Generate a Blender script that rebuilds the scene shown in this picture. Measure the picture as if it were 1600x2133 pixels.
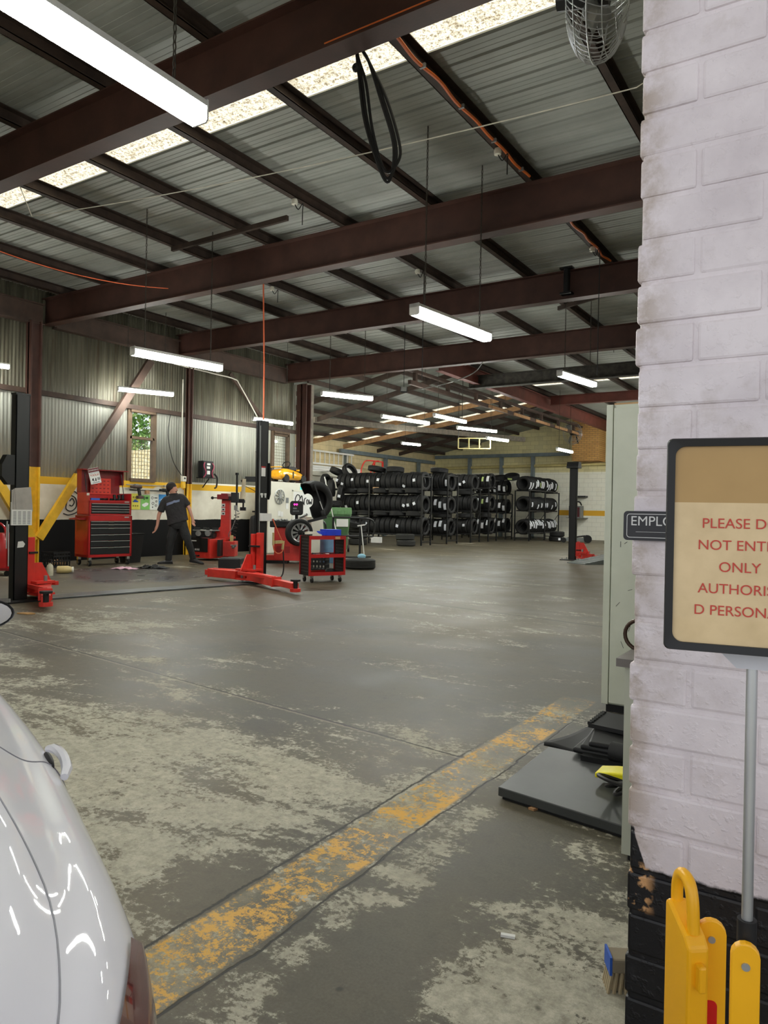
import bpy, bmesh, math, random
from mathutils import Vector, Matrix, Euler, Quaternion
from math import sin, cos, pi, radians

random.seed(7)
for o in list(bpy.data.objects):
    bpy.data.objects.remove(o)
SC = bpy.context.scene
COL = SC.collection

# ---------------------------------------------------------------- camera
TH, FPX, ROLL, PIT, EYE = 0.572, 1520.0, 0.0185, -0.003, 1.2
fw0 = Vector((-sin(TH), cos(TH), 0)); rt0 = Vector((cos(TH), sin(TH), 0)); up0 = Vector((0, 0, 1))
fwd = fw0*cos(PIT) + up0*sin(PIT); upp = -fw0*sin(PIT) + up0*cos(PIT)
R_ = rt0*cos(ROLL) + upp*sin(ROLL); U_ = -rt0*sin(ROLL) + upp*cos(ROLL)
cam = bpy.data.cameras.new('camera'); cam_o = bpy.data.objects.new('camera', cam); COL.objects.link(cam_o)
m = Matrix.Identity(4)
for i in range(3):
    m[i][0], m[i][1], m[i][2] = R_[i], U_[i], -fwd[i]
m.translation = Vector((0, 0, EYE))
cam_o.matrix_world = m
cam.sensor_fit = 'VERTICAL'; cam.sensor_height = 36.0
cam.lens = FPX*36.0/2133.0
cam.clip_start = 0.05; cam.clip_end = 300
SC.camera = cam_o

# ---------------------------------------------------------------- light and exposure
SC.view_settings.view_transform = 'Standard'
SC.view_settings.look = 'None'
SC.view_settings.gamma = 1.0
SC.view_settings.use_curve_mapping = False
SC.view_settings.exposure = 0.0
SKY = 1.45
LED = 105.0
world = bpy.data.worlds.new('overcast_sky'); SC.world = world; world.use_nodes = True
wn = world.node_tree.nodes; wb = wn['Background']
wb.inputs[0].default_value = (0.90, 0.94, 1.0, 1); wb.inputs[1].default_value = SKY
sun = bpy.data.lights.new('sun', 'SUN'); sun.energy = 4.0; sun.angle = radians(2); sun.color = (1.0, .95, .86)
sun_o = bpy.data.objects.new('sun', sun); COL.objects.link(sun_o)
sun_o.rotation_euler = Vector((0, .6, -.8)).to_track_quat('-Z', 'Y').to_euler()
SC.cycles.max_bounces = 8
SC.cycles.diffuse_bounces = 5
SC.cycles.sample_clamp_indirect = 6.0

# ---------------------------------------------------------------- node helper and materials
def lin(c):
    return tuple(((x/255.0)/12.92 if x/255.0 <= 0.04045 else ((x/255.0+0.055)/1.055)**2.4) for x in c)

class NT:
    def __init__(s, name):
        s.m = bpy.data.materials.new(name); s.m.use_nodes = True
        s.t = s.m.node_tree; s.b = s.t.nodes['Principled BSDF']
        s.tc = s.t.nodes.new('ShaderNodeTexCoord')
    def n(s, typ, **kw):
        nd = s.t.nodes.new(typ)
        for k, v in kw.items(): setattr(nd, k, v)
        return nd
    def link(s, a, b): s.t.links.new(a, b)
    def setin(s, nd, i, v):
        if hasattr(v, 'is_linked') or isinstance(v, bpy.types.NodeSocket): s.link(v, nd.inputs[i])
        else: nd.inputs[i].default_value = v
    def coord(s, scale=(1, 1, 1), loc=(0, 0, 0), rot=(0, 0, 0)):
        mp = s.n('ShaderNodeMapping'); s.link(s.tc.outputs['Object'], mp.inputs[0])
        mp.inputs['Scale'].default_value = scale; mp.inputs['Location'].default_value = loc; mp.inputs['Rotation'].default_value = rot
        return mp.outputs[0]
    def noise(s, scale, detail=4, rough=0.55, vec=None, dist=0.0):
        nd = s.n('ShaderNodeTexNoise'); nd.inputs['Scale'].default_value = scale
        nd.inputs['Detail'].default_value = detail; nd.inputs['Roughness'].default_value = rough
        nd.inputs['Distortion'].default_value = dist
        s.link(vec if vec is not None else s.tc.outputs['Object'], nd.inputs['Vector'])
        return nd.outputs[0]
    def math(s, op, a, b=0.0, clamp=False):
        nd = s.n('ShaderNodeMath', operation=op); nd.use_clamp = clamp
        s.setin(nd, 0, a); s.setin(nd, 1, b); return nd.outputs[0]
    def step(s, v, a, b):          # smooth 0..1 between a and b
        nd = s.n('ShaderNodeMapRange'); nd.clamp = True
        s.setin(nd, 0, v); nd.inputs[1].default_value = a; nd.inputs[2].default_value = b
        return nd.outputs[0]
    def mix(s, f, a, b):
        nd = s.n('ShaderNodeMix', data_type='RGBA')
        s.setin(nd, 0, f)
        for i, v in ((6, a), (7, b)):
            if isinstance(v, tuple): nd.inputs[i].default_value = (v[0], v[1], v[2], 1)
            else: s.link(v, nd.inputs[i])
        return nd.outputs[2]
    def sep(s):
        nd = s.n('ShaderNodeSeparateXYZ'); s.link(s.tc.outputs['Object'], nd.inputs[0]); return nd.outputs
    def bump(s, h, strength=0.3, dist=0.02):
        nd = s.n('ShaderNodeBump'); nd.inputs['Strength'].default_value = strength; nd.inputs['Distance'].default_value = dist
        s.link(h, nd.inputs['Height']); s.link(nd.outputs[0], s.b.inputs['Normal'])
    def col(s, c): s.setin(s.b, 'Base Color', c if not isinstance(c, tuple) else (c[0], c[1], c[2], 1))
    def rough(s, v): s.setin(s.b, 'Roughness', v)

def mat(name, c, rough=0.6, metal=0.0, var=0.18, vscale=6.0, coat=0.0, bump=0.0, bscale=40.0):
    """procedural paint: base colour with gentle mottling"""
    k = NT(name); c = lin(c)
    d = tuple(x*(1-var) for x in c); u = tuple(min(1, x*(1+var)) for x in c)
    k.col(k.mix(k.step(k.noise(vscale, 5), 0.3, 0.7), d, u))
    k.rough(rough); k.b.inputs['Metallic'].default_value = metal
    k.b.inputs['Coat Weight'].default_value = coat
    if bump: k.bump(k.noise(bscale, 4), bump, 0.01 if bscale > 20 else 0.03)
    return k.m

def emit(name, c, s):
    k = NT(name); c = lin(c)
    k.b.inputs['Base Color'].default_value = (*c, 1)
    k.b.inputs['Emission Color'].default_value = (*c, 1); k.b.inputs['Emission Strength'].default_value = s
    return k.m

M = {}
M['led'] = emit('led_diffuser', (253, 255, 247), LED)
M['screen'] = emit('display_digits', (255, 60, 190), 1.6)
M['exit_green'] = emit('lit_exit_panel', (40, 205, 190), 0.9)
M['exit_white'] = emit('lit_exit_symbol', (235, 250, 250), 1.0)
M['lampbody'] = mat('white_lamp_housing', (215, 215, 212), 0.5)
M['maroon'] = mat('red_oxide_steel', (74, 47, 39), 0.6, var=0.25, vscale=3, bump=0.1)
M['brownsteel'] = mat('brown_painted_steel', (72, 55, 46), 0.65, var=0.3, vscale=4, bump=0.1)
M['purlin'] = mat('dark_brown_purlin', (60, 46, 38), 0.7, var=0.35, vscale=5, bump=0.15)
M['timber'] = mat('raw_timber', (168, 128, 88), 0.75, var=0.25, vscale=8, bump=0.2)
M['greytimber'] = mat('weathered_timber', (128, 120, 108), 0.8, var=0.25, vscale=9, bump=0.2)
M['black'] = mat('black_powder_coat', (19, 20, 22), 0.45, var=0.15)
M['blackm'] = mat('matt_black_plastic', (15, 15, 16), 0.6, var=0.2)
M['rubber'] = mat('tyre_rubber', (20, 20, 21), 0.7, var=0.2, vscale=3)
M['rubber_worn'] = mat('dusty_tyre_rubber', (38, 38, 36), 0.75, var=0.25, vscale=5)
M['red'] = mat('red_enamel', (176, 28, 30), 0.35, var=0.12, coat=0.3)
M['redlift'] = mat('red_lift_paint', (214, 54, 44), 0.42, var=0.15)
M['darkred'] = mat('dark_red_enamel', (132, 20, 26), 0.35, var=0.12, coat=0.3)
M['yellow'] = mat('yellow_safety_paint', (226, 178, 40), 0.55, var=0.15)
M['yplastic'] = mat('amber_yellow_plastic', (246, 180, 22), 0.38, var=0.06)
M['chrome'] = mat('bright_metal', (205, 205, 205), 0.25, metal=1.0, var=0.05)
M['alu'] = mat('brushed_aluminium', (190, 192, 192), 0.38, metal=0.8, var=0.08)
M['galv'] = mat('galvanised_steel', (150, 152, 150), 0.45, metal=0.6, var=0.2)
M['white'] = mat('white_plastic', (226, 226, 222), 0.5, var=0.05)
M['paper'] = mat('white_paper', (232, 232, 228), 0.8, var=0.04)
M['label'] = mat('tyre_paper_label', (225, 228, 235), 0.7, var=0.04)
M['labelgreen'] = mat('green_printed_label', (186, 208, 130), 0.7, var=0.1)
M['card'] = mat('cardboard', (186, 150, 108), 0.8, var=0.12)
M['cream'] = mat('cream_painted_board', (222, 219, 204), 0.6, var=0.06, vscale=2)
M['green'] = mat('green_bin_plastic', (74, 112, 72), 0.5, var=0.12)
M['blue'] = mat('blue_plastic', (38, 92, 190), 0.45, var=0.1)
M['bluebox'] = mat('blue_printed_card', (34, 62, 200), 0.5, var=0.15)
M['paleblue'] = mat('pale_blue_plastic', (140, 190, 215), 0.5, var=0.08)
M['grey'] = mat('grey_painted_steel', (120, 124, 124), 0.5, var=0.12)
M['greyplate'] = mat('grey_ramp_plate', (112, 118, 118), 0.5, var=0.12, metal=0.2)
M['bluegrey'] = mat('blue_grey_steel', (112, 124, 130), 0.55, var=0.2, vscale=4)
M['orange'] = mat('orange_conduit', (214, 108, 48), 0.5, var=0.1)
M['orangecord'] = mat('orange_hose', (226, 110, 70), 0.5, var=0.08)
M['cable'] = mat('black_cable', (26, 25, 25), 0.55)
M['rope'] = mat('pale_rope', (222, 220, 208), 0.8)
M['chain'] = mat('steel_chain', (70, 66, 60), 0.5, metal=0.5)
M['skin'] = mat('skin', (205, 150, 128), 0.55, var=0.06)
M['hair'] = mat('dark_brown_hair', (34, 26, 24), 0.7, var=0.3, vscale=60)
M['shirt'] = mat('charcoal_work_shirt', (50, 48, 50), 0.85, var=0.15, vscale=12, bump=0.9, bscale=9)
M['trousers'] = mat('black_work_trousers', (37, 37, 38), 0.85, var=0.15, vscale=12, bump=0.8, bscale=10)
M['shoe'] = mat('dark_leather', (40, 40, 42), 0.5)
M['bluegreyprint'] = mat('blue_grey_print', (128, 138, 168), 0.7)
M['pipeyellow'] = mat('faded_yellow_pipe', (200, 186, 128), 0.6, var=0.12)
M['carpaint'] = mat('white_car_paint', (240, 240, 248), 0.55, var=0.01, vscale=2, coat=1.0)
M['carglass'] = mat('dark_car_glass', (22, 24, 28), 0.05, var=0.05, coat=1.0)
M['taillamp'] = mat('deep_red_lamp_lens', (84, 10, 16), 0.1, var=0.1, coat=1.0)
M['mattemp'] = mat('printed_red_ink', (196, 74, 62), 0.8, var=0.05)
M['whiteink'] = mat('white_print', (215, 215, 212), 0.7, var=0.03)
M['blackink'] = mat('black_print', (24, 24, 26), 0.7, var=0.05)
M['spray'] = mat('black_spray_paint', (26, 26, 28), 0.7, var=0.1)
M['amber'] = mat('yellowed_liquid_bottle', (196, 176, 120), 0.4, var=0.12)
M['brick_y'] = None

# ---------------------------------------------------------------- mesh builder
class B:
    def __init__(s): s.bm = bmesh.new(); s.mi = 0
    def _f(s, faces):
        for f in faces: f.material_index = s.mi
    def box(s, c, d, rot=None):
        c = Vector(c); r = Euler(rot).to_matrix() if rot else None
        vs = []
        for i in (-.5, .5):
            for j in (-.5, .5):
                for k in (-.5, .5):
                    v = Vector((i*d[0], j*d[1], k*d[2])); v = r @ v if r else v
                    vs.append(s.bm.verts.new(c+v))
        q = [(0, 1, 3, 2), (4, 6, 7, 5), (0, 4, 5, 1), (2, 3, 7, 6), (0, 2, 6, 4), (1, 5, 7, 3)]
        s._f([s.bm.faces.new([vs[i] for i in f]) for f in q]); return s
    def bx(s, x0, x1, y0, y1, z0, z1):
        return s.box(((x0+x1)/2, (y0+y1)/2, (z0+z1)/2), (abs(x1-x0), abs(y1-y0), abs(z1-z0)))
    def bar(s, p0, p1, w, h, up=(0, 0, 1)):       # rectangular bar along p0-p1
        p0, p1, up = Vector(p0), Vector(p1), Vector(up); d = (p1-p0).normalized()
        sd = d.cross(up)
        if sd.length < 1e-4: sd = d.cross(Vector((1, 0, 0)))
        sd.normalize(); u = sd.cross(d).normalized()
        r = []
        for p in (p0, p1):
            r.append([s.bm.verts.new(p + sd*a*w/2 + u*b*h/2) for a, b in ((-1, -1), (1, -1), (1, 1), (-1, 1))])
        fs = [s.bm.faces.new((r[0][i], r[0][(i+1) % 4], r[1][(i+1) % 4], r[1][i])) for i in range(4)]
        fs += [s.bm.faces.new(r[0][::-1]), s.bm.faces.new(r[1])]
        s._f(fs); return s
    def cyl(s, p0, p1, r0, r1=None, n=14, caps=True):
        p0, p1 = Vector(p0), Vector(p1); r1 = r0 if r1 is None else r1
        d = (p1-p0).normalized(); a = d.orthogonal().normalized(); b = d.cross(a)
        R = [[s.bm.verts.new(p + (a*cos(2*pi*i/n)+b*sin(2*pi*i/n))*r) for i in range(n)] for p, r in ((p0, r0), (p1, r1))]
        fs = [s.bm.faces.new((R[0][i], R[0][(i+1) % n], R[1][(i+1) % n], R[1][i])) for i in range(n)]
        if caps: fs += [s.bm.faces.new(R[0][::-1]), s.bm.faces.new(R[1])]
        s._f(fs); return s
    def tube(s, pts, r, n=6, closed=False):
        pts = [Vector(p) for p in pts]; L = len(pts); rings = []; ref = None
        for i, p in enumerate(pts):
            a = pts[(i-1) % L] if (closed or i > 0) else pts[i]
            b = pts[(i+1) % L] if (closed or i < L-1) else pts[i]
            d = (b-a)
            d = d.normalized() if d.length > 1e-9 else Vector((0, 0, 1))
            if ref is None: ref = d.orthogonal().normalized()
            ref = (ref - d*ref.dot(d))
            ref = ref.normalized() if ref.length > 1e-6 else d.orthogonal().normalized()
            bn = d.cross(ref)
            rr = r[i] if isinstance(r, (list, tuple)) else r
            rings.append([s.bm.verts.new(p + (ref*cos(2*pi*k/n)+bn*sin(2*pi*k/n))*rr) for k in range(n)])
        fs = []
        for i in range(L if closed else L-1):
            A, Bq = rings[i], rings[(i+1) % L]
            fs += [s.bm.faces.new((A[k], A[(k+1) % n], Bq[(k+1) % n], Bq[k])) for k in range(n)]
        if not closed: fs += [s.bm.faces.new(rings[0][::-1]), s.bm.faces.new(rings[-1])]
        s._f(fs); return s
    def lathe(s, prof, n=24, c=(0, 0, 0), mat=None, a0=0.0, a1=2*pi, closed_prof=False):   # prof: (radius, height) about local z
        c = Vector(c); full = abs(a1-a0-2*pi) < 1e-6; N = n if full else n+1
        R = []
        for i in range(N):
            a = a0+(a1-a0)*i/n
            row = []
            for r, h in prof:
                v = Vector((r*cos(a), r*sin(a), h))
                if mat: v = mat @ v
                row.append(s.bm.verts.new(c+v))
            R.append(row)
        P = len(prof); fs = []
        for i in range(n):
            A, Bq = R[i], R[(i+1) % N]
            for k in range(P if closed_prof else P-1):
                k2 = (k+1) % P
                try: fs.append(s.bm.faces.new((A[k], Bq[k], Bq[k2], A[k2])))
                except ValueError: pass
        s._f(fs); return s
    def prism(s, poly, a, b, plane='xz'):        # extrude polygon; plane says which axes the 2d points use
        def P(u, v, w):
            return {'xz': (u, w, v), 'xy': (u, v, w), 'yz': (w, u, v)}[plane]
        A = [s.bm.verts.new(P(u, v, a)) for u, v in poly]; C = [s.bm.verts.new(P(u, v, b)) for u, v in poly]
        n = len(poly)
        fs = [s.bm.faces.new((A[i], A[(i+1) % n], C[(i+1) % n], C[i])) for i in range(n)]
        fs += [s.bm.faces.new(A[::-1]), s.bm.faces.new(C)]
        s._f(fs); return s
    def quad(s, pts):
        s._f([s.bm.faces.new([s.bm.verts.new(p) for p in pts])]); return s
    def sph(s, c, r, u=14, v=9, sc=(1, 1, 1)):
        g = bmesh.ops.create_uvsphere(s.bm, u_segments=u, v_segments=v, radius=1.0)
        for vt in g['verts']:
            vt.co = Vector(c)+Vector((vt.co.x*r*sc[0], vt.co.y*r*sc[1], vt.co.z*r*sc[2]))
        for vt in g['verts']:
            for f in vt.link_faces: f.material_index = s.mi
        return s
    def grid(s, rows, closed=False):              # rows of points -> quads
        R = [[s.bm.verts.new(p) for p in r] for r in rows]; fs = []
        for i in range(len(R)-1):
            n = len(R[i])
            for k in range(n if closed else n-1):
                fs.append(s.bm.faces.new((R[i][k], R[i][(k+1) % n], R[i+1][(k+1) % n], R[i+1][k])))
        s._f(fs); return s
    def obj(s, name, m, parent=None, smooth=False, bevel=0.0, loc=None, rz=0.0, solid=0.0, sub=0):
        bmesh.ops.recalc_face_normals(s.bm, faces=s.bm.faces)
        me = bpy.data.meshes.new(name); s.bm.to_mesh(me); s.bm.free()
        for q in (m if isinstance(m, (list, tuple)) else [m]): me.materials.append(q)
        if smooth:
            for p in me.polygons: p.use_smooth = True
            try: me.set_sharp_from_angle(angle=radians(38))
            except Exception: pass
        o = bpy.data.objects.new(name, me); COL.objects.link(o)
        if parent: o.parent = parent
        if loc: o.location = loc
        if rz: o.rotation_euler = (0, 0, rz)
        if solid:
            md = o.modifiers.new('thickness', 'SOLIDIFY'); md.thickness = solid; md.offset = 0
        if bevel:
            md = o.modifiers.new('bevel', 'BEVEL'); md.width = bevel; md.segments = 2; md.limit_method = 'ANGLE'
        if sub:
            md = o.modifiers.new('sub', 'SUBSURF'); md.levels = sub; md.render_levels = sub
        return o

def tag(o, label=None, cat=None, group=None, kind=None):
    if label: o['label'] = label
    if cat: o['category'] = cat
    if group: o['group'] = group
    if kind: o['kind'] = kind
    return o
def thing(name, label, cat, loc=(0, 0, 0), rz=0.0, group=None):
    o = bpy.data.objects.new(name, None); COL.objects.link(o); o.location = loc; o.rotation_euler = (0, 0, rz)
    o.empty_display_size = 0.1
    return tag(o, label, cat, group)
def struct(o, label, cat):
    return tag(o, label, cat, kind='structure')
def text(name, body, size, matrix, m, parent=None, extrude=0.0004, align='CENTER', spacing=1.0, bold=0.0):
    cu = bpy.data.curves.new(name, 'FONT'); cu.body = body; cu.size = size; cu.align_x = align; cu.align_y = 'CENTER'
    cu.extrude = extrude; cu.space_character = spacing; cu.offset = bold
    t = bpy.data.objects.new(name, cu); COL.objects.link(t)
    bpy.context.view_layer.update()
    me = bpy.data.meshes.new_from_object(t.evaluated_get(bpy.context.evaluated_depsgraph_get()))
    bpy.data.objects.remove(t)
    me.materials.clear(); me.materials.append(m)
    o = bpy.data.objects.new(name, me); COL.objects.link(o)
    if parent: o.parent = parent
    o.matrix_local = matrix
    return o
def frame(origin, xdir, ydir):                   # matrix with local x along xdir, y along ydir
    x = Vector(xdir).normalized(); y = Vector(ydir).normalized(); z = x.cross(y).normalized(); y = z.cross(x)
    q = Matrix.Identity(4)
    for i in range(3): q[i][0], q[i][1], q[i][2] = x[i], y[i], z[i]
    q.translation = Vector(origin); return q
def sag(a, b, drop, n=14):
    a, b = Vector(a), Vector(b)
    return [a.lerp(b, i/n) - Vector((0, 0, drop*4*(i/n)*(1-i/n))) for i in range(n+1)]
def smoothpath(pts, k=4):                        # catmull-rom
    pts = [Vector(p) for p in pts]; P = [pts[0]]+pts+[pts[-1]]; out = []
    for i in range(1, len(P)-2):
        for j in range(k):
            t = j/k; a, b, c, d = P[i-1], P[i], P[i+1], P[i+2]
            out.append(0.5*((2*b)+(c-a)*t+(2*a-5*b+4*c-d)*t*t+(3*b-a-3*c+d)*t**3))
    out.append(pts[-1]); return out
# ================================================================ SETTING
XW, YD, ZR = -14.0, 1.55, 5.57          # left wall, door wall plane, roof sheet height

# ---- floor: worn painted concrete
def floor_mat():
    k = NT('worn_painted_concrete'); X, Y, Z = k.sep()
    n_big = k.noise(0.35, 3, 0.5); n_med = k.noise(1.3, 6, 0.6)
    st = k.coord(scale=(0.55, 1.5, 1), rot=(0, 0, 0.35))
    n_str = k.noise(1.5, 14, 0.74, vec=st, dist=0.35)
    n_fine = k.noise(9.0, 14, 0.9, dist=0.2)
    n_grit = k.noise(60, 4, 0.7)
    base = k.mix(k.step(n_med, 0.32, 0.68), lin((54, 52, 45)), lin((88, 81, 66)))
    base = k.mix(k.math('MULTIPLY', k.step(n_big, 0.45, 0.62), 0.65), base, lin((106, 94, 72)))
    base = k.mix(k.math('MULTIPLY', k.step(k.noise(0.9, 5, 0.6, vec=k.coord(loc=(3, 9, 0))), 0.55, 0.7), 0.7), base, lin((52, 51, 47)))
    # smoother grey paint deeper in the workshop
    deep = k.step(k.math('ADD', Y, k.math('MULTIPLY', n_big, 3.0)), 7.5, 10.0)
    base = k.mix(k.math('MULTIPLY', deep, 0.5), base, lin((86, 78, 62)))
    # worn-through pale patches
    near = k.step(Y, 5.2, 2.6)                                     # more wear near the doorway
    v = k.math('ADD', k.math('MULTIPLY', n_str, 0.60), k.math('MULTIPLY', n_fine, 0.40))
    bias = None
    for (cx, cy, rx, ry, am) in ((-2.35, 2.35, .80, .75, .036), (-1.85, 2.75, .45, .35, .020), (-2.2, 4.55, 1.0, .35, .024), (-4.2, 6.7, 1.6, .35, .022), (-.60, 1.95, .22, .36, .050), (-.80, 1.68, .18, .16, .030), (-1.22, 2.1, .10, .60, .052), (-1.18, 1.45, .10, .25, .05), (-3.7, 2.4, .8, .6, .020), (-1.86, 1.55, .2, .15, .025), (-6.3, 5.0, .9, .7, .03), (-2.0, 2.0, .30, .20, .03),
                                 (-1.06, 1.60, .16, .30, -.12), (-1.75, 1.62, .16, .22, -.05), (-1.02, 2.5, .16, .45, -.06), (-2.9, 3.75, .9, .3, -.035)):
        dx = k.math('DIVIDE', k.math('ADD', X, -cx), rx); dy = k.math('DIVIDE', k.math('ADD', Y, -cy), ry)
        q = k.math('ADD', k.math('MULTIPLY', dx, dx), k.math('MULTIPLY', dy, dy))
        w = k.math('MULTIPLY', k.step(q, 1.7, 0.2), am)
        bias = w if bias is None else k.math('ADD', bias, w)
    vor = k.n('ShaderNodeTexVoronoi'); vor.inputs['Scale'].default_value = 42; k.link(k.tc.outputs['Object'], vor.inputs['Vector'])
    v = k.math('ADD', v, k.math('MULTIPLY', k.math('SUBTRACT', k.noise(55, 8, 0.8), 0.5), 0.16))
    v = k.math('ADD', v, k.math('MULTIPLY', k.math('SUBTRACT', vor.outputs['Distance'], 0.45), 0.06))
    v = k.math('ADD', v, bias)
    thr = k.math('SUBTRACT', 0.585, k.math('MULTIPLY', near, 0.062))
    thr = k.math('ADD', thr, k.math('MULTIPLY', k.math('SUBTRACT', n_big, 0.5), -0.22))
    d = k.math('SUBTRACT', v, thr)
    patch = k.step(d, -0.001, 0.006)
    halo = k.step(d, -0.05, 0.0)
    base = k.mix(k.math('MULTIPLY', halo, 0.35), base, lin((118, 112, 94)))
    base = k.mix(k.math('MULTIPLY', patch, k.math('ADD', 0.62, k.math('MULTIPLY', k.step(k.noise(26, 8, 0.8), 0.40, 0.56), 0.36))), base, k.mix(k.step(n_fine, 0.35, 0.65), lin((158, 153, 136)), lin((208, 203, 185))))
    gr = k.step(k.noise(120, 3, 0.7), 0.3, 0.7)
    base = k.mix(k.math('MULTIPLY', gr, 0.16), base, lin((140, 134, 116)))
    base = k.mix(k.math('MULTIPLY', k.step(k.noise(15, 8, 0.8, vec=k.coord(loc=(7, 1, 3))), 0.5, 0.7), 0.45), base, lin((54, 52, 46)))
    # yellow line along x = -1.46
    wob = k.math('MULTIPLY', k.math('SUBTRACT', n_med, 0.5), 0.05)
    xd = k.math('ABSOLUTE', k.math('ADD', k.math('ADD', X, 1.47), wob))
    ymask = k.math('MULTIPLY', k.step(xd, 0.115, 0.10), k.step(Y, 4.7, 4.3))
    pale = k.math('MULTIPLY', k.math('MULTIPLY', ymask, 0.8), k.step(n_med, 0.35, 0.6))
    base = k.mix(pale, base, k.mix(k.step(n_fine, 0.4, 0.6), lin((120, 114, 98)), lin((182, 172, 142))))
    yw = k.step(k.math('ADD', k.math('MULTIPLY', k.noise(34, 10, 0.85), 0.5), k.math('MULTIPLY', k.noise(3.2, 12, 0.75), 0.5)), 0.508, 0.516)
    base = k.mix(k.math('MULTIPLY', k.math('MULTIPLY', ymask, yw), 0.92), base, k.mix(n_fine, lin((206, 150, 44)), lin((238, 186, 84))))
    # joints and cracks
    def line(dist, w, strength=0.9):
        return k.math('MULTIPLY', k.step(k.math('ABSOLUTE', dist), w, w*0.45), strength)
    rag = k.math('MULTIPLY', k.math('SUBTRACT', k.noise(9, 10, 0.8), 0.5), 0.05)
    j1 = k.math('ADD', k.math('SUBTRACT', Y, 3.207), k.math('MULTIPLY', k.math('ADD', X, 1.593), 0.12))
    L1 = k.math('MULTIPLY', line(k.math('ADD', j1, rag), 0.010), k.step(X, -1.55, -1.6))
    j3 = k.math('ADD', k.math('SUBTRACT', Y, 7.79), k.math('MULTIPLY', k.math('ADD', X, 2.25), 0.183))
    L3 = line(k.math('ADD', j3, rag), 0.020, 0.8)
    L2 = k.math('MULTIPLY', line(k.math('ADD', k.math('ADD', X, 1.60), rag), 0.008), k.step(Y, 3.6, 3.2))
    rag2 = k.math('MULTIPLY', k.math('SUBTRACT', k.noise(1.4, 5, 0.6), 0.5), 0.12)
    L5 = k.math('MULTIPLY', line(k.math('ADD', k.math('ADD', X, 1.345), rag2), 0.006), k.step(Y, 4.4, 4.0))
    L4 = line(k.math('ADD', k.math('ADD', X, 5.86), rag), 0.016, 0.4)
    base = k.mix(L4, base, lin((150, 144, 124)))
    dark = k.math('MAXIMUM', k.math('MAXIMUM', L1, L3), k.math('MAXIMUM', L2, L5))
    base = k.mix(dark, base, lin((18, 17, 15)))
    pale1 = k.math('MULTIPLY', line(k.math('ADD', k.math('ADD', j1, rag), 0.02), 0.012, 0.4), k.step(X, -1.55, -1.6))
    base = k.mix(pale1, base, lin((165, 158, 136)))
    # damp dark-blue stain in front of the tool chest
    ex = k.math('DIVIDE', k.math('ADD', X, 10.6), 2.0); ey = k.math('DIVIDE', k.math('SUBTRACT', Y, 8.3), 1.6)
    rr = k.math('ADD', k.math('ADD', k.math('MULTIPLY', ex, ex), k.math('MULTIPLY', ey, ey)), k.math('MULTIPLY', n_med, 0.9))
    wet = k.step(rr, 1.25, 0.85)
    base = k.mix(k.math('MULTIPLY', wet, 0.5), base, lin((82, 81, 90)))
    # small black spots
    sp = k.step(k.noise(9, 2, 0.5, vec=k.coord(loc=(5, 2, 1))), 0.74, 0.78)
    base = k.mix(k.math('MULTIPLY', sp, 0.7), base, lin((40, 38, 34)))
    k.col(base)
    r = k.math('ADD', k.math('MULTIPLY', n_med, 0.35), 0.34)
    r = k.math('ADD', r, k.math('MULTIPLY', patch, 0.22)); r = k.math('SUBTRACT', r, k.math('MULTIPLY', wet, 0.18)); r = k.math('SUBTRACT', r, k.math('MULTIPLY', deep, 0.05))
    k.rough(r)
    k.b.inputs['Specular IOR Level'].default_value = 0.34
    k.bump(k.math('ADD', k.math('ADD', k.math('MULTIPLY', patch, -0.25), k.math('MULTIPLY', dark, -1.2)), k.math('MULTIPLY', n_grit, 0.12)), 0.35, 0.006)
    return k.m
o = B().bx(-18.6, 5.2, -7, 33.2, -0.2, 0).obj('floor', floor_mat())
struct(o, 'worn grey painted concrete workshop floor with pale patches and a yellow line', 'floor')

# ---- roof sheeting
def sheet_mat(name, c1, c2, metal=0.25, rough=0.5):
    k = NT(name); v = k.coord(scale=(0.15, 2.2, 1))
    f = k.step(k.noise(2.2, 4, 0.6, vec=v), 0.3, 0.7)
    f2 = k.step(k.noise(0.7, 5, 0.6), 0.35, 0.7)
    k.col(k.mix(k.math('MULTIPLY', f2, 0.5), k.mix(f, lin(c1), lin(c2)), lin((112, 112, 100))))
    k.b.inputs['Metallic'].default_value = metal; k.rough(rough); return k.m
M['roofsheet'] = sheet_mat('zinc_roof_sheet', (158, 162, 156), (184, 187, 181), 0.05, 0.6)
def skylight_mat():
    k = NT('dirty_fibreglass'); n1 = k.noise(30, 8, 0.85); n2 = k.noise(5, 5, 0.6)
    f = k.math('MULTIPLY', k.step(n1, 0.40, 0.56), k.step(n2, 0.2, 0.45))
    c = k.mix(f, lin((96, 78, 46)), lin((240, 232, 206)))
    tr = k.n('ShaderNodeBsdfTranslucent'); k.link(c, tr.inputs[0])
    tp = k.n('ShaderNodeBsdfTransparent'); k.link(c, tp.inputs[0])
    mx = k.n('ShaderNodeMixShader'); mx.inputs[0].default_value = 0.10
    k.link(tr.outputs[0], mx.inputs[1]); k.link(tp.outputs[0], mx.inputs[2])
    k.link(mx.outputs[0], k.t.nodes['Material Output'].inputs[0]); return k.m
M['skylight'] = skylight_mat()
def rib_profile(y0, y1, z, pitch=0.254, h=0.022):
    pts = []; y = y0
    while y < y1-1e-6:
        for dy, dz in ((0, 0), (0.010, h), (0.034, h), (0.044, 0), (0.11, 0), (0.114, 0.004), (0.122, 0.004), (0.126, 0), (0.18, 0), (0.184, 0.004), (0.192, 0.004), (0.196, 0)):
            if y+dy < y1: pts.append((y+dy, z-h+dz))
        y += pitch
    pts.append((y1, z-h)); return pts
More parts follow.
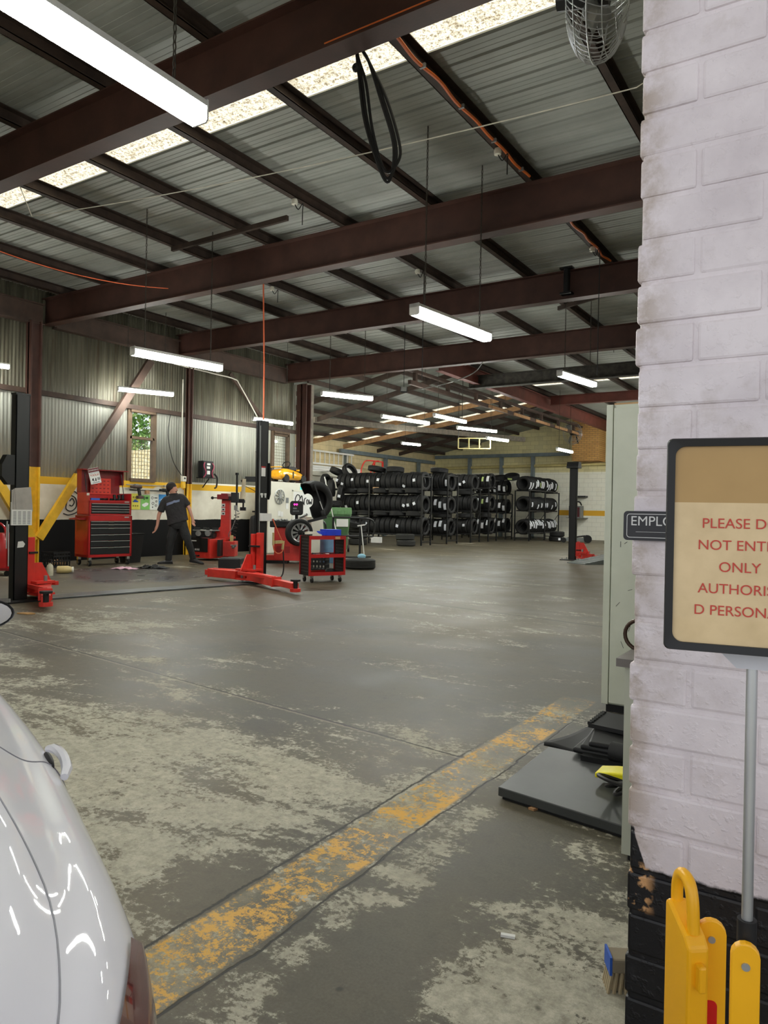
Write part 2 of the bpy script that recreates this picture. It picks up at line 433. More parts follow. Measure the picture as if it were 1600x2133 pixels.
def roofpanel(b, x0, x1, y0, y1, z=ZR):
    pr = rib_profile(y0, y1, z)
    b.grid([[(x0, y, zz) for y, zz in pr], [(x1, y, zz) for y, zz in pr]])
b = B()
roofpanel(b, -14.4, 5.2, 1.5, 5.30); roofpanel(b, -14.4, 5.2, 6.03, 16.75)
roofpanel(b, -10.3, 5.2, 16.75, 23.35); roofpanel(b, -10.3, 5.2, 23.95, 33.2)
struct(b.obj('ceiling', M['roofsheet'], solid=0.004), 'ribbed zinc roof sheets over the workshop bays', 'ceiling')
def strip_obj(name, y0, y1, x0, x1, lab):
    b = B(); pr = [(y0-0.03 + i*(y1-y0+0.06)/24, ZR+0.012 + (0.012 if i % 3 == 0 else 0)) for i in range(25)]
    b.grid([[(x0, y, z) for y, z in pr], [(x1, y, z) for y, z in pr]])
    return tag(b.obj(name, M['skylight']), lab, 'skylight')
strip_obj('skylight_strip', 5.30, 6.03, -14.3, 5.1, 'long dirty translucent skylight strip glowing behind the nearest big roof beam')
strip_obj('skylight_strip', 23.35, 23.95, -10.2, 5.1, 'narrow skylight strip glowing above the far red beam at right')

# ---- storage roof (lean-to sloping up to the right)
ZS0, MS, XS = 4.07, 0.2122, -18.22
def zs(x): return ZS0+MS*(x-XS)
def slopestrip(b, ya0, yb0, ya1, yb1, dz=0.0, x0=-18.5, x1=-10.0):   # y range at x0, y range at x1
    b.quad([(x0, ya0, zs(x0)+dz), (x1, ya1, zs(x1)+dz), (x1, yb1, zs(x1)+dz), (x0, yb0, zs(x0)+dz)])
SK = 0.33
def sk(y, x): return y+SK*(x+18.2)*0.9
rs = M['roofsheet']
b = B(); x0, x1 = -18.5, -10.0
cuts = [(sk(23.05, x0), sk(23.05, x1)), (sk(23.5, x0), sk(23.5, x1)), (sk(25.35, x0), sk(25.35, x1)), (sk(25.8, x0), sk(25.8, x1))]
slopestrip(b, 16.75, cuts[0][0], 16.75, cuts[0][1]); slopestrip(b, cuts[1][0], cuts[2][0], cuts[1][1], cuts[2][1]); slopestrip(b, cuts[3][0], 33.2, cuts[3][1], 33.2)
M['storesheet'] = sheet_mat('dull_store_roof_sheet', (122, 126, 120), (160, 164, 156), 0.2, 0.55)
struct(b.obj('ceiling', M['storesheet'], solid=0.004), 'sloping roof sheets over the tyre store', 'ceiling')
for i, (c0, c1, lab) in enumerate(((cuts[0], cuts[1], 'sloping skylight strip over the tyre store, nearer of the two'), (cuts[2], cuts[3], 'sloping skylight strip over the tyre store, farther of the two'))):
    b = B(); slopestrip(b, c0[0], c1[0], c0[1], c1[1], 0.015)
    tag(b.obj('skylight_strip', M['skylight']), lab, 'skylight')

# ---- walls
def corrugate(b, y0, y1, z0, z1, x=XW, pitch=0.076, amp=0.009):
    n = max(2, int((y1-y0)/pitch*6)); rows = [[], []]
    for i in range(n+1):
        y = y0+(y1-y0)*i/n; xx = x+amp*sin(2*pi*y/pitch)
        rows[0].append((xx, y, z0)); rows[1].append((xx, y, z1))
    b.grid(rows)
def galv_mat():
    k = NT('weathered_corrugated_iron'); X, Y, Z = k.sep()
    v = k.coord(scale=(1, 5, 0.25)); f = k.noise(1.6, 6, 0.65, vec=v)
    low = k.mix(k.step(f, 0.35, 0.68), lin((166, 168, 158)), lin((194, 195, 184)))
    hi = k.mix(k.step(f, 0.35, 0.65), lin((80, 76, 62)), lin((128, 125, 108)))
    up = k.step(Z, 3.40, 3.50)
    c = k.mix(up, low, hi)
    rust = k.math('MULTIPLY', k.step(k.noise(2.4, 6, 0.7, vec=k.coord(scale=(1, 4, 0.35), loc=(0, 3, 1))), 0.56, 0.70), k.math('ADD', k.math('MULTIPLY', up, 0.55), 0.12))
    c = k.mix(rust, c, lin((92, 74, 54)))
    k.col(c); k.b.inputs['Metallic'].default_value = 0.15; k.rough(0.5); return k.m
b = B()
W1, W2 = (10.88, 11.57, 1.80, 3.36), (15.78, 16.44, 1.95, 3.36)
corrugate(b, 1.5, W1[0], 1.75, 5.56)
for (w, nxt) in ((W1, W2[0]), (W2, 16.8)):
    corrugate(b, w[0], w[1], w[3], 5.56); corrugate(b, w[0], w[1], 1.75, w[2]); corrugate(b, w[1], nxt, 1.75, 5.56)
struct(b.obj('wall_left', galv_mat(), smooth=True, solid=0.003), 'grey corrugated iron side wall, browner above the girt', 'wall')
def dado_mat():
    k = NT('painted_lower_wall'); X, Y, Z = k.sep()
    n = k.noise(2.5, 5, 0.6); w = k.mix(k.step(n, 0.35, 0.7), lin((226, 222, 206)), lin((206, 200, 182)))
    zz = k.math('ADD', Z, k.math('MULTIPLY', k.math('SUBTRACT', k.noise(3, 4, 0.6), 0.5), 0.05))
    c = k.mix(k.math('MULTIPLY', k.step(Z, 1.60, 1.605), k.step(k.noise(0.9, 2, 0.5), 0.36, 0.38)), w, lin((220, 172, 48)))
    c = k.mix(k.step(zz, 0.875, 0.865), c, lin((16, 16, 17)))
    k.col(c); k.rough(0.7); k.b.inputs['Specular IOR Level'].default_value = 0.2; return k.m
M['dado'] = dado_mat()
struct(B().bx(-14.12, -13.93, 1.5, 16.8, 0, 1.755).obj('wall_left_lower', M['dado']), 'lower side wall painted black and cream with a yellow band', 'wall')

def block_mat(name, axis, bw, bh, mortar, c1, c2, cm, zsplit=None, low=None, stripe=None, stripe_x=None, bumpy=0.25, dirt=0.4):
    k = NT(name); X, Y, Z = k.sep()
    cb = k.n('ShaderNodeCombineXYZ'); k.link(X if axis == 'x' else Y, cb.inputs[0]); k.link(Z, cb.inputs[1])
    br = k.n('ShaderNodeTexBrick'); k.link(cb.outputs[0], br.inputs[0])
    br.inputs['Scale'].default_value = 1; br.inputs['Brick Width'].default_value = bw; br.inputs['Row Height'].default_value = bh
    br.inputs['Mortar Size'].default_value = mortar; br.inputs['Mortar Smooth'].default_value = 0.3
    for i, c in ((1, c1), (2, c2), (3, cm)): br.inputs[i].default_value = (*lin(c), 1)
    c = br.outputs[0]
    dz = k.step(k.noise(1.6, 6, 0.65), 0.5, 0.75)
    c = k.mix(k.math('MULTIPLY', dz, dirt), c, tuple(x*0.45 for x in lin(c1)))
    if low:
        lw = k.mix(br.outputs[1], lin(low), tuple(x*0.72 for x in lin(low)))
        lw = k.mix(k.math('MULTIPLY', dz, 0.15), lw, lin((190, 170, 130)))
        c = k.mix(k.step(Z, zsplit+0.01, zsplit-0.01), c, lw)
    if stripe:
        s = k.math('MULTIPLY', k.step(Z, stripe[0]-.005, stripe[0]+.005), k.step(Z, stripe[1]+.005, stripe[1]-.005))
        if stripe_x is not None: s = k.math('MULTIPLY', s, k.step(X, stripe_x-.01, stripe_x+.01))
        c = k.mix(s, c, lin((226, 172, 50)))
    k.col(c); k.rough(0.75)
    k.bump(k.math('SUBTRACT', k.math('MULTIPLY', k.noise(30, 4), 0.3), br.outputs[1]), bumpy, 0.012)
    return k.m
M['farwall'] = block_mat('block_end_wall', 'x', 0.40, 0.2, 0.006, (226, 216, 166), (212, 203, 158), (176, 166, 126), 3.1, (240, 238, 224), (1.10, 1.34), -11.6)
o = B().prism([(-18.4, 0), (5.2, 0), (5.2, 5.5), (-10.2, 5.5), (-10.3, zs(-10.3)-.02), (-18.4, zs(-18.4)-.02)], 33.0, 33.2, 'xz').obj('wall_back', M['farwall'])
struct(o, 'block end wall behind the tyre racks, cream below with a yellow stripe', 'wall')
M['storewall'] = block_mat('block_store_wall', 'y', 0.40, 0.2, 0.006, (230, 212, 168), (216, 198, 154), (178, 162, 124), 2.2, (232, 228, 212))
struct(B().bx(-18.4, -18.2, 16.75, 33.2, 0, 4.05).obj('wall_store', M['storewall']), 'block side wall of the tyre store', 'wall')
struct(B().bx(-18.4, -14.0, 16.7, 16.8, 0, 4.9).obj('wall_return', M['cream']), 'return wall between side wall and tyre store', 'wall')
struct(B().bx(5.0, 5.2, 1.5, 33.2, 0, 5.57).obj('wall_right', M['cream']), 'plain right side wall', 'wall')
b = B().bx(-14.1, -6.2, 1.5, 1.7, 0, 5.56).bx(-6.2, 5.2, 1.5, 1.7, 3.7, 5.56).bx(2.4, 5.2, 1.56, 1.7, 0, 3.7)
struct(b.obj('wall_front', M['cream']), 'front wall around and above the roller door opening', 'wall')
M['yellowbrick'] = block_mat('tan_brick', 'x', 0.24, 0.086, 0.008, (206, 158, 92), (190, 142, 80), (120, 100, 74), bumpy=0.4, dirt=0.25)
o = tag(B().bx(-10.62, -9.45, 31.9, 32.995, 3.54, 5.50).obj('brick_pier', M['yellowbrick']), 'tan brick pier high on the end wall above the cream paint', 'pier')

# ---- front brick wall at right (close to the camera): individual painted bricks
def paintbrick_mat():
    k = NT('thick_painted_brick'); X, Y, Z = k.sep()
    n = k.noise(6, 6, 0.6); n2 = k.noise(2.2, 4, 0.6)
    w = k.mix(k.step(n, 0.35, 0.7), lin((232, 223, 226)), lin((210, 200, 204)))
    dirt = k.math('MULTIPLY', k.step(k.math('ADD', k.math('MULTIPLY', n2, 0.6), k.math('MULTIPLY', k.noise(14, 6, 0.7), 0.4)), 0.53, 0.66), 0.5)
    edge = k.step(X, -0.30, -0.385)
    dirt = k.math('MAXIMUM', dirt, k.math('MULTIPLY', edge, k.step(k.noise(9, 6, 0.7), 0.42, 0.6)))
    w = k.mix(dirt, w, lin((168, 152, 138)))
    jag = k.math('MULTIPLY', k.math('SUBTRACT', k.noise(11, 6, 0.65), 0.5), 0.035)
    rise = k.math('MULTIPLY', k.step(X, -0.345, -0.372), 0.075)
    zz = k.math('SUBTRACT', k.math('ADD', Z, jag), rise)
    blk = k.step(zz, 0.482, 0.476)
    bc = k.mix(k.step(k.noise(22, 6, 0.7), 0.55, 0.75), lin((20, 20, 23)), lin((44, 44, 46)))
    chip = k.math('MULTIPLY', k.math('MULTIPLY', k.step(X, -0.325, -0.345), k.step(k.math('ABSOLUTE', k.math('SUBTRACT', Z, 0.435)), 0.055, 0.04)), k.step(k.noise(17, 4, 0.6, vec=k.coord(loc=(2, 0, 4))), 0.52, 0.56))
    bc = k.mix(chip, bc, lin((206, 158, 108)))
    k.col(k.mix(blk, w, bc)); k.rough(k.math('ADD', 0.35, k.math('MULTIPLY', n, 0.25)))
    bp = k.math('ADD', k.math('MULTIPLY', k.step(k.noise(70, 3, 0.5), 0.55, 0.8), 0.8), k.math('MULTIPLY', k.noise(30, 6, 0.7), 0.5))
    k.bump(bp, 0.5, 0.004); return k.m
PITZ, Z0B = 0.0864, 1.2+0.0
pitx = 0.2415
ZL = 2.021        # a bed joint height read from the wall
b = B(); rnd = random.Random(3)
zj = ZL - PITZ*math.floor((ZL)/PITZ)-PITZ
k_i = round((ZL-zj)/PITZ)
row = 0
while zj < 3.72:
    odd = (row - k_i) % 2 == 0
    xs = [-0.385]
    x = -0.385 + (0.115 if odd else 0.235)
    while x < 2.5: xs.append(x); x += pitx
    for i in range(len(xs)-1):
        j = [rnd.uniform(-0.0022, 0.0022) for _ in range(4)]
        xa = xs[i]+0.004+(rnd.uniform(-.006, .004) if i == 0 else 0)
        za, zb = max(zj+0.004, 0.0), zj+PITZ-0.004
        b.bx(xa, xs[i+1]-0.004, YD+j[0], YD+0.20, za, zb)
    zj += PITZ; row += 1
b.bx(-0.379, 2.45, YD+0.004, YD+0.22, 0, 3.7)
o = b.obj('wall_door_side', paintbrick_mat(), bevel=0.006)
struct(o, 'white painted brick wall with black base beside the doorway', 'wall')

# ---- left wall windows (grilles, greenery outside)
M['winframe'] = mat('old_timber_window_frame', (96, 78, 60), 0.7, var=0.25)
M['wire'] = mat('rusty_wire_mesh', (120, 104, 78), 0.6, var=0.2)
def glass_mat():
    k = NT('window_glass'); tp = k.n('ShaderNodeBsdfTransparent'); tp.inputs[0].default_value = (0.9, 0.93, 0.92, 1)
    g = k.n('ShaderNodeBsdfGlossy'); g.inputs['Roughness'].default_value = 0.05
    mx = k.n('ShaderNodeMixShader'); mx.inputs[0].default_value = 0.06
    k.link(tp.outputs[0], mx.inputs[1]); k.link(g.outputs[0], mx.inputs[2]); k.link(mx.outputs[0], k.t.nodes['Material Output'].inputs[0]); return k.m
M['glass'] = glass_mat()
def window(n, w, zmid, lab):
    y0, y1, z0, z1 = w; t = thing('window_%d' % n, lab, 'window', (XW, y0, z0)); t['kind'] = 'structure'
    W, H = y1-y0, z1-z0
    f = B()
    for a, c in ((-0.06, 0.05), (W-0.04, W+0.06)): f.bx(-0.05, 0.05, a, c, -0.06, H+0.10)
    f.bx(-0.05, 0.09, 0, W, H-0.02, H+0.10); f.bx(-0.05, 0.10, 0, W, -0.06, 0.02); f.bx(-0.03, 0.05, 0, W, zmid-z0-0.03, zmid-z0+0.03)
    f.obj('window_frame', M['winframe'], t)
    B().bx(-0.012, -0.008, 0.05, W-0.05, 0.02, H-0.02).obj('window_pane', M['glass'], t)
    g = B(); k = 0
    nv = 7; 
    for i in range(1, nv): y = 0.05+(W-0.1)*i/nv; g.bx(-0.03, -0.022, y-0.005, y+0.005, 0.02, zmid-z0-0.03)
    zz = 0.08
    while zz < zmid-z0-0.05: g.bx(-0.036, -0.028, 0.05, W-0.05, zz-0.004, zz+0.004); zz += 0.085
    g.obj('window_grille', M['wire'], t)
window(1, W1, 2.76, 'tall timber framed window with mesh below and leaves outside above the cordless drills')
window(2, W2, 3.30, 'tall timber framed window with wire mesh behind the black lift post')
rg = random.Random(5); b = B(); b.mi = 0
for i in range(2600):
    p = Vector((rg.uniform(-18.2, -14.5), rg.uniform(13.3, 13.9), rg.uniform(2.5, 4.1))); a = rg.uniform(.04, .10)
    b.mi = rg.choice((0, 0, 1))
    u = Vector((rg.uniform(-1, 1), rg.uniform(-1, 1), rg.uniform(-1, 1))).normalized(); v = u.orthogonal().normalized()
    b.quad([p-u*a, p+v*a*.5, p+u*a, p-v*a*.5])
tag(b.obj('foliage', [mat('green_leaves', (96, 140, 60), 0.6, var=0.4), mat('light_leaves', (176, 196, 120), 0.6, var=0.3)]), 'leafy greenery seen outside through the side windows', 'foliage', kind='stuff')
k = NT('sunlit_slatted_fence'); X, Y, Z = k.sep()
k.col(k.mix(k.step(k.noise(14, 5, 0.7), 0.42, 0.6), lin((250, 238, 205)), lin((214, 188, 132)))); k.rough(0.8)
tag(B().bx(-18.4, -14.2, 13.2, 13.25, 0.0, 2.72).obj('garden_fence', k.m), 'pale boundary fence outside the side windows', 'fence')
struct(B().bx(-18.5, -14.2, 1, 16.6, -0.2, -0.02).obj('floor_outside', mat('garden_soil', (120, 108, 86), 0.9)), 'strip of ground outside the side wall', 'ground')

# ---- steel frame
def ibeam(name, y, x0, x1, z0, z1, lab, m, w=0.2, web=0.012, fl=0.016):
    b = B(); L = x1-x0
    b.bx(0, L, -w/2, w/2, 0, fl); b.bx(0, L, -w/2, w/2, z1-z0-fl, z1-z0); b.bx(0, L, -web/2, web/2, fl, z1-z0-fl)
    o = b.obj(name, m); o.location = (x0, y, z0); return tag(o, lab, 'beam')
ibeam('roof_beam', 4.70, -14.0, 4.9, 4.87, 5.375, 'largest dark red-brown steel roof beam crossing the top of the photo', M['maroon'])
ibeam('roof_beam', 8.80, -14.0, 4.9, 4.84, 5.375, 'red-brown roof beam ending on the yellow-based corner post', M['maroon'])
ibeam('roof_beam', 12.30, -14.0, 4.9, 4.88, 5.375, 'red-brown roof beam with a short dark bracket fixed on its side', M['maroon'])
ibeam('roof_beam', 16.35, -14.0, 4.9, 4.86, 5.375, 'red-brown roof beam at the front of the tyre store', M['maroon'])
M['darkbeam'] = mat('grimy_dark_beam', (52, 48, 42), 0.8, var=0.6, vscale=7)
ibeam('roof_beam', 19.4, -9.6, 4.9, 4.80, 5.16, 'grimy blackened roof beam in front of the far skylight strip', M['darkbeam'], w=0.24)
M['redbeam'] = mat('bright_red_oxide_steel', (108, 54, 44), 0.6, var=0.2, vscale=3)
ibeam('roof_beam', 25.2, -9.2, 4.9, 5.05, 5.375, 'brighter red far beam beneath the far skylight strip', M['redbeam'])
b = B(); b.bx(-0.1, 0.1, 17.0, 32.9, 0, 0.016); b.bx(-0.1, 0.1, 17.0, 32.9, 0.40, 0.416); b.bx(-0.006, 0.006, 17.0, 32.9, 0.016, 0.40)
tag(b.obj('roof_beam', M['redbeam'], loc=(-9.3, 0, 4.9)), 'red beam running away above the lattice girder', 'beam')
# bracket on the third beam
t = thing('beam_bracket', 'short dark steel bracket hanging on the side of a roof beam', 'bracket', (-4.2, 12.17, 5.36))
B().cyl((0, 0, -0.40), (0, 0, 0.05), 0.055).obj('stem', M['black'], t); B().box((0, 0, -0.40), (0.2, 0.14, 0.03)).obj('foot_plate', M['black'], t); B().box((0, 0, 0.03), (0.22, 0.14, 0.03)).obj('top_plate', M['black'], t)
# lattice girder
t = thing('lattice_girder', 'long lattice girder with timber packers between workshop and tyre store', 'girder', (-10.2, 17.0, 4.62))
L = 15.9
B().bx(-0.05, 0.05, 0, L, 0, 0.12).obj('bottom_chord', M['brownsteel'], t)
B().bx(-0.05, 0.05, 0, L, 0.36, 0.44).obj('top_chord', M['brownsteel'], t)
for i in range(9):
    y = 0.3+i*(L-0.5)/8; B().bx(-0.05, 0.05, y-0.05, y+0.05, 0.12, 0.36).obj('strut', M['brownsteel'], t)
b = B()
for i in range(5): y = 5+i*2.1; b.bx(0.05, 0.075, y, y+1.5, 0.0, 0.10)
b.obj('timber_packer', M['timber'], t)

# purlins over the beams
PX = [(-13.4, 'brown roof purlin nearest the left wall'), (-12.08, 'second brown roof purlin from the left wall'), (-10.65, 'third brown roof purlin from the left wall, orange cord strung below it'),
      (-9.33, 'fourth brown roof purlin from the left wall'), (-7.93, 'fifth brown roof purlin from the left wall'), (-6.45, 'sixth brown roof purlin from the left wall, just past the near strip lamp end'),
      (-5.0, 'brown roof purlin passing behind the coiled black cable'), (-3.55, 'brown roof purlin with orange conduit clipped along it'),
      (-2.08, 'brown roof purlin running down beside the fan cage'), (-0.62, 'brown roof purlin nearest the white brick wall'), (0.85, 'brown roof purlin behind the white brick wall')]
for x, lab in PX:
    b = B(); b.bx(-0.01, 0.0, 0, 31.4 if x > -9.6 else 15.2, 0, 0.165); b.bx(-0.01, 0.078, 0, 31.4 if x > -9.6 else 15.2, 0, 0.01); b.bx(-0.01, 0.078, 0, 31.4 if x > -9.6 else 15.2, 0.155, 0.165)
    b.bx(0.073, 0.078, 0, 31.4 if x > -9.6 else 15.2, 0, 0.02)
    o = b.obj('purlin', M['purlin'], loc=(x, 1.55, 5.375)); tag(o, lab, 'purlin')
# storage roof framing
for i in range(8):
    x = -17.6+i*1.0
    o = B().bar((0, 0, 0), (0, 16.1, 0), 0.07, 0.13).obj('store_purlin', M['purlin'], loc=(x, 16.85, zs(x)-0.085))
    tag(o, 'dark purlin under the sloping tyre store roof', 'purlin', 'purlins under the tyre store roof')
for i, y in enumerate((22.75, 25.0)):
    b = B(); b.bar((-18.2, sk(y, -18.2), zs(-18.2)-0.24), (-10.3, sk(y, -10.3), zs(-10.3)-0.24), 0.06, 0.18)
    tag(b.obj('timber_rafter', M['timber']), 'warm timber rafter lit by the %s store skylight strip' % ('nearer' if i == 0 else 'farther'), 'rafter')
for i, y in enumerate((18.4, 20.3, 27.6, 29.5)):
    b = B(); b.bar((-18.2, y, zs(-18.2)-0.22), (-10.3, y, zs(-10.3)-0.22), 0.06, 0.16)
    tag(b.obj('store_rafter', M['purlin']), 'dark rafter under the sloping tyre store roof', 'rafter', 'dark rafters of the tyre store')
# long horizontal tie beam in the store
b = B().bar((-16.0, 20.2, 4.32), (-12.6, 31.2, 4.5), 0.12, 0.2)
tag(b.obj('tie_beam', M['greytimber']), 'grey tie beam crossing under the store roof, cream at its far end', 'beam')

# wall framing
def post(name, x, y, w, d, h, lab, ytop=None, m=M['maroon']):
    t = thing(name, lab, 'post', (x, y, 0))
    b = B(); z0 = ytop or 0
    b.bx(-w/2, w/2, -d/2, -d/2+0.03, z0, h); b.bx(-w/2, w/2, d/2-0.03, d/2, z0, h); b.bx(-0.02, 0.02, -d/2, d/2, z0, h)
    b.obj('steel_column', m, t)
    if ytop:
        b = B(); b.bx(-w/2, w/2, -d/2, -d/2+0.03, 0, ytop); b.bx(-w/2, w/2, d/2-0.03, d/2, 0, ytop); b.bx(-0.02, 0.02, -d/2, d/2, 0, ytop)
        tag(b.obj('painted_base', M['yellow'], t), 'yellow painted lower part')
    return t
post('corner_post', -13.84, 8.46, 0.18, 0.24, 4.84, 'dark red steel post with yellow painted base behind the left lift', 1.93)
post('wall_post', -13.86, 12.55, 0.12, 0.14, 4.88, 'thin dark wall post with yellow base behind the mechanic', 1.75)
post('store_post', -13.74, 16.86, 0.36, 0.24, 4.86, 'tall red steel post between side wall and tyre store')
tag(B().bx(-14.05, -13.72, 16.99, 17.3, 0, 4.9).obj('timber_post', M['greytimber']), 'weathered timber post right of the tall red steel post', 'post')
for i, (y0, y1, lab) in enumerate(((1.7, 8.35, 'brown girt along the side wall at the far left edge'), (8.57, 12.48, 'brown girt along the side wall above the mesh window'), (12.62, 16.78, 'brown girt along the side wall behind the tyre changer'))):
    tag(B().bx(-13.98, -13.90, y0, y1, 3.40, 3.50).obj('wall_girt', M['brownsteel']), lab, 'girt')
for i, (y0, y1, lab) in enumerate(((1.7, 8.66, 'brown eaves beam left of the corner post'), (8.92, 12.2, 'rust patched eaves beam between the second and third roof beams'), (12.45, 16.2, 'brown eaves beam near the tyre store post'))):
    b = B().bx(-13.97, -13.80, y0, y1, 4.80, 4.82).bx(-13.90, -13.88, y0, y1, 4.82, 5.20).bx(-13.97, -13.80, y0, y1, 5.20, 5.22)
    tag(b.obj('eaves_beam', M['brownsteel']), lab, 'beam')
def brace(y0, z0, y1, z1, zy, lab):
    t = thing('diagonal_brace', lab, 'brace', (-13.74, y0, z0))
    f = (zy-z0)/(z1-z0); ym = (y1-y0)*f
    B().bar((0, 0, 0), (0, ym, zy-z0), 0.09, 0.17).obj('painted_base', M['yellow'], t)
    B().bar((0, ym, zy-z0), (0, y1-y0, z1-z0), 0.09, 0.17).obj('brace_bar', M['brownsteel'], t)
brace(8.56, 0.50, 11.25, 4.55, 1.80, 'diagonal brown brace with yellow lower end rising right from the corner post')
brace(8.44, 0.45, 5.9, 4.5, 1.95, 'diagonal brace with yellow lower end rising left from the corner post')
tag(B().bar((-13.85, 13.9, 4.7), (-13.85, 15.4, 3.5), 0.06, 0.10).obj('diagonal_strut', M['brownsteel']), 'short brown strut high on the wall above the right lift post', 'strut')
# end wall steel and pipe
t = thing('wall_beam', 'blue-grey steel beam along the block end wall on short posts', 'beam', (-18.0, 32.72, 3.84))
B().bx(0, 7.0, -0.06, 0.06, 0, 0.16).obj('rail', M['bluegrey'], t)
for x in (1.9, 3.6, 5.2): B().bx(x-0.07, x+0.07, 0.0, 0.2, -3.84, 0).obj('post', M['bluegrey'], t)
t = thing('wall_beam', 'blue-grey steel beam along the block side wall of the store', 'beam', (-18.0, 24.5, 3.55))
B().bx(-0.06, 0.06, 0, 8.1, 0, 0.16).obj('rail', M['bluegrey'], t)
for y in (0.5, 3.6, 6.6): B().bx(-0.12, 0.02, y-0.07, y+0.07, -3.55, 0).obj('post', M['bluegrey'], t)
b = B().cyl((-18.15, 32.85, 3.36), (-9.0, 32.85, 3.44), 0.07).cyl((-9.0, 32.85, 3.44), (4.9, 32.85, 3.46), 0.06)
tag(b.obj('wall_pipe', M['pipeyellow'], smooth=True), 'faded yellow pipe along the end wall below the blocks', 'pipe')

struct(B().bx(-12, 8, -4.2, 1.49, 4.25, 4.4).obj('lightshield_outside', M['white']), 'flat awning added unseen outside the door to hold back sky light', 'lightshield')  # added out of view; cuts sky light and sun at the doorway
struct(B().prism([(-14.1, 4.85), (-13.9, 4.85), (-11.3, 5.50), (-10.9, 5.56), (-14.1, 5.56)], 16.70, 16.74, 'xz').obj('wall_infill', M['roofsheet']), 'sheet infill between the main roof and the lower store roof', 'wall')
# ================================================================ LAMPS
def strip_lamp(p0, p1, lab, zroof=5.54, sec=(0.085, 0.085), group=None):
    p0, p1 = Vector(p0), Vector(p1); c = (p0+p1)/2; d = p1-p0; L = d.length
    t = thing('strip_lamp', lab, 'ceiling lamp', c, math.atan2(d.y, d.x), group)
    w, h = sec; a = L/2
    B().prism([(-w/2, h*0.72), (-w/2, h), (-w/2+.01, h+.006), (w/2-.01, h+.006), (w/2, h), (w/2, h*0.72)], -a, a, 'yz').obj('housing', M['lampbody'], t)
    B().prism([(-w/2+.002, h*0.72), (-w/2+.002, .012), (-w/2+.014, 0), (w/2-.014, 0), (w/2-.002, .012), (w/2-.002, h*0.72)], -a+.012, a-.012, 'yz').obj('diffuser', M['led'], t)
    for s in (-1, 1):
        B().prism([(-w/2-.001, h+.007), (-w/2-.001, .012), (-w/2+.014, -.002), (w/2-.014, -.002), (w/2+.001, .012), (w/2+.001, h+.007)], s*a-(.012 if s > 0 else 0), s*a+(.012 if s < 0 else 0), 'yz').obj('end_cap', M['lampbody'], t)
        b = B(); z = h; q = s*(a-0.2)
        wp = c + d.normalized()*q
        zt = (zs(wp.x)-.01 if (wp.y > 16.75 and wp.x < -10.1) else 5.545)-c.z
        if sec[0] > 0.095:
            n = int((zt-z)/0.05)
            for i in range(n):
                zc = z+0.025+i*0.05
                ax = Vector((0, 1, 0)) if i % 2 else Vector((1, 0, 0))
                b.tube([Vector((q, 0, zc))+ax*0.009*cos(2*pi*k/6)+Vector((0, 0, 0.033*sin(2*pi*k/6))) for k in range(6)], 0.004, 4, closed=True)
        else:
            b.tube([(q, 0, z), (q, 0, zt)], 0.006, 5)
        b.obj('chain', M['chain'], t)
    return t
strip_lamp((-3.19, 1.74, 3.42), (-3.21, 2.95, 3.38), 'large glowing strip lamp hanging at the top left corner, closest to the door', sec=(0.13, 0.12))
strip_lamp((-8.81, 6.88, 3.38), (-8.58, 8.41, 3.36), 'glowing strip lamp hung on chains left of centre, under the corner post beam', sec=(0.13, 0.12))
strip_lamp((-4.14, 6.97, 3.38), (-3.97, 8.53, 3.36), 'glowing strip lamp hung on a chain in the middle of the hall', sec=(0.13, 0.12))
strip_lamp((-4.58, 12.97, 3.72), (-4.37, 14.4, 3.70), 'glowing strip lamp hanging just left of the white steel locker top', sec=(0.12, 0.11))
strip_lamp((-13.45, 10.15, 3.68), (-12.95, 11.25, 3.66), 'glowing strip lamp above the mesh window on the side wall', sec=(0.10, 0.10))
strip_lamp((-9.86, 12.69, 3.70), (-9.28, 13.82, 3.66), 'glowing strip lamp with a floodlight beside it, in front of the tyre store', sec=(0.12, 0.11))
strip_lamp((-12.71, 13.58, 3.39), (-12.49, 14.85, 3.38), 'glowing strip lamp partly hidden behind the right lift post top', sec=(0.09, 0.09))
strip_lamp((-13.42, 6.35, 3.68), (-13.15, 7.56, 3.66), 'glowing strip lamp cut off by the left edge of the photo', sec=(0.09, 0.09))
strip_lamp((-10.82, 16.6, 3.72), (-10.46, 18.57, 3.68), 'longest thin strip lamp in front of the tyre store, above the leftmost rack', zroof=4.8, sec=(0.085, 0.095))
strip_lamp((-9.43, 17.02, 3.72), (-9.33, 18.69, 3.68), 'upper thin strip lamp just right of the longest one in the store opening', zroof=4.9, sec=(0.09, 0.10))
strip_lamp((-10.1, 19.67, 3.70), (-9.46, 21.11, 3.66), 'thin strip lamp hanging beneath a pale bracket frame in the store', zroof=4.9, sec=(0.085, 0.095))
strip_lamp((-10.63, 22.93, 3.70), (-10.37, 24.14, 3.68), 'short strip lamp in front of the end wall, right of the bracket frame', zroof=5.6, sec=(0.09, 0.10))
strip_lamp((-8.8, 24.8, 3.42), (-8.76, 26.3, 3.40), 'short strip lamp hanging left of the tan brick pier', zroof=5.3, sec=(0.09, 0.10))
strip_lamp((-14.44, 23.56, 3.70), (-14.19, 24.53, 3.70), 'smallest strip lamp far back over the tyre racks near the side wall', zroof=4.8, sec=(0.085, 0.095))

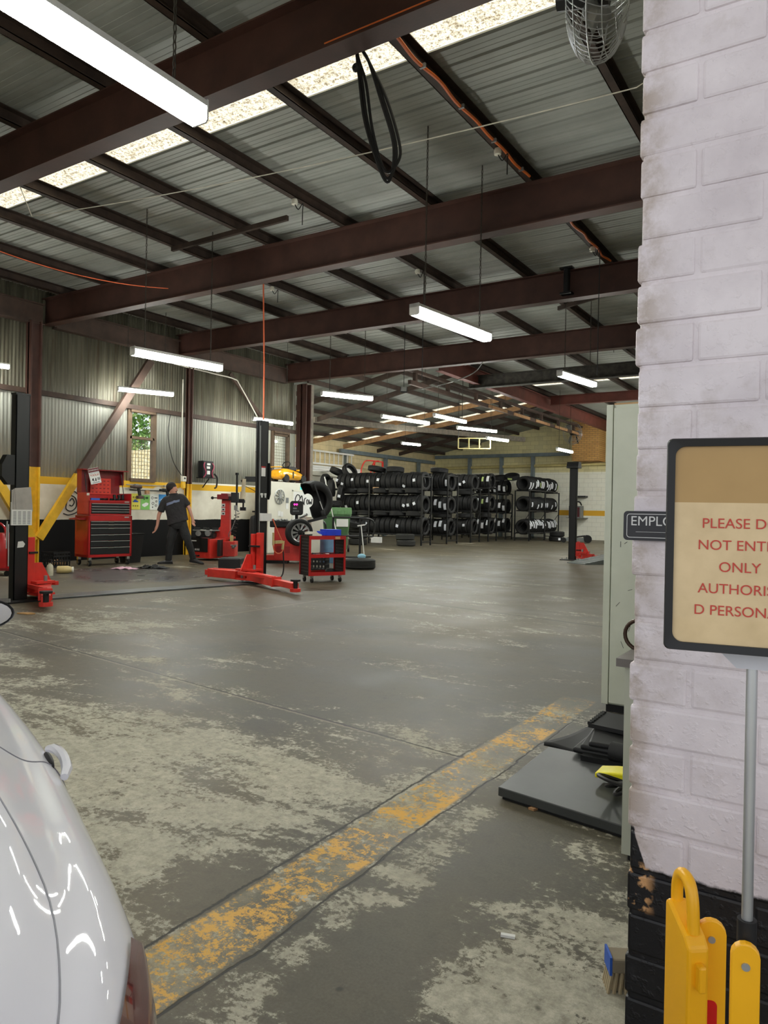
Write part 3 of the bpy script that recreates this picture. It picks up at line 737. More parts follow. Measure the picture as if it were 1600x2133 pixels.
strip_lamp((-6.35, 27.2, 3.7), (-6.25, 28.7, 3.7), 'added unseen strip lamp near the end wall, hidden by the white locker', sec=(0.12, 0.11))  # lamps from here on are added out of view to brighten the store
strip_lamp((-3.55, 20.0, 3.7), (-3.45, 21.5, 3.7), 'added unseen strip lamp in the far bay behind the brick wall', sec=(0.12, 0.11))
strip_lamp((-7.35, 29.4, 3.7), (-7.25, 30.8, 3.7), 'added unseen strip lamp closest to the end wall, hidden by the white locker', sec=(0.12, 0.11))
strip_lamp((-16.6, 17.6, 3.6), (-16.5, 19.1, 3.6), 'added unseen strip lamp in the corner of the tyre store behind the side wall', sec=(0.12, 0.11))  # pair added behind the side wall to lift the store walls
strip_lamp((-17.6, 18.4, 3.6), (-17.5, 19.8, 3.6), 'second added unseen strip lamp in the tyre store behind the side wall', sec=(0.12, 0.11))
strip_lamp((-2.05, 25.0, 3.7), (-1.95, 26.5, 3.7), 'farthest added unseen strip lamp behind the brick wall', sec=(0.12, 0.11))

# ================================================================ WHITE CAR
cu, cn = Vector((-0.914, 0.406, 0)), Vector((0.406, 0.914, 0))
car = thing('car', 'white parked car at the lower left, seen over its rear quarter', 'car', cu*0.66+cn*(-0.54), math.atan2(0.406, -0.914)+0.035)
def crom(keys, x):
    for i in range(len(keys)-1):
        if x <= keys[i+1][0] or i == len(keys)-2: break
    a = keys[max(i-1, 0)]; b_ = keys[i]; c = keys[i+1]; d = keys[min(i+2, len(keys)-1)]
    t = (x-b_[0])/(c[0]-b_[0])
    m1 = (c[1]-a[1])/(c[0]-a[0])*(c[0]-b_[0]) if c[0] != a[0] else 0
    m2 = (d[1]-b_[1])/(d[0]-b_[0])*(c[0]-b_[0]) if d[0] != b_[0] else 0
    return (2*t**3-3*t*t+1)*b_[1]+(t**3-2*t*t+t)*m1+(-2*t**3+3*t*t)*c[1]+(t**3-t*t)*m2
KW = [(0, .66), (.06, .745), (.16, .80), (.35, .845), (.7, .868), (1.2, .885), (2.0, .875), (3.0, .865), (3.6, .83), (3.95, .74), (4.15, .55)]
KSH = [(0, .60), (.2, .625), (.6, .645), (1.2, .65), (2.2, .635), (3.2, .62), (3.8, .56), (4.15, .50)]
KR = [(0, .70), (.12, .745), (.5, .80), (.85, .90), (1.3, 1.06), (1.8, 1.16), (2.3, 1.15), (2.75, 1.0), (3.1, .80), (3.7, .71), (4.05, .62), (4.15, .56)]
KB = [(0, .06), (.5, .07), (.9, .075), (1.6, .075), (2.8, .06), (3.1, .05), (4.15, .03)]
def car_section(x):
    W, zs_, zr, kb = crom(KW, x), crom(KSH, x), crom(KR, x), crom(KB, x)
    zb = min(zs_+kb+0.03, zr-.01)
    g = max(0.0, min(1.0, (zr-zb-.05)/.25))      # 0 = deck, 1 = greenhouse
    return [(W-.14, .17), (W-.05, .20), (W-.012, .30), (W, .44), (W-.002, .54), (W-.022, zs_-.03), (W-.06, zs_+.02), (W-.11, zs_+.05),
            (W-.17-.0*g, zb), (W-.21-.02*g, zb+(zr-zb)*(.35+.1*g)), (W-.30+.03*g, zb+(zr-zb)*(.62+.22*g)), (W-.45, zb+(zr-zb)*(.84+.12*g)), (0, zr)]
def car_pt(x, t):
    sct = car_section(x); n = len(sct)-1; f = min(t*n, n-1e-6); i = int(f); q = f-i
    a, b_, c, d = sct[max(i-1, 0)], sct[i], sct[i+1], sct[min(i+2, n)]
    o = []
    for k in range(2):
        o.append(0.5*((2*b_[k])+(c[k]-a[k])*q+(2*a[k]-5*b_[k]+4*c[k]-d[k])*q*q+(3*b_[k]-a[k]-3*c[k]+d[k])*q**3))
    return o
NXc, NTc = 120, 96
bodyb, glassb = B(), B()
pts = {}
for sgn in (-1, 1):
    for part in ('body', 'glass'):
        bb = bodyb if part == 'body' else glassb; cache = {}
        def gv(i, k):
            if (i, k) not in cache:
                w, z = car_pt(4.15*i/NXc, k/NTc); cache[(i, k)] = bb.bm.verts.new((4.15*i/NXc, sgn*w, z))
            return cache[(i, k)]
        for i in range(NXc):
            for k in range(NTc):
                x = 4.15*(i+.5)/NXc; t = (k+.5)/NTc
                side = 8.15/12 < t < 10.2/12 and 1.28 < x < 2.72 and not (1.98 < x < 2.06)
                wind = t > 10.6/12 and (0.62 < x < 1.2 or 2.45 < x < 3.02)
                if (part == 'glass') == (side or wind):
                    fc = bb.bm.faces.new((gv(i, k), gv(i+1, k), gv(i+1, k+1), gv(i, k+1)))
                    zz_ = car_pt(x, t)[1]
                    if part == 'body' and t < 5/12 and min((x-.72)**2+(zz_-.27)**2, (x-3.25)**2+(zz_-.27)**2) < .31**2: fc.material_index = 1
for x in (0.0, 4.15):
    ring = [car_pt(x, k/24) for k in range(25)]
    vs = [bodyb.bm.verts.new((x, -w, z)) for w, z in ring]+[bodyb.bm.verts.new((x, w, z)) for w, z in ring[::-1][1:]]
    bodyb.bm.faces.new(vs)
bmesh.ops.remove_doubles(bodyb.bm, verts=bodyb.bm.verts, dist=1e-4)
bodyb.obj('body', [M['carpaint'], M['blackm']], car, smooth=True)
glassb.obj('window_glass', M['carglass'], car, smooth=True)
bmesh_lines = []
def car_surf(x, t, sgn=-1, off=0.0):
    w, z = car_pt(x, t); w2, z2 = car_pt(x, t+.004); w1, z1 = car_pt(x, max(t-.004, 0))
    nx, nz = (z2-z1), -(w2-w1); l = math.hypot(nx, nz) or 1
    return Vector((x, sgn*(w+nx/l*off), z+nz/l*off))
for sgn in (-1, 1):                                 # tail lamps wrap the rear corners
    rows = []
    for i in range(15):
        x = 0.002+0.31*i/14; f = i/14
        t0 = (3.6+1.0*f**2)/12; t1 = (5.75-.5*f**2)/12
        rows.append([car_surf(x, t0+(t1-t0)*k/8, sgn, 0.012*(1-abs(k-4)/4*.6)) for k in range(9)])
    b = B().grid(rows); b.obj('tail_lamp', M['taillamp'], car, smooth=True)
    # door handle near the shut line
    b = B(); hp = [car_surf(.90+.20*i/8, 5.35/12, sgn, 0.008+0.017*sin(pi*i/8)**.5) for i in range(9)]
    b.tube(hp, [.008]+[.011]*7+[.008], 8); b.obj('door_handle', M['carpaint'], car, smooth=True)
    b = B().sph(car_surf(1.0, 5.5/12, sgn, -.004), 0.035, sc=(1.3, .25, .6)); b.obj('handle_recess', M['blackm'], car, smooth=True)
gap = mat('panel_gap', (150, 150, 158), 0.6)
def seam(pts2, sgn, name='panel_seam', r=0.0014):
    B().tube([car_surf(x, t/12, sgn, 0.0006) for x, t in smoothpath2(pts2)], r, 5).obj(name, gap, car)
def smoothpath2(p): return [(v.x, v.y) for v in smoothpath([(a, c, 0) for a, c in p], 6)]
for sgn in (-1, 1):
    seam([(0.03, 6.6), (.18, 7.0), (.38, 7.5), (.60, 8.3), (.72, 9.5), (.78, 11.0)], sgn)
    seam([(.90, 9.0), (.88, 7.8), (.90, 6.6), (.96, 5.6), (.96, 4.6), (.98, 3.0), (.98, 1.2)], sgn)
    for x in (0.72, 3.25):
        w = crom(KW, x)
        B().lathe([(.0, -.10), (.20, -.10), (.28, -.10), (.285, -.06), (.285, .06), (.28, .10), (.20, .10), (.19, .06), (0, .05)], 32, mat=Matrix.Rotation(-sgn*pi/2, 4, 'X')).obj('wheel', M['rubber'], car, smooth=True, loc=(x, sgn*(w-.15), .285))
    b = B()
    mp = Vector((3.00, sgn*0.955, 0.70))
    rows = []
    for i in range(9):
        f = i/8; sc = (1-.55*f**2.2)
        rows.append([mp+Vector((f*.11, .115*sc*cos(a)*(1 if cos(a)*sgn > 0 else .9), .072*sc*sin(a)*(1-.15*cos(a)*sgn))) for a in [2*pi*k/20 for k in range(20)]])
    b.grid(rows, closed=True); b.bm.faces.new([v for v in b.bm.verts][-20:])
    b.bar((3.02, sgn*.80, .66), (3.02, sgn*.92, .69), .06, .04)
    b.obj('mirror_housing', M['carpaint'], car, smooth=True)
    b = B(); b.quad([(mp + Vector((.004, .108*cos(a), .066*sin(a)))) for a in [2*pi*k/20 for k in range(20)]]); b.obj('mirror_rim', M['blackm'], car)
    b = B(); b.quad([(mp + Vector((.001, .098*cos(a)+.004*sgn, .055*sin(a)))) for a in [2*pi*k/20 for k in range(20)]]); b.obj('mirror_glass', M['chrome'], car)

# ================================================================ SIGN ON POLE, FRONT BARRIERS
sg = thing('sign_stand', 'portrait framed sign with red lettering on a thin grey pole, at right', 'sign', (-0.113, 1.118, 0.0))
sx = Vector((0.925, -0.38, 0)).normalized()*-1      # placeholder, recomputed below
P0 = Vector((-0.2165, 1.0505, 0)); Pc = Vector((-0.116, 1.100, 0))
xd = Vector((0.5415+0.36, 0.8407-0.88, 0)).normalized()
# direction of the sheet: screen right, turned toward the viewer by about 22 degrees
a22 = radians(22)
xd = (rt0*cos(a22) - fw0*sin(a22)).normalized(); zd = Vector((0, 0, 1)); nd = xd.cross(zd)   # nd faces the viewer
org = Vector((-0.2165, 1.0505, 1.161))             # left edge middle
Ws, Hs = 0.192, 0.286
cen = org + xd*Ws/2
mt = Matrix.Translation(-Vector((-0.113, 1.118, 0))) @ frame(cen, xd, zd)
def rrect(w, h, r, n=6):
    pts = []
    for cx, cz, a0 in ((w/2-r, h/2-r, 0), (-w/2+r, h/2-r, pi/2), (-w/2+r, -h/2+r, pi), (w/2-r, -h/2+r, 1.5*pi)):
        for i in range(n+1): a = a0+pi/2*i/n; pts.append((cx+r*cos(a), cz+r*sin(a)))
    return pts
b = B(); outer, inner = rrect(Ws, Hs, 0.008), rrect(Ws-.022, Hs-.022, 0.013)
b.grid([[(x, z, -.010) for x, z in outer], [(x, z, .006) for x, z in outer], [(x*.985, z*.99, .010) for x, z in outer], [(x, z, .008) for x, z in inner], [(x, z, .001) for x, z in inner]], closed=True)
b.quad([(x, z, -.010) for x, z in outer])
o = b.obj('sign_frame', mat('glossy_black_frame', (8, 8, 9), 0.5), sg); o.matrix_local = mt
def sheet_mat2():
    k = NT('buff_notice_sheet'); X, Y, Z = k.sep()
    c = k.mix(k.step(k.noise(18, 5, 0.6), 0.35, 0.7), lin((222, 196, 150)), lin((206, 180, 134)))
    c = k.mix(k.step(Y, 0.0565, 0.0568), c, k.mix(k.noise(14, 3), lin((166, 130, 70)), lin((182, 146, 84))))
    sm = k.step(k.noise(25, 4, 0.6, vec=k.coord(loc=(1, 4, 0))), 0.66, 0.76)
    c = k.mix(k.math('MULTIPLY', sm, 0.35), c, lin((150, 124, 88)))
    k.col(c); k.rough(0.45); k.b.inputs['Coat Weight'].default_value = 0.25; return k.m
b = B(); b.quad([(x, z, .0035) for x, z in rrect(Ws-.02, Hs-.02, 0.012)])
o = b.obj('notice_sheet', sheet_mat2(), sg); o.matrix_local = mt
lines = [('PLEASE DO', .0285, 0), ('NOT ENTER', -.0005, 0), ('ONLY', -.0295, 0.0), ('AUTHORISE', -.0585, 0), ('D PERSONAL', -.0875, 0)]
for body, z, dx in lines:
    text('lettering', body, 0.0188, mt @ Matrix.Translation((-0.004, z, .0042)), M['mattemp'], sg, 0.0002, spacing=1.0)
def loc(p): return Vector(p) - Vector((-0.113, 1.118, 0))
pt = Vector((-0.1135, 1.1155, 0))
B().cyl(loc(pt+Vector((0, 0, .30))), loc(pt+Vector((0, 0, 1.005))), 0.0072, n=18).obj('pole', M['alu'], sg, smooth=True)
b = B(); b.prism([(-.055, 0.035), (.055, .035), (.02, 0), (-.02, 0)], -.008, .004, 'xz')
o = b.obj('clear_bracket', mat('milky_bracket', (200, 200, 205), 0.3), sg); o.matrix_local = Matrix.Translation(loc((pt.x, pt.y, 0.992))) @ frame((0, 0, 0), xd, -nd)
B().cyl(loc(pt), loc(pt+Vector((0, 0, .30))), 0.012, n=16).obj('lower_tube', M['black'], sg, smooth=True)
B().cyl(loc(pt+Vector((0, 0, 0))), loc(pt+Vector((0, 0, .018))), 0.13, .11, n=32).obj('round_base', M['black'], sg, smooth=True)

B().cyl(loc(pt+Vector((0, 0, .60))), loc(pt+Vector((0, 0, .648))), 0.0125, n=16).obj('collar', M['blackm'], sg, smooth=True)
# small black wall sign behind
b = B(); b.prism(rrect(0.26, 0.060, 0.008), -.003, .003, 'xz')
es = thing('wall_sign', 'small black sign with white lettering on the brick wall, half hidden by the framed sign', 'sign', (-0.271, YD-0.006, 1.177))
b.obj('plate', mat('black_sign_plate', (34, 34, 38), 0.5, var=.06), es)
o1, o2 = rrect(.247, .049, .006), rrect(.2445, .0465, .005)
B().grid([[(x, -.0036, z) for x, z in o1], [(x, -.0036, z) for x, z in o2]], closed=True).obj('border_line', M['whiteink'], es)
fm = frame((0, 0, 0), (1, 0, 0), (0, 0, 1))
text('lettering', 'EMPLOYEES', 0.0275, Matrix.Translation((-0.116, -.0036, .009)) @ fm, M['whiteink'], es, .0002, align='LEFT')
text('lettering', 'ONLY', 0.018, Matrix.Translation((0, -.0036, -.0125)) @ fm, M['whiteink'], es, .0002, bold=0.0004)
B().bx(-.105, -.04, -.0037, -.003, -.0128, -.0122).bx(.035, .085, -.0037, -.003, -.0128, -.0122).obj('rule_line', M['whiteink'], es)

# yellow folding barrier
br_ = thing('folding_barrier', 'folded yellow plastic barrier with red reflectors at the lower right', 'barrier', (-0.17, 1.24, 0))
def blp(p): return Vector(p)-Vector((-0.17, 1.24, 0))
def slat(x, y, rz, h, w=.044, th=.012, tilt=0.0, z0=0.03):
    b = B(); pr = []
    for i in range(9): a = pi*i/8; pr.append((w/2*cos(a), h-w/2+w/2*sin(a)))
    b.prism([(w/2, z0), *pr, (-w/2, z0)], -th/2, th/2, 'xz')
    o = b.obj('slat', M['yplastic'], br_, bevel=.002); o.location = blp((x, y, 0)); o.rotation_euler = (0, tilt, rz)
    r = B().prism(rrect(.019, .16, .008), -th/2-.0012, -th/2, 'xz').obj('reflector', mat('red_reflector', (206, 32, 30), 0.3), o); r.location = (0, 0, h-.205)
    c = B().cyl((0, -th/2-.002, h-.03), (0, th/2+.002, h-.03), .0055, n=12).obj('rivet', M['alu'], o)
    return o
rzs = math.atan2(xd.y, xd.x)
slat(-0.1775, 1.2485, rzs+.15, 0.567)
slat(-0.1125, 1.0925, rzs+.05, 0.628, w=.036)
# end frame with handle loop, seen edge-on
def endframe():
    b = B(); d, w = .034, .075
    b.prism([(-w/2, .03), (w/2, .03), (w/2, .560), (w/2-.012, .574), (-w/2+.01, .604), (-w/2, .598)], -d/2, d/2, 'xz')
    o = b.obj('end_frame', M['yplastic'], br_, bevel=.005)
    lp = smoothpath([(-.030, 0, .585), (-.030, 0, .625), (-.018, 0, .648), (.004, 0, .646), (.016, 0, .622), (.020, 0, .575)], 6)
    hh = B().tube(lp, .0095, 10).obj('handle_loop', M['yplastic'], o, smooth=True)
    kk = B().bx(w/2-.002, w/2+.014, -.006, .006, .500, .540).obj('hook', M['yplastic'], o, bevel=.003)
    kk = B().cyl((.0, -d/2-.008, .36), (.0, d/2+.008, .36), .024, n=20).obj('hinge_boss', M['yplastic'], o)
    o.location = blp((-0.209, 1.222, -.017)); o.rotation_euler = (0, 0, rzs-radians(62))
    return o
endframe()
for q in (-1, 1): B().box(blp((-0.215+q*.0, 1.222, 0.015)), (.10, .05, .03)).obj('foot', M['blackm'], br_)  if q > 0 else None
# ================================================================ LOCKER, DESK, PLATES
lk = thing('steel_locker', 'tall off-white steel locker standing beside the brick wall', 'locker', (-1.27, 4.45, 0))
def scuff_mat():
    k = NT('scuffed_pale_green_steel')
    c = k.mix(k.step(k.noise(3, 4), 0.35, 0.7), lin((206, 209, 192)), lin((190, 194, 176)))
    s = k.math('MULTIPLY', k.step(k.noise(9, 6, 0.75, vec=k.coord(scale=(1, 1, .5))), 0.64, 0.72), 0.6)
    c = k.mix(s, c, lin((118, 116, 102))); k.col(c); k.rough(0.45); return k.m
M['locker'] = scuff_mat()
B().bx(0, 0.92, 0.012, 0.52, 0.05, 1.86).obj('cabinet_body', M['locker'], lk)
B().bx(0.045, 0.90, -0.008, 0.010, 0.06, 1.84).obj('door', M['locker'], lk, bevel=.004)
B().bx(0, 0.040, -0.006, 0.012, 0.05, 1.86).obj('edge_strip', M['locker'], lk, bevel=.003)
B().bx(0.02, 0.90, 0.03, 0.50, 0, 0.05).obj('plinth', M['blackm'], lk)
b = B()
for (x, z, rx, rz_) in ((.10, 1.02, .05, .0), (.13, 1.03, .03, .9), (.16, .52, .05, .3), (.12, .42, .06, -.4), (.16, .75, .04, 1.2), (.09, .66, .05, .7)):
    b.box((x, -.0085, z), (.0025, .001, rx*.7), (0, rz_, 0))
b.obj('scratch_marks', M['blackink'], lk)
tag(B().bx(-1.24, -0.40, 4.5, 4.95, 1.866, 1.876).obj('board', M['card']), 'thin brown board lying on top of the white locker', 'board')
dk = thing('workbench', 'narrow white bench end with grey worktop beside the brick wall', 'bench', (-0.66, 2.60, 0))
B().bx(-0.025, 0.75, -0.03, 0.50, 0.672, 0.700).obj('worktop', mat('grey_worktop', (122, 116, 112), 0.6), dk)
B().bx(0, 0.70, -0.01, 0.012, 0.02, 0.672).obj('end_panel', M['locker'], dk)
B().bx(0, 0.02, 0.012, 0.46, 0.02, 0.672).obj('side_panel', M['locker'], dk)
B().bx(0.02, 0.66, 0.0, 0.44, 0, 0.03).obj('plinth', M['blackm'], dk)
t = thing('metal_ring', 'dark metal ring standing on the grey bench top', 'ring', (-0.655, 2.78, 0.700))
ring = [(.055*cos(a), 0, .055+.055*sin(a)) for a in [2*pi*i/24 for i in range(24)]]
B().tube(ring, .0075, 8, closed=True).obj('hoop', mat('dark_bronze', (70, 52, 40), .4, metal=.5), t, smooth=True)
# steel plate lying over the drain, rubber mat etc.
pl = B().prism([(-1.232, 2.835), (-0.60, 2.735), (-0.60, 3.45), (-1.245, 3.47)], 0.012, 0.05, 'xy').obj('ramp_plate', mat('dark_rubber_plate', (62, 64, 63), 0.4, var=.2, vscale=4), bevel=.004)
tag(pl, 'large flat dark grey plate lying on the floor by the bench', 'plate')
tag(B().prism([(-1.215, 2.845), (-0.62, 2.75), (-0.62, 3.42), (-1.22, 3.44)], 0.0, 0.012, 'xy').obj('gap_shade', M['blackm']), 'black packing layer under the large dark plate', 'shading')  # black sheet stands in for the dark gap under the plate
tag(B().prism([(-1.085, 2.802), (-1.06, 2.798), (-1.05, 2.82), (-1.075, 2.824)], 0.001, 0.010, 'xy').obj('wood_offcut', M['timber']), 'small wood offcut poking out from under the dark plate', 'offcut')
def mat_piece(name, poly, z, th, lab, cat, m, bump=.02, seed=1):
    rg = random.Random(seed); b = B(); n = 26; rows = []
    x0 = min(p[0] for p in poly); x1 = max(p[0] for p in poly)
    P = [Vector((*p, 0)) for p in poly]
    for i in range(n+1):
        a = P[0].lerp(P[1], i/n); c = P[3].lerp(P[2], i/n)
        rows.append([a.lerp(c, k/n)+Vector((0, 0, z+bump*(.5+.5*sin(i*.5+k*.33+seed))*(.4+.6*sin(pi*i/n)))) for k in range(n+1)])
    b.grid(rows); o = b.obj(name, m, smooth=True, solid=th); return tag(o, lab, cat)
mat_piece('rubber_mat', [(-1.285, 3.515), (-0.55, 3.50), (-0.55, 4.30), (-1.10, 4.36)], .03, .018, 'crumpled black ribbed rubber mat behind the dark plate', 'mat', M['rubber'], .035, 2)
mb = thing('floor_mat_roll', 'folded black car floor mats heaped on the rubber mat', 'mats', (-0.92, 3.60, 0.035))
b = B()
for i in range(3): b.box((0.06+.012*i, .02*i, .03+i*.028), (.50-.02*i, .36, .026), (0.05*i, .03, .08*i))
b.obj('mat_stack', M['blackm'], mb, bevel=.01)
b = B(); b.prism([(-.17, .0), (.26, -.05), (.26, .20), (-.16, .27)], .105, .125, 'xy')
for i in range(14): b.box((-.165+.004*(i % 2), .01+i*.018, .125), (.02, .010, .014))
b.obj('ribbed_top', M['rubber'], mb)
B().cyl((.0, -.19, .07), (.30, -.24, .07), .045, n=14).obj('rolled_end', M['rubber'], mb, smooth=True)
b = B().bx(-1.05, -0.55, 3.36, 3.50, 0.05, 0.075)
tag(b.obj('drain_edge', mat('oily_black_edge', (16, 16, 16), .3)), 'oily black strip between the dark plate and rubber mat', 'strip')
yw = thing('yellow_wedge', 'bright yellow plastic wheel wedge beside the bench', 'wedge', (-0.84, 3.16, 0.075))
b = B(); b.prism([(-.07, .0), (.20, .02), (.20, .055), (.0, .035), (-.07, .022)], -.05, .06, 'xz')
b.obj('wedge_body', mat('bright_yellow_plastic', (240, 224, 24), .4), yw, bevel=.006)
B().prism([(.06, .044), (.15, .054), (.15, .060), (.06, .050)], -.02, .03, 'xz').obj('hand_slot', M['yellow'], yw)
b = B()
for i in range(3):
    r = .10+.02*i; b.tube([(-.73-.02*i+r*.62*cos(a), 3.00+r*.8*sin(a), .075+.05*(1+cos(a+i))*.8) for a in [2*pi*j/22 for j in range(22)]], .008, 6, closed=True)
tag(b.obj('cable_coil', M['cable'], smooth=True), 'loose black cable coil leaning beside the bench on the plate', 'cable')
# old broom head on the floor by the brick wall
bm_ = thing('broom_head', 'worn broom head lying on the floor against the brick wall', 'broom', (-0.462, 1.90, 0), 0.5)
B().bx(-.05, .07, -.03, .03, 0.05, .085).obj('block', mat('grey_worn_wood', (140, 128, 108), .8), bm_, bevel=.006)
b = B()
for i in range(9):
    for j in range(5): b.bar((-.045+i*.013, -.024+j*.012, .05), (-.055+i*.0145, -.028+j*.013, 0.0), .006, .006)
b.obj('bristles', mat('straw_bristle', (176, 160, 128), .9), bm_)
B().bx(-.052, -.046, -.03, .03, .045, .09).obj('blue_edge', M['blue'], bm_)
# ================================================================ LIFTS
def lift(name, loc, rz, h, label, arms, cap=False, ch=.78):
    t = thing(name, label, 'car lift', loc, rz)
    b = B(); hw, d = 0.050, 0.092
    b.bx(-hw, hw, -d, -d+.02, .02, h); b.bx(-hw, -hw+.014, -d, d, .02, h); b.bx(hw-.014, hw, -d, d, .02, h)
    b.bx(-hw, -hw+.05, d-.014, d, .02, h); b.bx(hw-.035, hw, d-.014, d, .02, h)
    b.obj('column', M['black'], t, bevel=.004)
    B().bx(-.22, .22, -.26, .26, 0, .02).obj('base_plate', M['blackm'], t)
    b = B()
    for x in (-.18, .18):
        for y in (-.21, .21): b.cyl((x, y, .02), (x, y, .06), .014, n=6)
    b.obj('anchor_bolt', M['galv'], t)
    b = B(); b.bx(-.02, hw-.016, d-.05, d+.10, .10, ch); b.bx(-.14, -.05, d-.02, d+.06, .12, ch+.02)
    b.bx(-.032, .032, -.06, d, .15, ch-.08)
    b.obj('carriage', M['redlift'], t, bevel=.004)
    B().bx(-.13, hw+.005, d+.02, d+.13, ch-.205, ch-.18).obj('rubber_guard', M['blackm'], t)
    b = B()
    for i in range(8): b.bx(-.03, .0, d-.03, d-.024, .85+i*.045, .868+i*.045)
    b.obj('ladder_slots', M['grey'], t)
    B().cyl((0, -.02, .8), (0, -.02, h-.05), .018).obj('lift_chain', M['galv'], t)
    # bracket and triangular gusset
    b = B(); b.prism([(d+.04, .16), (d+.34, .16), (d+.34, .21), (d+.20, .46), (d+.04, .46)], hw-.045, hw-.025, 'yz'); b.bx(-.20, .16, d+.05, d+.30, .205, .235); b.bx(-.20, .16, d+.05, d+.30, .06, .085); b.bx(-.03, .01, d+.06, d+.28, .06, .23)
    b.obj('arm_bracket', M['redlift'], t)
    for px_, py_ in ((-.15, d+.2), (.11, d+.2)): B().cyl((px_, py_, .04), (px_, py_, .30), .022).obj('pivot_pin', M['galv'], t)
    for (x0, y0, x1, y1, pad, mid) in arms:
        p0, p1 = Vector((x0, y0, .13)), Vector((x1, y1, .115)); q = p0.lerp(p1, mid)
        u = (p1-p0).normalized(); sd = u.cross(Vector((0, 0, 1)))
        a = B(); a.bar(p0, q, .14, .13)
        a.bar(p0+sd*.20+Vector((0, 0, .05)), q-u*.06+Vector((0, 0, .05)), .05, .05)
        ao = a.obj('swing_arm', M['redlift'], t, bevel=.004)
        B().bar(q-u*.08, p1, .10, .085).obj('arm_extension', M['redlift'], ao, bevel=.004)
        B().bar(q-u*.015, q+u*.012, .155, .142).obj('arm_collar', M['redlift'], ao)
        if pad:
            B().cyl(p1+Vector((0, 0, -.075)), p1+Vector((0, 0, -.03)), .075, n=18).obj('arm_tip', M['redlift'], ao)
            b = B(); b.cyl(p1+Vector((0, 0, -.03)), p1+Vector((0, 0, .07)), .032); b.cyl(p1+Vector((0, 0, .07)), p1+Vector((0, 0, .095)), .07, n=18); b.obj('lift_pad', M['blackm'], ao)
    if cap:
        B().prism([(-.14, h), (.14, h), (.14, h+.05), (.09, h+.16), (-.09, h+.16), (-.14, h+.05)], -.15, .15, 'xz').obj('top_cap', M['black'], t)
    else:
        B().bx(-hw-.004, hw+.004, -d-.004, d+.004, h-.01, h+.012).obj('top_plate', M['black'], t)
    return t
l1 = lift('car_lift_post', (-8.6, 5.10, 0), 0.0, 2.53, 'black lift post with red arms at the far left, a paper holder on its face', [(.08, .30, .93, -.22, True, .55), (-.12, .36, -.50, .62, False, .8)])
l2 = lift('car_lift_post', (-8.0, 8.78, 0), pi, 2.58, 'black lift post with red arms in the centre, in front of the wheel balancer', [(-.10, .32, -1.50, .92, True, .6), (.14, .34, 1.0, .18, False, .85)])
l3 = lift('car_lift_post', (-6.03, 18.30, 0), -pi/2, 2.35, 'black capped lift post with red carriage standing alone beyond the white locker', [(.08, .30, .12, .66, False, .7)], cap=True, ch=.46)
# fittings on the posts (all fixed to them)
B().prism([(-.13, 1.66), (-.07, 1.78), (.03, 1.78), (.03, 1.42), (-.05, 1.42), (-.13, 1.52)], -.05, .045, 'yz').obj('power_unit_cover', M['black'], l1).location = (0, -.12, .0)
hld = B().bx(.053, .075, -.14, .12, 0.93, 1.12).bx(.053, .057, -.14, .12, 1.12, 1.21).obj('paper_holder', M['paper'], l1)
b = B()
for i in range(4):
    for j in range(12): b.bx(.0752, .0758, -.12+i*.06, -.08+i*.06, .945+j*.0135, .951+j*.0135)
tag(b.obj('printed_lines', M['grey'], hld), 'faint printed grey columns')
b = B()
for i in range(3): b.box((.058+.005*i, -.01+.012*i, 1.21+.015*i), (.003, .25-.02*i, .30), (0.05*i, 0, 0))
b.obj('loose_papers', mat('plastic_sleeve_paper', (178, 172, 164), .5, var=.15), hld)
B().prism([(-.05, .655), (.03, .66), (.05, .70), (.02, .735), (-.04, .73)], .0515, .0535, 'yz').obj('torn_sticker', M['paper'], l1)
# right post: stickers, white box, hoses, hooks (local +x is world -X after the half turn, so the camera side is local -x)
o = B().bx(-.0525, -.0505, -.03, .065, 1.70, 1.86).obj('warning_sticker', M['paper'], l2); B().bx(-.0532, -.0520, -.03, .065, 1.835, 1.86).obj('red_heading', M['red'], o)
for y in (-.02, .06):
    b = B(); b.bx(-.075, -.0505, y-.018, y+.018, 1.395, 1.43).bx(-.075, -.06, y-.012, y+.012, 1.36, 1.40); b.obj('hook', M['white'], l2)
B().bx(-.105, -.0505, -.14, .09, .985, 1.11).obj('white_box', M['white'], l2, bevel=.004)
B().prism([(-.16, 1.80), (-.125, 1.92), (-.125, 1.33), (-.16, 1.42)], -.06, .06, 'yz').obj('power_unit_cover', M['black'], l2)
B().tube([(-.06, .10, .75), (-.06, .105, 1.3), (-.06, .11, 2.5)], .006, 6).obj('control_cable', M['galv'], l2)
hose = smoothpath([(-.13, -.14, 1.02), (-.14, -.26, .80), (-.16, -.36, .62), (-.16, -.36, .50), (-.16, -.26, .46), (-.16, -.16, .50), (-.15, -.13, .62)], 5)
B().tube(hose, .010, 6).obj('orange_air_hose', M['orangecord'], l2, smooth=True)
b = B(); b.bx(-.17, -.14, -.35, -.17, .62, .67); b.cyl((-.155, -.13, .60), (-.155, -.13, .80), .016); b.cyl((-.155, -.36, .52), (-.155, -.38, .66), .02)
b.obj('air_fitting', M['amber'], l2)
B().tube(smoothpath([(-.16, -.37, .52), (-.16, -.39, .2), (-.14, -.33, .06), (-.09, -.16, .05), (-.06, -.12, .04)], 5), .011, 6).obj('black_hose', M['cable'], l2, smooth=True)
tag(B().prism([(-8.80, 5.37), (-8.42, 5.37), (-7.83, 8.50), (-8.17, 8.50)], 0, .022, 'xy').obj('cable_cover', mat('worn_steel_cover', (92, 95, 96), .4, metal=.5, var=.5, vscale=3), bevel=.004), 'worn steel floor cover strip between the two nearest lift posts', 'floor cover')
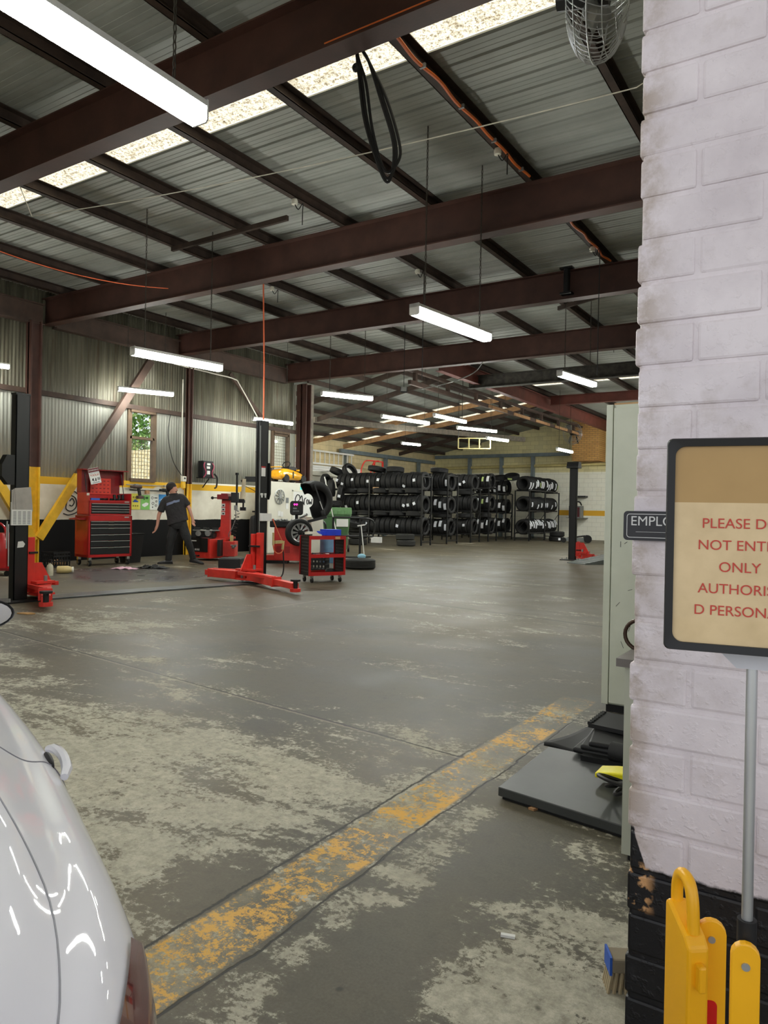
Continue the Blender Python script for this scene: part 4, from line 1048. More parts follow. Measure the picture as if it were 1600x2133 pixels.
# waste oil drum behind the centre post
t = thing('black_drum', 'tall black cylinder tank standing just behind the centre lift post', 'tank', (-10.15, 11.05, 0))
B().lathe([(0, 0), (.17, 0), (.17, .03), (.165, .06), (.165, .95), (.14, 1.02), (.05, 1.05), (0, 1.05)], 24).obj('tank_body', M['black'], t, smooth=True)
b = B(); b.cyl((0, 0, 1.04), (0, 0, 1.16), .04); b.bx(-.14, .14, -.02, .02, 1.10, 1.13); b.obj('tank_neck', M['blackm'], t)

# ================================================================ RED TOOL CHEST
tc = thing('tool_chest', 'tall red two-piece tool chest on casters with black drawers and open lid', 'tool chest', (-12.40, 8.74, 0), -0.13)
# local: +x = out toward the aisle (front face at x=0), y along the front
W_, D_ = 0.93, 0.52
b = B(); zb0, zb1 = .17, .985
b.bx(-D_, 0, 0, .02, zb0, zb1).bx(-D_, 0, W_-.02, W_, zb0, zb1).bx(-D_, -D_+.02, 0, W_, zb0, zb1).bx(-D_, 0, 0, W_, zb0, zb0+.055).bx(-D_, 0, 0, W_, zb1-.105, zb1)
b.bx(-.03, 0, 0, .045, zb0, zb1).bx(-.03, 0, W_-.045, W_, zb0, zb1)
b.obj('cabinet_body', M['red'], tc, bevel=.004)
dr = [(.228, .365), (.375, .490), (.500, .615), (.625, .745), (.755, .815), (.823, .875)]
for z0, z1 in dr:
    o = B().bx(-.02, .006, .05, W_-.05, z0, z1).obj('drawer', M['black'], tc, bevel=.003)
    B().bx(.004, .022, .05, W_-.05, z1-.012, z1).obj('drawer_pull', M['alu'], o)
    B().bx(.018, .026, W_/2-.06, W_/2+.06, z1-.018, z1).obj('pull_latch', M['chrome'], o)
b = B(); y0c, y1c, zt0, zt1 = .015, W_-.015, .99, 1.43
b.bx(-D_+.04, -.01, y0c, y0c+.02, zt0, zt1).bx(-D_+.04, -.01, y1c-.02, y1c, zt0, zt1).bx(-D_+.04, -D_+.06, y0c, y1c, zt0, zt1).bx(-D_+.04, -.01, y0c, y1c, zt0, zt0+.03).bx(-D_+.04, -.01, y0c, y1c, 1.235, 1.255)
b.bx(-.035, -.01, y0c, y1c, 1.225, 1.285).bx(-.035, -.01, y0c, y0c+.045, zt0, 1.28).bx(-.035, -.01, y1c-.045, y1c, zt0, 1.28)
b.obj('top_chest_body', M['red'], tc, bevel=.003)
for z0, z1 in ((1.028, 1.065), (1.075, 1.115), (1.125, 1.165), (1.175, 1.222)):
    o = B().bx(-.03, -.004, .065, W_-.065, z0, z1).obj('drawer', M['black'], tc, bevel=.002)
    B().bx(-.006, .010, .065, W_-.065, z1-.010, z1).obj('drawer_pull', M['alu'], o)
b = B(); b.bx(-D_+.02, -D_+.04, y0c, y1c, 1.42, 1.88).bx(-D_+.02, -D_+.20, y0c, y0c+.015, 1.44, 1.88).bx(-D_+.02, -D_+.20, y1c-.015, y1c, 1.60, 1.88).bx(-D_+.02, -D_+.28, y0c-.01, y1c+.06, 1.875, 1.895)
b.obj('lid', M['darkred'], tc)
for y in (y0c+.06, y1c-.06): B().cyl((-D_+.20, y, 1.82), (-.20, y, 1.36), .008).obj('gas_strut', M['black'], tc)
tray = B().bx(-D_+.045, -D_+.085, .26, .70, 1.40, 1.73).obj('moulded_tool_tray', mat('orange_red_tray', (214, 62, 46), .5), tc, bevel=.008)
b = B()
for j in range(4):
    for i in range(5): b.bx(-D_+.083, -D_+.088, .29+i*.082, .33+i*.082, 1.44+j*.075, 1.458+j*.075)
b.obj('tool_recess', M['darkred'], tray)
b = B()
for y in (.24, .36, .52, .64): b.cyl((-.12, y, 1.30), (-.20, y+.14, 1.31), .026, .018)
for y in (.62, .72, .80): b.cyl((-.14, y, 1.30), (-.16, y, 1.40), .03)
tag(b.obj('air_tools', M['blackm'], smooth=True, loc=(-12.40, 8.74, 0), rz=-.13), 'black air tools lying in the open top of the red chest', 'tools')
tag(B().bx(-.16, -.06, .08, .26, 1.26, 1.325).obj('blue_tool_box', M['blue'], loc=(-12.40, 8.74, 0), rz=-.13), 'small blue tool box in the open top of the red chest', 'box')
for x, y in ((-.05, .06), (-.05, W_-.06), (-.46, .06), (-.46, W_-.06)):
    o = B().lathe([(0, -.022), (.05, -.022), (.062, -.012), (.062, .012), (.05, .022), (0, .022)], 20, mat=Matrix.Rotation(pi/2, 4, 'X')).obj('caster_wheel', M['blackm'], tc, smooth=True, loc=(x, y, .062))
    b = B()
    for k in range(5): b.bar((0, -.024, 0), (.045*cos(k*1.257), -.024, .045*sin(k*1.257)), .012, .014)
    b.obj('wheel_spokes', M['chrome'], o)
    B().bx(-.03, .03, -.03, .03, .05, .105).obj('caster_fork', M['chrome'], o)
b = B(); b.tube([(-.46, 0, .93), (-.46, -.13, .915), (-.10, -.13, .915), (-.10, 0, .93)], .014, 8).bx(-.48, -.08, -.15, -.01, .90, .915)
b.obj('side_handle', M['darkred'], tc)
B().bx(-.10, -.005, y0c-.003, y0c, 1.375, 1.42).obj('side_sticker', M['paper'], tc)
for z in (1.26, .955): 
    text('maker_badge', 'Toolbox', .04, Matrix.Translation((.002 if z < 1 else -.008, W_-.17, z-.02)) @ frame((0, 0, 0), (0, 1, 0), (0, 0, 1)), M['whiteink'], tc) if False else B().bx(-.01, .003, W_-.17, W_-.075, z-.012, z+.010).obj('maker_badge', M['alu'], tc)
# warning sign on the brace
ws = thing('warning_sign', 'tilted white sign with red heading about tools above the red chest', 'sign', (-12.48, 8.92, 1.76))
mw = frame((0, 0, 0), (0.17, 0.95, 0.24), (-.05, -.24, .95))
def put(o): o.matrix_local = mw.copy(); return o
put(B().prism(rrect(.215, .31, .01), -.003, .003, 'xy').obj('plate', M['paper'], ws))
put(B().bx(-.107, .107, .075, .150, .003, .0045).obj('heading_band', mat('maroon_ink', (112, 34, 40), .6), ws))
text('lettering', 'WARNING', .042, mw @ Matrix.Translation((0, .112, .0052)), M['whiteink'], ws)
text('lettering', "DON'T TOUCH MY", .024, mw @ Matrix.Translation((0, .055, .004)), M['blackink'], ws)
text('lettering', 'TOOLS!!', .050, mw @ Matrix.Translation((0, .014, .004)), M['mattemp'], ws, bold=.001)
b = B(); b.prism([(-.075, -.09), (-.06, -.05), (-.045, -.04), (-.03, -.055), (-.04, -.075), (-.025, -.10), (-.04, -.105), (-.055, -.08)], .003, .0042, 'xy'); b.prism([(-.01, -.10), (.0, -.055), (.012, -.04), (.02, -.06), (.012, -.11)], .003, .0042, 'xy')
put(b.obj('figure_pictogram', M['blackink'], ws))
b = B()
for j in range(3): b.bx(.04, .095, -.055-j*.018, -.045-j*.018, .003, .0042)
b.bx(-.07, .07, -.135, -.127, .003, .0042); put(b.obj('small_print', M['blackink'], ws))

# ================================================================ MECHANIC
man = thing('person', 'bearded mechanic in black shirt and trousers leaning, seen from behind', 'person', (-11.72, 10.40, 0), TH)
def skin(name, V, E_, m, parent, sub=2, root=0):
    me = bpy.data.meshes.new(name); me.from_pydata([v[0] for v in V], E_, [])
    me.materials.append(m); o = bpy.data.objects.new(name, me); COL.objects.link(o); o.parent = parent
    md = o.modifiers.new('skin', 'SKIN'); md.use_smooth_shade = True
    sv = me.skin_vertices[0].data if me.skin_vertices else None
    if sv is None:
        bpy.context.view_layer.objects.active = o; o.select_set(True); bpy.ops.mesh.customdata_skin_add(); sv = me.skin_vertices[0].data
    for i, v in enumerate(V):
        r = v[1]; sv[i].radius = (r, r) if not isinstance(r, tuple) else r
        sv[i].use_root = (i == root)
    s = o.modifiers.new('sub', 'SUBSURF'); s.levels = sub; s.render_levels = sub
    return o
J = dict(pel=(-.03, 0, .87), wai=(-.06, -.01, 1.02), che=(-.08, -.02, 1.22), nkb=(-.11, -.03, 1.40), nek=(-.135, -.04, 1.46), jaw=(-.135, -.055, 1.50), skl=(-.150, -.04, 1.565), top=(-.155, -.035, 1.60),
         ls=(-.265, -.02, 1.315), le=(-.415, -.03, 1.03), lw=(-.445, -.05, .775), rs=(.03, -.01, 1.385), re=(.185, .03, 1.165), rw=(.262, .02, .945),
         lh=(-.10, 0, .82), lk=(-.165, -.03, .48), la=(-.215, .0, .10), rh=(.06, 0, .84), rk=(.185, -.05, .50), ra=(.290, .03, .14))
V = []; IDX = {}; E2 = []
def jv(n, p, r): IDX[n] = len(V); V.append((Vector(p), r)); return IDX[n]
for n, r in (('pel', .12), ('wai', .115), ('che', .13), ('nkb', .075), ('nek', .055), ('jaw', .082), ('skl', .112), ('top', .085), ('ls', .06), ('le', .042), ('lw', .029), ('rs', .06), ('re', .042), ('rw', .029), ('lh', .085), ('lk', .058), ('la', .04), ('rh', .085), ('rk', .058), ('ra', .04)):
    jv(n, J[n], r)
def ed(*ns):
    for a, c in zip(ns, ns[1:]): E2.append((IDX[a], IDX[c]))
ed('pel', 'wai', 'che', 'nkb', 'nek', 'jaw', 'skl', 'top'); ed('nkb', 'ls', 'le', 'lw'); ed('nkb', 'rs', 're', 'rw'); ed('pel', 'lh', 'lk', 'la'); ed('pel', 'rh', 'rk', 'ra')
for sd, wr, dirv, sp in (('l', 'lw', Vector((-.35, -.15, -.93)), Vector((.55, -.8, -.05))), ('r', 'rw', Vector((.18, -.12, -.97)), Vector((-.5, -.85, 0)))):
    dirv.normalize(); sp = (sp-dirv*sp.dot(dirv)).normalized(); nn = dirv.cross(sp)
    w0 = Vector(J[wr]); pm = w0+dirv*.055; jv(sd+'palm', pm, (.034, .022)); E2.append((IDX[wr], IDX[sd+'palm']))
    for f, (off, ln) in enumerate(((-.028, .070), (-.010, .082), (.009, .077), (.027, .060))):
        k0 = w0+dirv*.098+sp*off; curl = nn*(.018 if sd == 'l' else -.018)
        a = jv('%sf%da' % (sd, f), k0, .0105); E2.append((IDX[sd+'palm'], a))
        c = jv('%sf%db' % (sd, f), k0+dirv*ln*.5+curl*.5, .0092); E2.append((a, c))
        d_ = jv('%sf%dc' % (sd, f), k0+dirv*ln*.88+curl*1.7, .008); E2.append((c, d_))
    a = jv(sd+'t1', w0+dirv*.050-sp*.042, .012); E2.append((IDX[sd+'palm'], a))
    c = jv(sd+'t2', w0+dirv*.088-sp*.060, .0095); E2.append((a, c))
skin('body', V, E2, M['skin'], man, 2, 0)
# head details: face turned to the right
hc = Vector((-.152, -.04, 1.56)); face = Vector((.80, .55, -.22)).normalized(); upv = Vector((-.05, 0, 1)); sid = face.cross(upv).normalized(); upv = sid.cross(face)
def hp_(f, s, u): return hc+face*f+sid*s+upv*u
def ellip(c, rf, rs, ru, name, m, cut=None):
    b = B(); rows = []
    for i in range(15):
        ph = -pi/2+pi*i/14; rr = []
        for k in range(24):
            a = 2*pi*k/24; f, sd_, u = rf*cos(ph)*cos(a), rs*cos(ph)*sin(a), ru*sin(ph)
            rr.append(Vector(c)+face*f+sid*sd_+upv*u)
        rows.append(rr)
    return b.grid(rows, closed=True).obj(name, m, man, smooth=True)
ellip(hp_(-.026, 0, .022), .104, .098, .112, 'hair', M['hair'])
ellip(hp_(.030, 0, -.058), .082, .086, .056, 'beard', mat('brown_beard', (74, 48, 40), .8))
b = B(); b.tube([hp_(.085, 0, .03), hp_(.103, 0, .0), hp_(.112, 0, -.018), hp_(.092, 0, -.026)], [.008, .011, .014, .008], 8); b.obj('nose', M['skin'], man, smooth=True)
for s in (-1, 1):
    b = B().sph(hp_(.0, s*.092, -.005), .030, 10, 8, (.7, .45, 1.1)); b.obj('ear', M['skin'], man, smooth=True)
    B().sph(hp_(.084, s*.034, .022), .010, 8, 6).obj('eye', M['white'], man, smooth=True)
    B().bar(hp_(.096, s*.020, .034), hp_(.086, s*.050, .035), .005, .006).obj('eyebrow', M['hair'], man)
B().bar(hp_(.103, -.020, -.050), hp_(.103, .020, -.050), .007, .007).obj('lips', mat('lip_tone', (170, 96, 88), .6), man)
# shirt
def ell(c, ax, ay, n=24): return [Vector(c)+Vector(ax)*cos(2*pi*k/n)+Vector(ay)*sin(2*pi*k/n) for k in range(n)]
b = B()
tors = [((-.03, 0, .855), (.215, 0, .07), (0, .150, 0)), ((-.035, 0, .92), (.210, 0, .05), (0, .150, 0)), ((-.06, -.01, 1.03), (.200, 0, .05), (0, .140, 0)), ((-.08, -.02, 1.15), (.208, 0, .06), (0, .140, 0)), ((-.095, -.025, 1.26), (.222, 0, .07), (0, .140, 0)),
        ((-.11, -.025, 1.335), (.210, 0, .075), (0, .118, 0)), ((-.115, -.03, 1.385), (.145, 0, .05), (0, .090, 0)), ((-.12, -.03, 1.415), (.100, 0, .02), (0, .088, 0)), ((-.126, -.035, 1.445), (.080, 0, .012), (0, .080, 0))]
rows = []
for c, ax, ay in tors:
    rr = ell(c, ax, ay)
    rows.append([p+Vector((.006*sin(k*1.7+p.z*30), .006*cos(k*2.1+p.z*22), 0)) for k, p in enumerate(rr)])
b.grid(rows, closed=True)
b.tube(smoothpath([(-.20, -.02, 1.33), J['ls'], (-.34, -.03, 1.20), (-.392, -.03, 1.075)], 4), [.088]*4+[.090]*4+[.078]*4+[.076], 14)
b.tube(smoothpath([(-.02, -.02, 1.375), (.03, -.01, 1.375), (.105, .01, 1.285), (.160, .025, 1.205)], 4), [.080]*4+[.086]*4+[.078]*4+[.074], 14)
sh = b.obj('shirt', M['shirt'], man, smooth=True, sub=1)
# printed band across the back (faces the camera, -y side)
b = B(); rows = []
for i in range(13):
    f = i/12; x = -.235+.27*f; zc = 1.225+.088*f+(.010 if .5 < f < .7 else 0); hh = .022+.006*(1-f)
    c = Vector((-.092, -.02, 0)); ux = (x-c.x)/.205; y = -.02-.155*math.sqrt(max(0, 1-min(ux*ux, .94)))
    rows.append([(x, y-.004, zc-hh), (x, y-.004, zc+hh)])
b.grid(rows).obj('back_print', M['bluegreyprint'], sh)
b = B(); b.tube(ell((-.126, -.036, 1.447), (.080, 0, .010), (0, .080, 0)), .011, 6, closed=True); b.obj('collar', M['shirt'], sh, smooth=True)
# trousers
b = B()
rows = [ell((-.03, 0, .93), (.165, 0, .02), (0, .125, 0)), ell((-.03, 0, .86), (.178, 0, .02), (0, .135, 0)), ell((-.025, 0, .79), (.178, 0, .01), (0, .130, 0)), ell((-.02, 0, .73), (.150, 0, 0), (0, .110, 0))]
b.grid(rows, closed=True)
b.tube(smoothpath([(-.10, 0, .84), (-.12, 0, .70), J['lk'], (-.195, -.01, .28), (-.215, .0, .075)], 4), [.098]*4+[.094]*4+[.074]*4+[.066]*4+[.062], 14)
b.tube(smoothpath([(.055, 0, .85), (.095, -.02, .72), J['rk'], (.245, -.01, .30), (.288, .03, .115)], 4), [.100]*4+[.096]*4+[.074]*4+[.064]*4+[.060], 14)
b.obj('trousers', M['trousers'], man, smooth=True)
def shoe(h, tdir, parent, lift=0.0, pitch=0.0):
    h = Vector(h); tdir = Vector(tdir).normalized(); s_ = tdir.cross(Vector((0, 0, 1))).normalized(); b = B(); rows = []
    for f, w, hh in ((-.085, .028, .050), (-.07, .040, .085), (-.02, .042, .105), (.05, .044, .085), (.11, .050, .062), (.17, .048, .050), (.205, .030, .038), (.215, .010, .03)):
        c = h+tdir*f+Vector((0, 0, lift+f*pitch)); rows.append([c+s_*w*cos(a)+Vector((0, 0, hh*.5+hh*.5*sin(a))) for a in [2*pi*k/14 for k in range(14)]])
    b.grid(rows, closed=True); b.bm.faces.new([b.bm.verts[i] for i in ()]) if False else None
    o = b.obj('shoe', M['shoe'], parent, smooth=True)
    rows = []
    b2 = B(); out = [(-.09, .02), (-.07, .042), (.0, .043), (.06, .047), (.13, .053), (.19, .046), (.22, .015)]
    poly = [h+tdir*f+s_*w for f, w in out]+[h+tdir*f-s_*w for f, w in out[::-1]]
    v0 = [b2.bm.verts.new(p+Vector((0, 0, lift+(p-h).dot(tdir)*pitch))) for p in poly]; v1 = [b2.bm.verts.new(p+Vector((0, 0, lift+.022+(p-h).dot(tdir)*pitch))) for p in poly]
    n = len(poly)
    for i in range(n): b2.bm.faces.new((v0[i], v0[(i+1) % n], v1[(i+1) % n], v1[i]))
    b2.bm.faces.new(v0[::-1]); b2.bm.faces.new(v1)
    b2.obj('sole', M['blackm'], o)
shoe((-.215, 0, 0), (-1, -.25, 0), man); shoe((.300, .03, 0), (1, -.15, 0), man, lift=.035, pitch=-.14)

# ================================================================ TYRE CHANGER
def camthing(name, lab, cat, loc, group=None): return thing(name, lab, cat, loc, TH, group)
ch = camthing('tyre_changer', 'red tyre changing machine with black front beside the mechanic', 'tyre changer', (-12.13, 11.85, 0))
c30 = radians(28)
def rot2(x, y, a): return (x*cos(a)-y*sin(a), x*sin(a)+y*cos(a))
o = B().bx(-.30, .30, -.32, .32, .05, .48).obj('cabinet', M['redlift'], ch, bevel=.01); o.location = (-.16, 0, 0); o.rotation_euler = (0, 0, -c30)
p = B().bx(-.305, .24, -.335, -.31, .19, .50).bx(-.30, -.29, -.32, .2, .19, .5).obj('black_front_panel', M['blackm'], ch); p.location = (-.16, 0, 0); p.rotation_euler = (0, 0, -c30)
q = B()
for i in range(3): q.box((-.20+i*.09, -.325, .11), (.055, .06, .022), (.3, 0, .3))
q = q.obj('foot_pedal', M['blackm'], ch); q.location = (-.16, 0, 0); q.rotation_euler = (0, 0, -c30)
q = B()
for i in range(3): q.bx(-.12+i*.05, -.09+i*.05, -.337, -.335, .22, .26)
q.bx(-.22, -.08, -.337, -.335, .42, .445); q = q.obj('panel_marks', M['whiteink'], ch); q.location = (-.16, 0, 0); q.rotation_euler = (0, 0, -c30)
b = B().cyl((-.22, -.05, .50), (-.22, -.05, .66), .12, n=24).cyl((-.22, -.05, .655), (-.22, -.05, .675), .30, n=36); b.obj('turntable', M['galv'], ch)
for k in range(4):
    a = k*pi/2+.4; x, y = .2*cos(a), .2*sin(a); B().box((-.22+x, -.05+y, .70), (.13, .06, .05), (0, 0, a)).obj('jaw', M['blackm'], ch)
for x in (-.33, -.12): B().cyl((x, -.34, .60), (x, -.22, .60), .06, n=18).obj('clamp_cylinder', M['galv'], ch)
B().bx(-.40, -.02, -.24, .10, .50, .60).obj('clamp_housing', M['blackm'], ch)
B().prism([(.04, .50), (.26, .50), (.245, 1.42), (.07, 1.42)], .16, .34, 'xz').obj('column', M['redlift'], ch, bevel=.008)
B().prism([(-.14, .50), (.10, .50), (.10, .74), (.04, .74), (-.10, .58)], .14, .18, 'xz').obj('column_gusset', M['redlift'], ch)
B().bx(-.12, .34, .05, .45, .46, .51).obj('rear_deck', M['redlift'], ch)
B().bx(.0, .24, -.02, .42, 1.37, 1.48).bx(.08, .23, .02, .40, 1.48, 1.505).obj('arm_head', M['darkred'], ch, bevel=.006)
B().bx(.10, .44, .10, .20, 1.35, 1.44).obj('horizontal_arm', M['black'], ch)
B().bx(.29, .45, .08, .24, 1.30, 1.53).obj('arm_lock', M['black'], ch, bevel=.01)
B().cyl((.41, .16, 1.20), (.41, .16, 1.98), .026, n=6).cyl((.41, .16, 1.93), (.41, .16, 1.985), .045, n=6).obj('vertical_bar', M['black'], ch)
b = B(); b.bx(.36, .43, .12, .20, 1.13, 1.24); b.bar((.38, .15, 1.16), (.47, .10, 1.10), .04, .02); b.obj('mount_head', M['galv'], ch)
b = B(); b.cyl((-.12, .1, 1.40), (.02, .1, 1.40), .012); b.sph((-.13, .1, 1.40), .035); b.obj('knob', M['blackm'], ch)
for i in range(3):
    o = B().bx(.065+.004*i*0, .15, .153, .159, 1.20-i*.093, 1.275-i*.093).obj('pictogram_sticker', M['paper'], ch)
    B().bx(.09, .13, .150, .154, 1.215-i*.093, 1.245-i*.093).obj('pictogram', M['blackink'], o)
B().lathe([(.035, 0), (.04, .05), (.04, .17), (.03, .19)], 14).obj('air_filter_bowl', M['amber'], ch, smooth=True).location = (.34, .02, .37)
b = B(); b.bar((.20, .0, .24), (.46, -.05, .33), .04, .05); b.bx(.34, .47, -.1, .04, .33, .35); b.sph((.40, -.06, .30), .04); b.obj('bead_breaker_arm', M['galv'], ch)
B().bx(.15, .42, -.05, .35, .08, .42).obj('side_housing', M['redlift'], ch, bevel=.01)
B().bx(.10, .16, -.35, .10, .10, .46).obj('bead_pad', M['blackm'], ch)
coil = []
for i in range(90):
    a = i*.52; f = i/89; coil.append((.44-.10*f+.055*cos(a), .10+.055*sin(a), 1.06-.60*f))
B().tube(coil, .007, 5).obj('coiled_air_line', M['cable'], ch, smooth=True)
B().tube(smoothpath([(.39, .16, 1.13), (.40, .12, .95), (.33, .10, .72), (.26, .10, .60), (.25, .12, .52)], 5), .011, 6).obj('grey_hose', M['galv'], ch, smooth=True)
# assist arm (second column arm)
aa = camthing('assist_arm', 'beige pneumatic assist cylinder on a black arm beside the tyre changer', 'assist arm', (-12.23, 12.17, 0))
b = B(); b.bx(.66, .72, .35, .42, 0, 1.90); b.bx(.43, .74, .22, .42, 1.80, 1.92); b.bar((.45, .25, 1.86), (.36, .18, 1.80), .06, .06); b.obj('arm_frame', M['black'], aa)
b = B(); b.cyl((.395, .18, 1.45), (.42, .18, 1.86), .045, n=18); b.cyl((.39, .18, 1.37), (.40, .18, 1.56), .065, n=18); b.obj('air_cylinder', mat('beige_cylinder', (196, 184, 158), .5), aa, smooth=True)
b = B(); b.bx(.20, .44, .10, .24, 1.30, 1.39); b.cyl((.41, .17, 1.20), (.41, .17, 1.30), .02); b.bx(.34, .47, .13, .21, 1.12, 1.20); b.obj('press_foot', M['blackm'], aa)
B().tube(smoothpath([(.42, .2, 1.70), (.60, .2, 1.62), (.80, .3, 1.50), (.98, .35, 1.46)], 5), .008, 5).obj('air_line', M['cable'], aa)

# ================================================================ WHEEL BALANCER
wb = camthing('wheel_balancer', 'red wheel balancing machine with pink digits and raised black hood', 'wheel balancer', (-10.30, 12.20, 0))
B().bx(-.31, .42, -.05, .45, .06, .78).obj('cabinet', M['redlift'], wb, bevel=.012)
B().bx(-.48, -.02, -.05, .30, 0, .06).obj('foot', M['blackm'], wb); B().bx(-.5, -.31, .0, .3, .06, .17).obj('side_step', M['redlift'], wb)
b = B()
for s in (-.20, -.02):
    for i in range(8): b.bx(s-.055, s+.055, -.053, -.049, .36-i*.018, .368-i*.018)
b.obj('vent_louvres', M['darkred'], wb)
o = B().bx(-.40, .36, -.12, .46, .78, .92).obj('weight_tray', M['blackm'], wb, bevel=.02)
rg = random.Random(4); b = B()
for i in range(26): b.box((rg.uniform(-.36, .2), rg.uniform(-.10, .2), .93), (.06, .03, .03), (rg.random(), rg.random(), rg.random()*3))
tag(b.obj('wheel_weights', M['alu'], o), 'loose grey wheel weights in the tray', kind='stuff')
dp = B().prism(rrect(.285, .30, .06), -.07, .05, 'xz').obj('display_head', M['blackm'], wb, bevel=.008); dp.location = (.145, .12, 1.20); dp.rotation_euler = (-.15, 0, .1)
text('digits', '88', .085, frame((-.02, -.072, .055), (1, 0, 0), (0, 0, 1)), M['screen'], dp, spacing=1.15, bold=.004)
B().bx(-.075, .005, -.0725, -.07, -.03, .0).obj('key_label', M['grey'], dp); b = B()
for i in range(5): b.bx(-.075+i*.028, -.06+i*.028, -.0725, -.07, -.09, -.06)
b.obj('key_row', M['grey'], dp)
B().cyl((.145, .16, .90), (.145, .14, 1.06), .035).obj('display_stalk', M['blackm'], wb)
b = B(); b.cyl((.24, -.05, 1.00), (.40, -.12, 1.07), .028); b.bar((.30, -.05, 1.05), (.40, -.05, .92), .015, .015); b.obj('measuring_arm', M['alu'], wb)
# mounted wheel
rw = camthing('car_wheel', 'alloy wheel with tyre mounted on the wheel balancer', 'wheel', (-9.82, 11.96, .69))
AX = Matrix.Rotation(pi/2, 4, 'X'); WR = Matrix.Rotation(-radians(24), 4, 'Z')@AX@Matrix.Identity(4)
def wl(prof, n=36): return B().lathe(prof, n, mat=WR)
WR = Matrix.Rotation(radians(24), 4, 'Z') @ Matrix.Rotation(pi/2, 4, 'X')     # local z -> toward the viewer, turned right
wl([(.19, -.10), (.24, -.115), (.275, -.10), (.288, -.06), (.29, 0), (.288, .06), (.275, .10), (.24, .115), (.19, .10)], 40).obj('tyre', M['rubber'], rw, smooth=True)
wl([(.19, -.10), (.17, -.09), (.165, .0), (.17, .09), (.20, .105), (.205, .10)], 40).obj('rim', M['alu'], rw, smooth=True)
b = B()
for k in range(10):
    a = 2*pi*k/10; 
    for da in (-.06, .06):
        p0 = WR @ Vector((.045*cos(a), .045*sin(a), .075)); p1 = WR @ Vector((.185*cos(a+da*1.5), .185*sin(a+da*1.5), .095)); b.bar(p0, p1, .020, .02)
    p0 = WR @ Vector((.04*cos(a), .04*sin(a), .075)); p1 = WR @ Vector((.12*cos(a), .12*sin(a), .088)); b.bar(p0, p1, .03, .02)
b.obj('spokes', M['alu'], rw)
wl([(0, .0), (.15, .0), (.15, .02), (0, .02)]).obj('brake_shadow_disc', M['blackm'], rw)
b = B(); b.cyl(WR @ Vector((0, 0, -.30)), WR @ Vector((0, 0, .20)), .02); b.cyl(WR @ Vector((0, 0, .085)), WR @ Vector((0, 0, .14)), .055, n=10); b.cyl(WR @ Vector((-.05, 0, .15)), WR @ Vector((.07, 0, .15)), .014); b.obj('clamp_nut', M['blackm'], rw)
# hood
hd_rot = Matrix.Rotation(radians(42), 4, 'Z') @ Matrix.Rotation(pi/2, 4, 'X')   # lathe axis toward the viewer, turned right
b = B(); b.lathe([(.24, .16), (.37, .16), (.42, .13), (.435, .0), (.425, -.18), (.37, -.22), (.16, -.22)], 40, mat=hd_rot, a0=radians(-70), a1=radians(122))
hd = b.obj('hood', M['blackm'], wb, smooth=True, solid=.02); hd.location = (.50, .25, 1.37)
B().bar((.53, .02, 1.74), (.78, .02, 1.06), .03, .03).obj('hood_strut', M['black'], wb); B().bar((.66, .0, 1.36), (.73, .0, 1.18), .035, .012).obj('strut_label', M['paper'], wb)
B().bar((.35, .25, .90), (.80, .25, 1.02), .06, .06).obj('hood_hinge', M['black'], wb)
# ================================================================ TYRES AND RACKS
def tyre_mesh(name, R=.32, W=.205, rin=.205, m='rubber', n=40):
    h = W/2
    b = B()
    prof = [(rin, -h*.72), (rin+.02, -h*.9), (R-.06, -h), (R-.02, -h*.86), (R-.004, -h*.70)]
    for g in (-.42, -.14, .14, .42):
        y = g*h*1.0; prof += [(R, y-.016), (R-.007, y-.006), (R-.007, y+.006), (R, y+.016)]
    prof += [(R-.004, h*.70), (R-.02, h*.86), (R-.06, h), (rin+.02, h*.9), (rin, h*.72), (rin+.03, h*.55), (R-.035, h*.4), (R-.035, -h*.4), (rin+.03, -h*.55)]
    b.lathe(prof, n, closed_prof=True)
    o = b.obj(name, M[m], smooth=True); me = o.data; bpy.data.objects.remove(o); return me
def label_mesh(name, R=.323, w=.085, a=radians(42), m='label'):
    b = B(); rows = []
    for i in range(7):
        an = -a/2+a*i/6; rows.append([(R*cos(an), R*sin(an), -w/2), (R*cos(an), R*sin(an), w/2)])
    b.grid(rows); o = b.obj(name, M[m], solid=.0015); me = o.data.copy(); me = o.data; bpy.data.objects.remove(o); return me
TM = [tyre_mesh('tyre', .325, .205), tyre_mesh('tyre', .315, .212, .20), tyre_mesh('tyre', .335, .19, .21)]
TMW = tyre_mesh('tyre', .32, .20, .20, 'rubber_worn')
LM = [label_mesh('paper_label', .337, .11, radians(40)), label_mesh('paper_label', .337, .13, radians(34)), label_mesh('paper_label', .337, .14, radians(52))]
LSQ = label_mesh('paper_label', .337, .10, radians(17)); LG = label_mesh('paper_label', .338, .08, radians(34), 'labelgreen')
rt = random.Random(11)
def tmat(c, axis, face, spin=0.0):             # local z -> axis, local x -> face direction
    z = Vector(axis).normalized(); x = Vector(face); x = (x-z*x.dot(z)).normalized(); y = z.cross(x)
    q = Matrix.Identity(4)
    for i in range(3): q[i][0], q[i][1], q[i][2] = x[i], y[i], z[i]
    q.translation = Vector(c); return q @ Matrix.Rotation(spin, 4, 'Z')
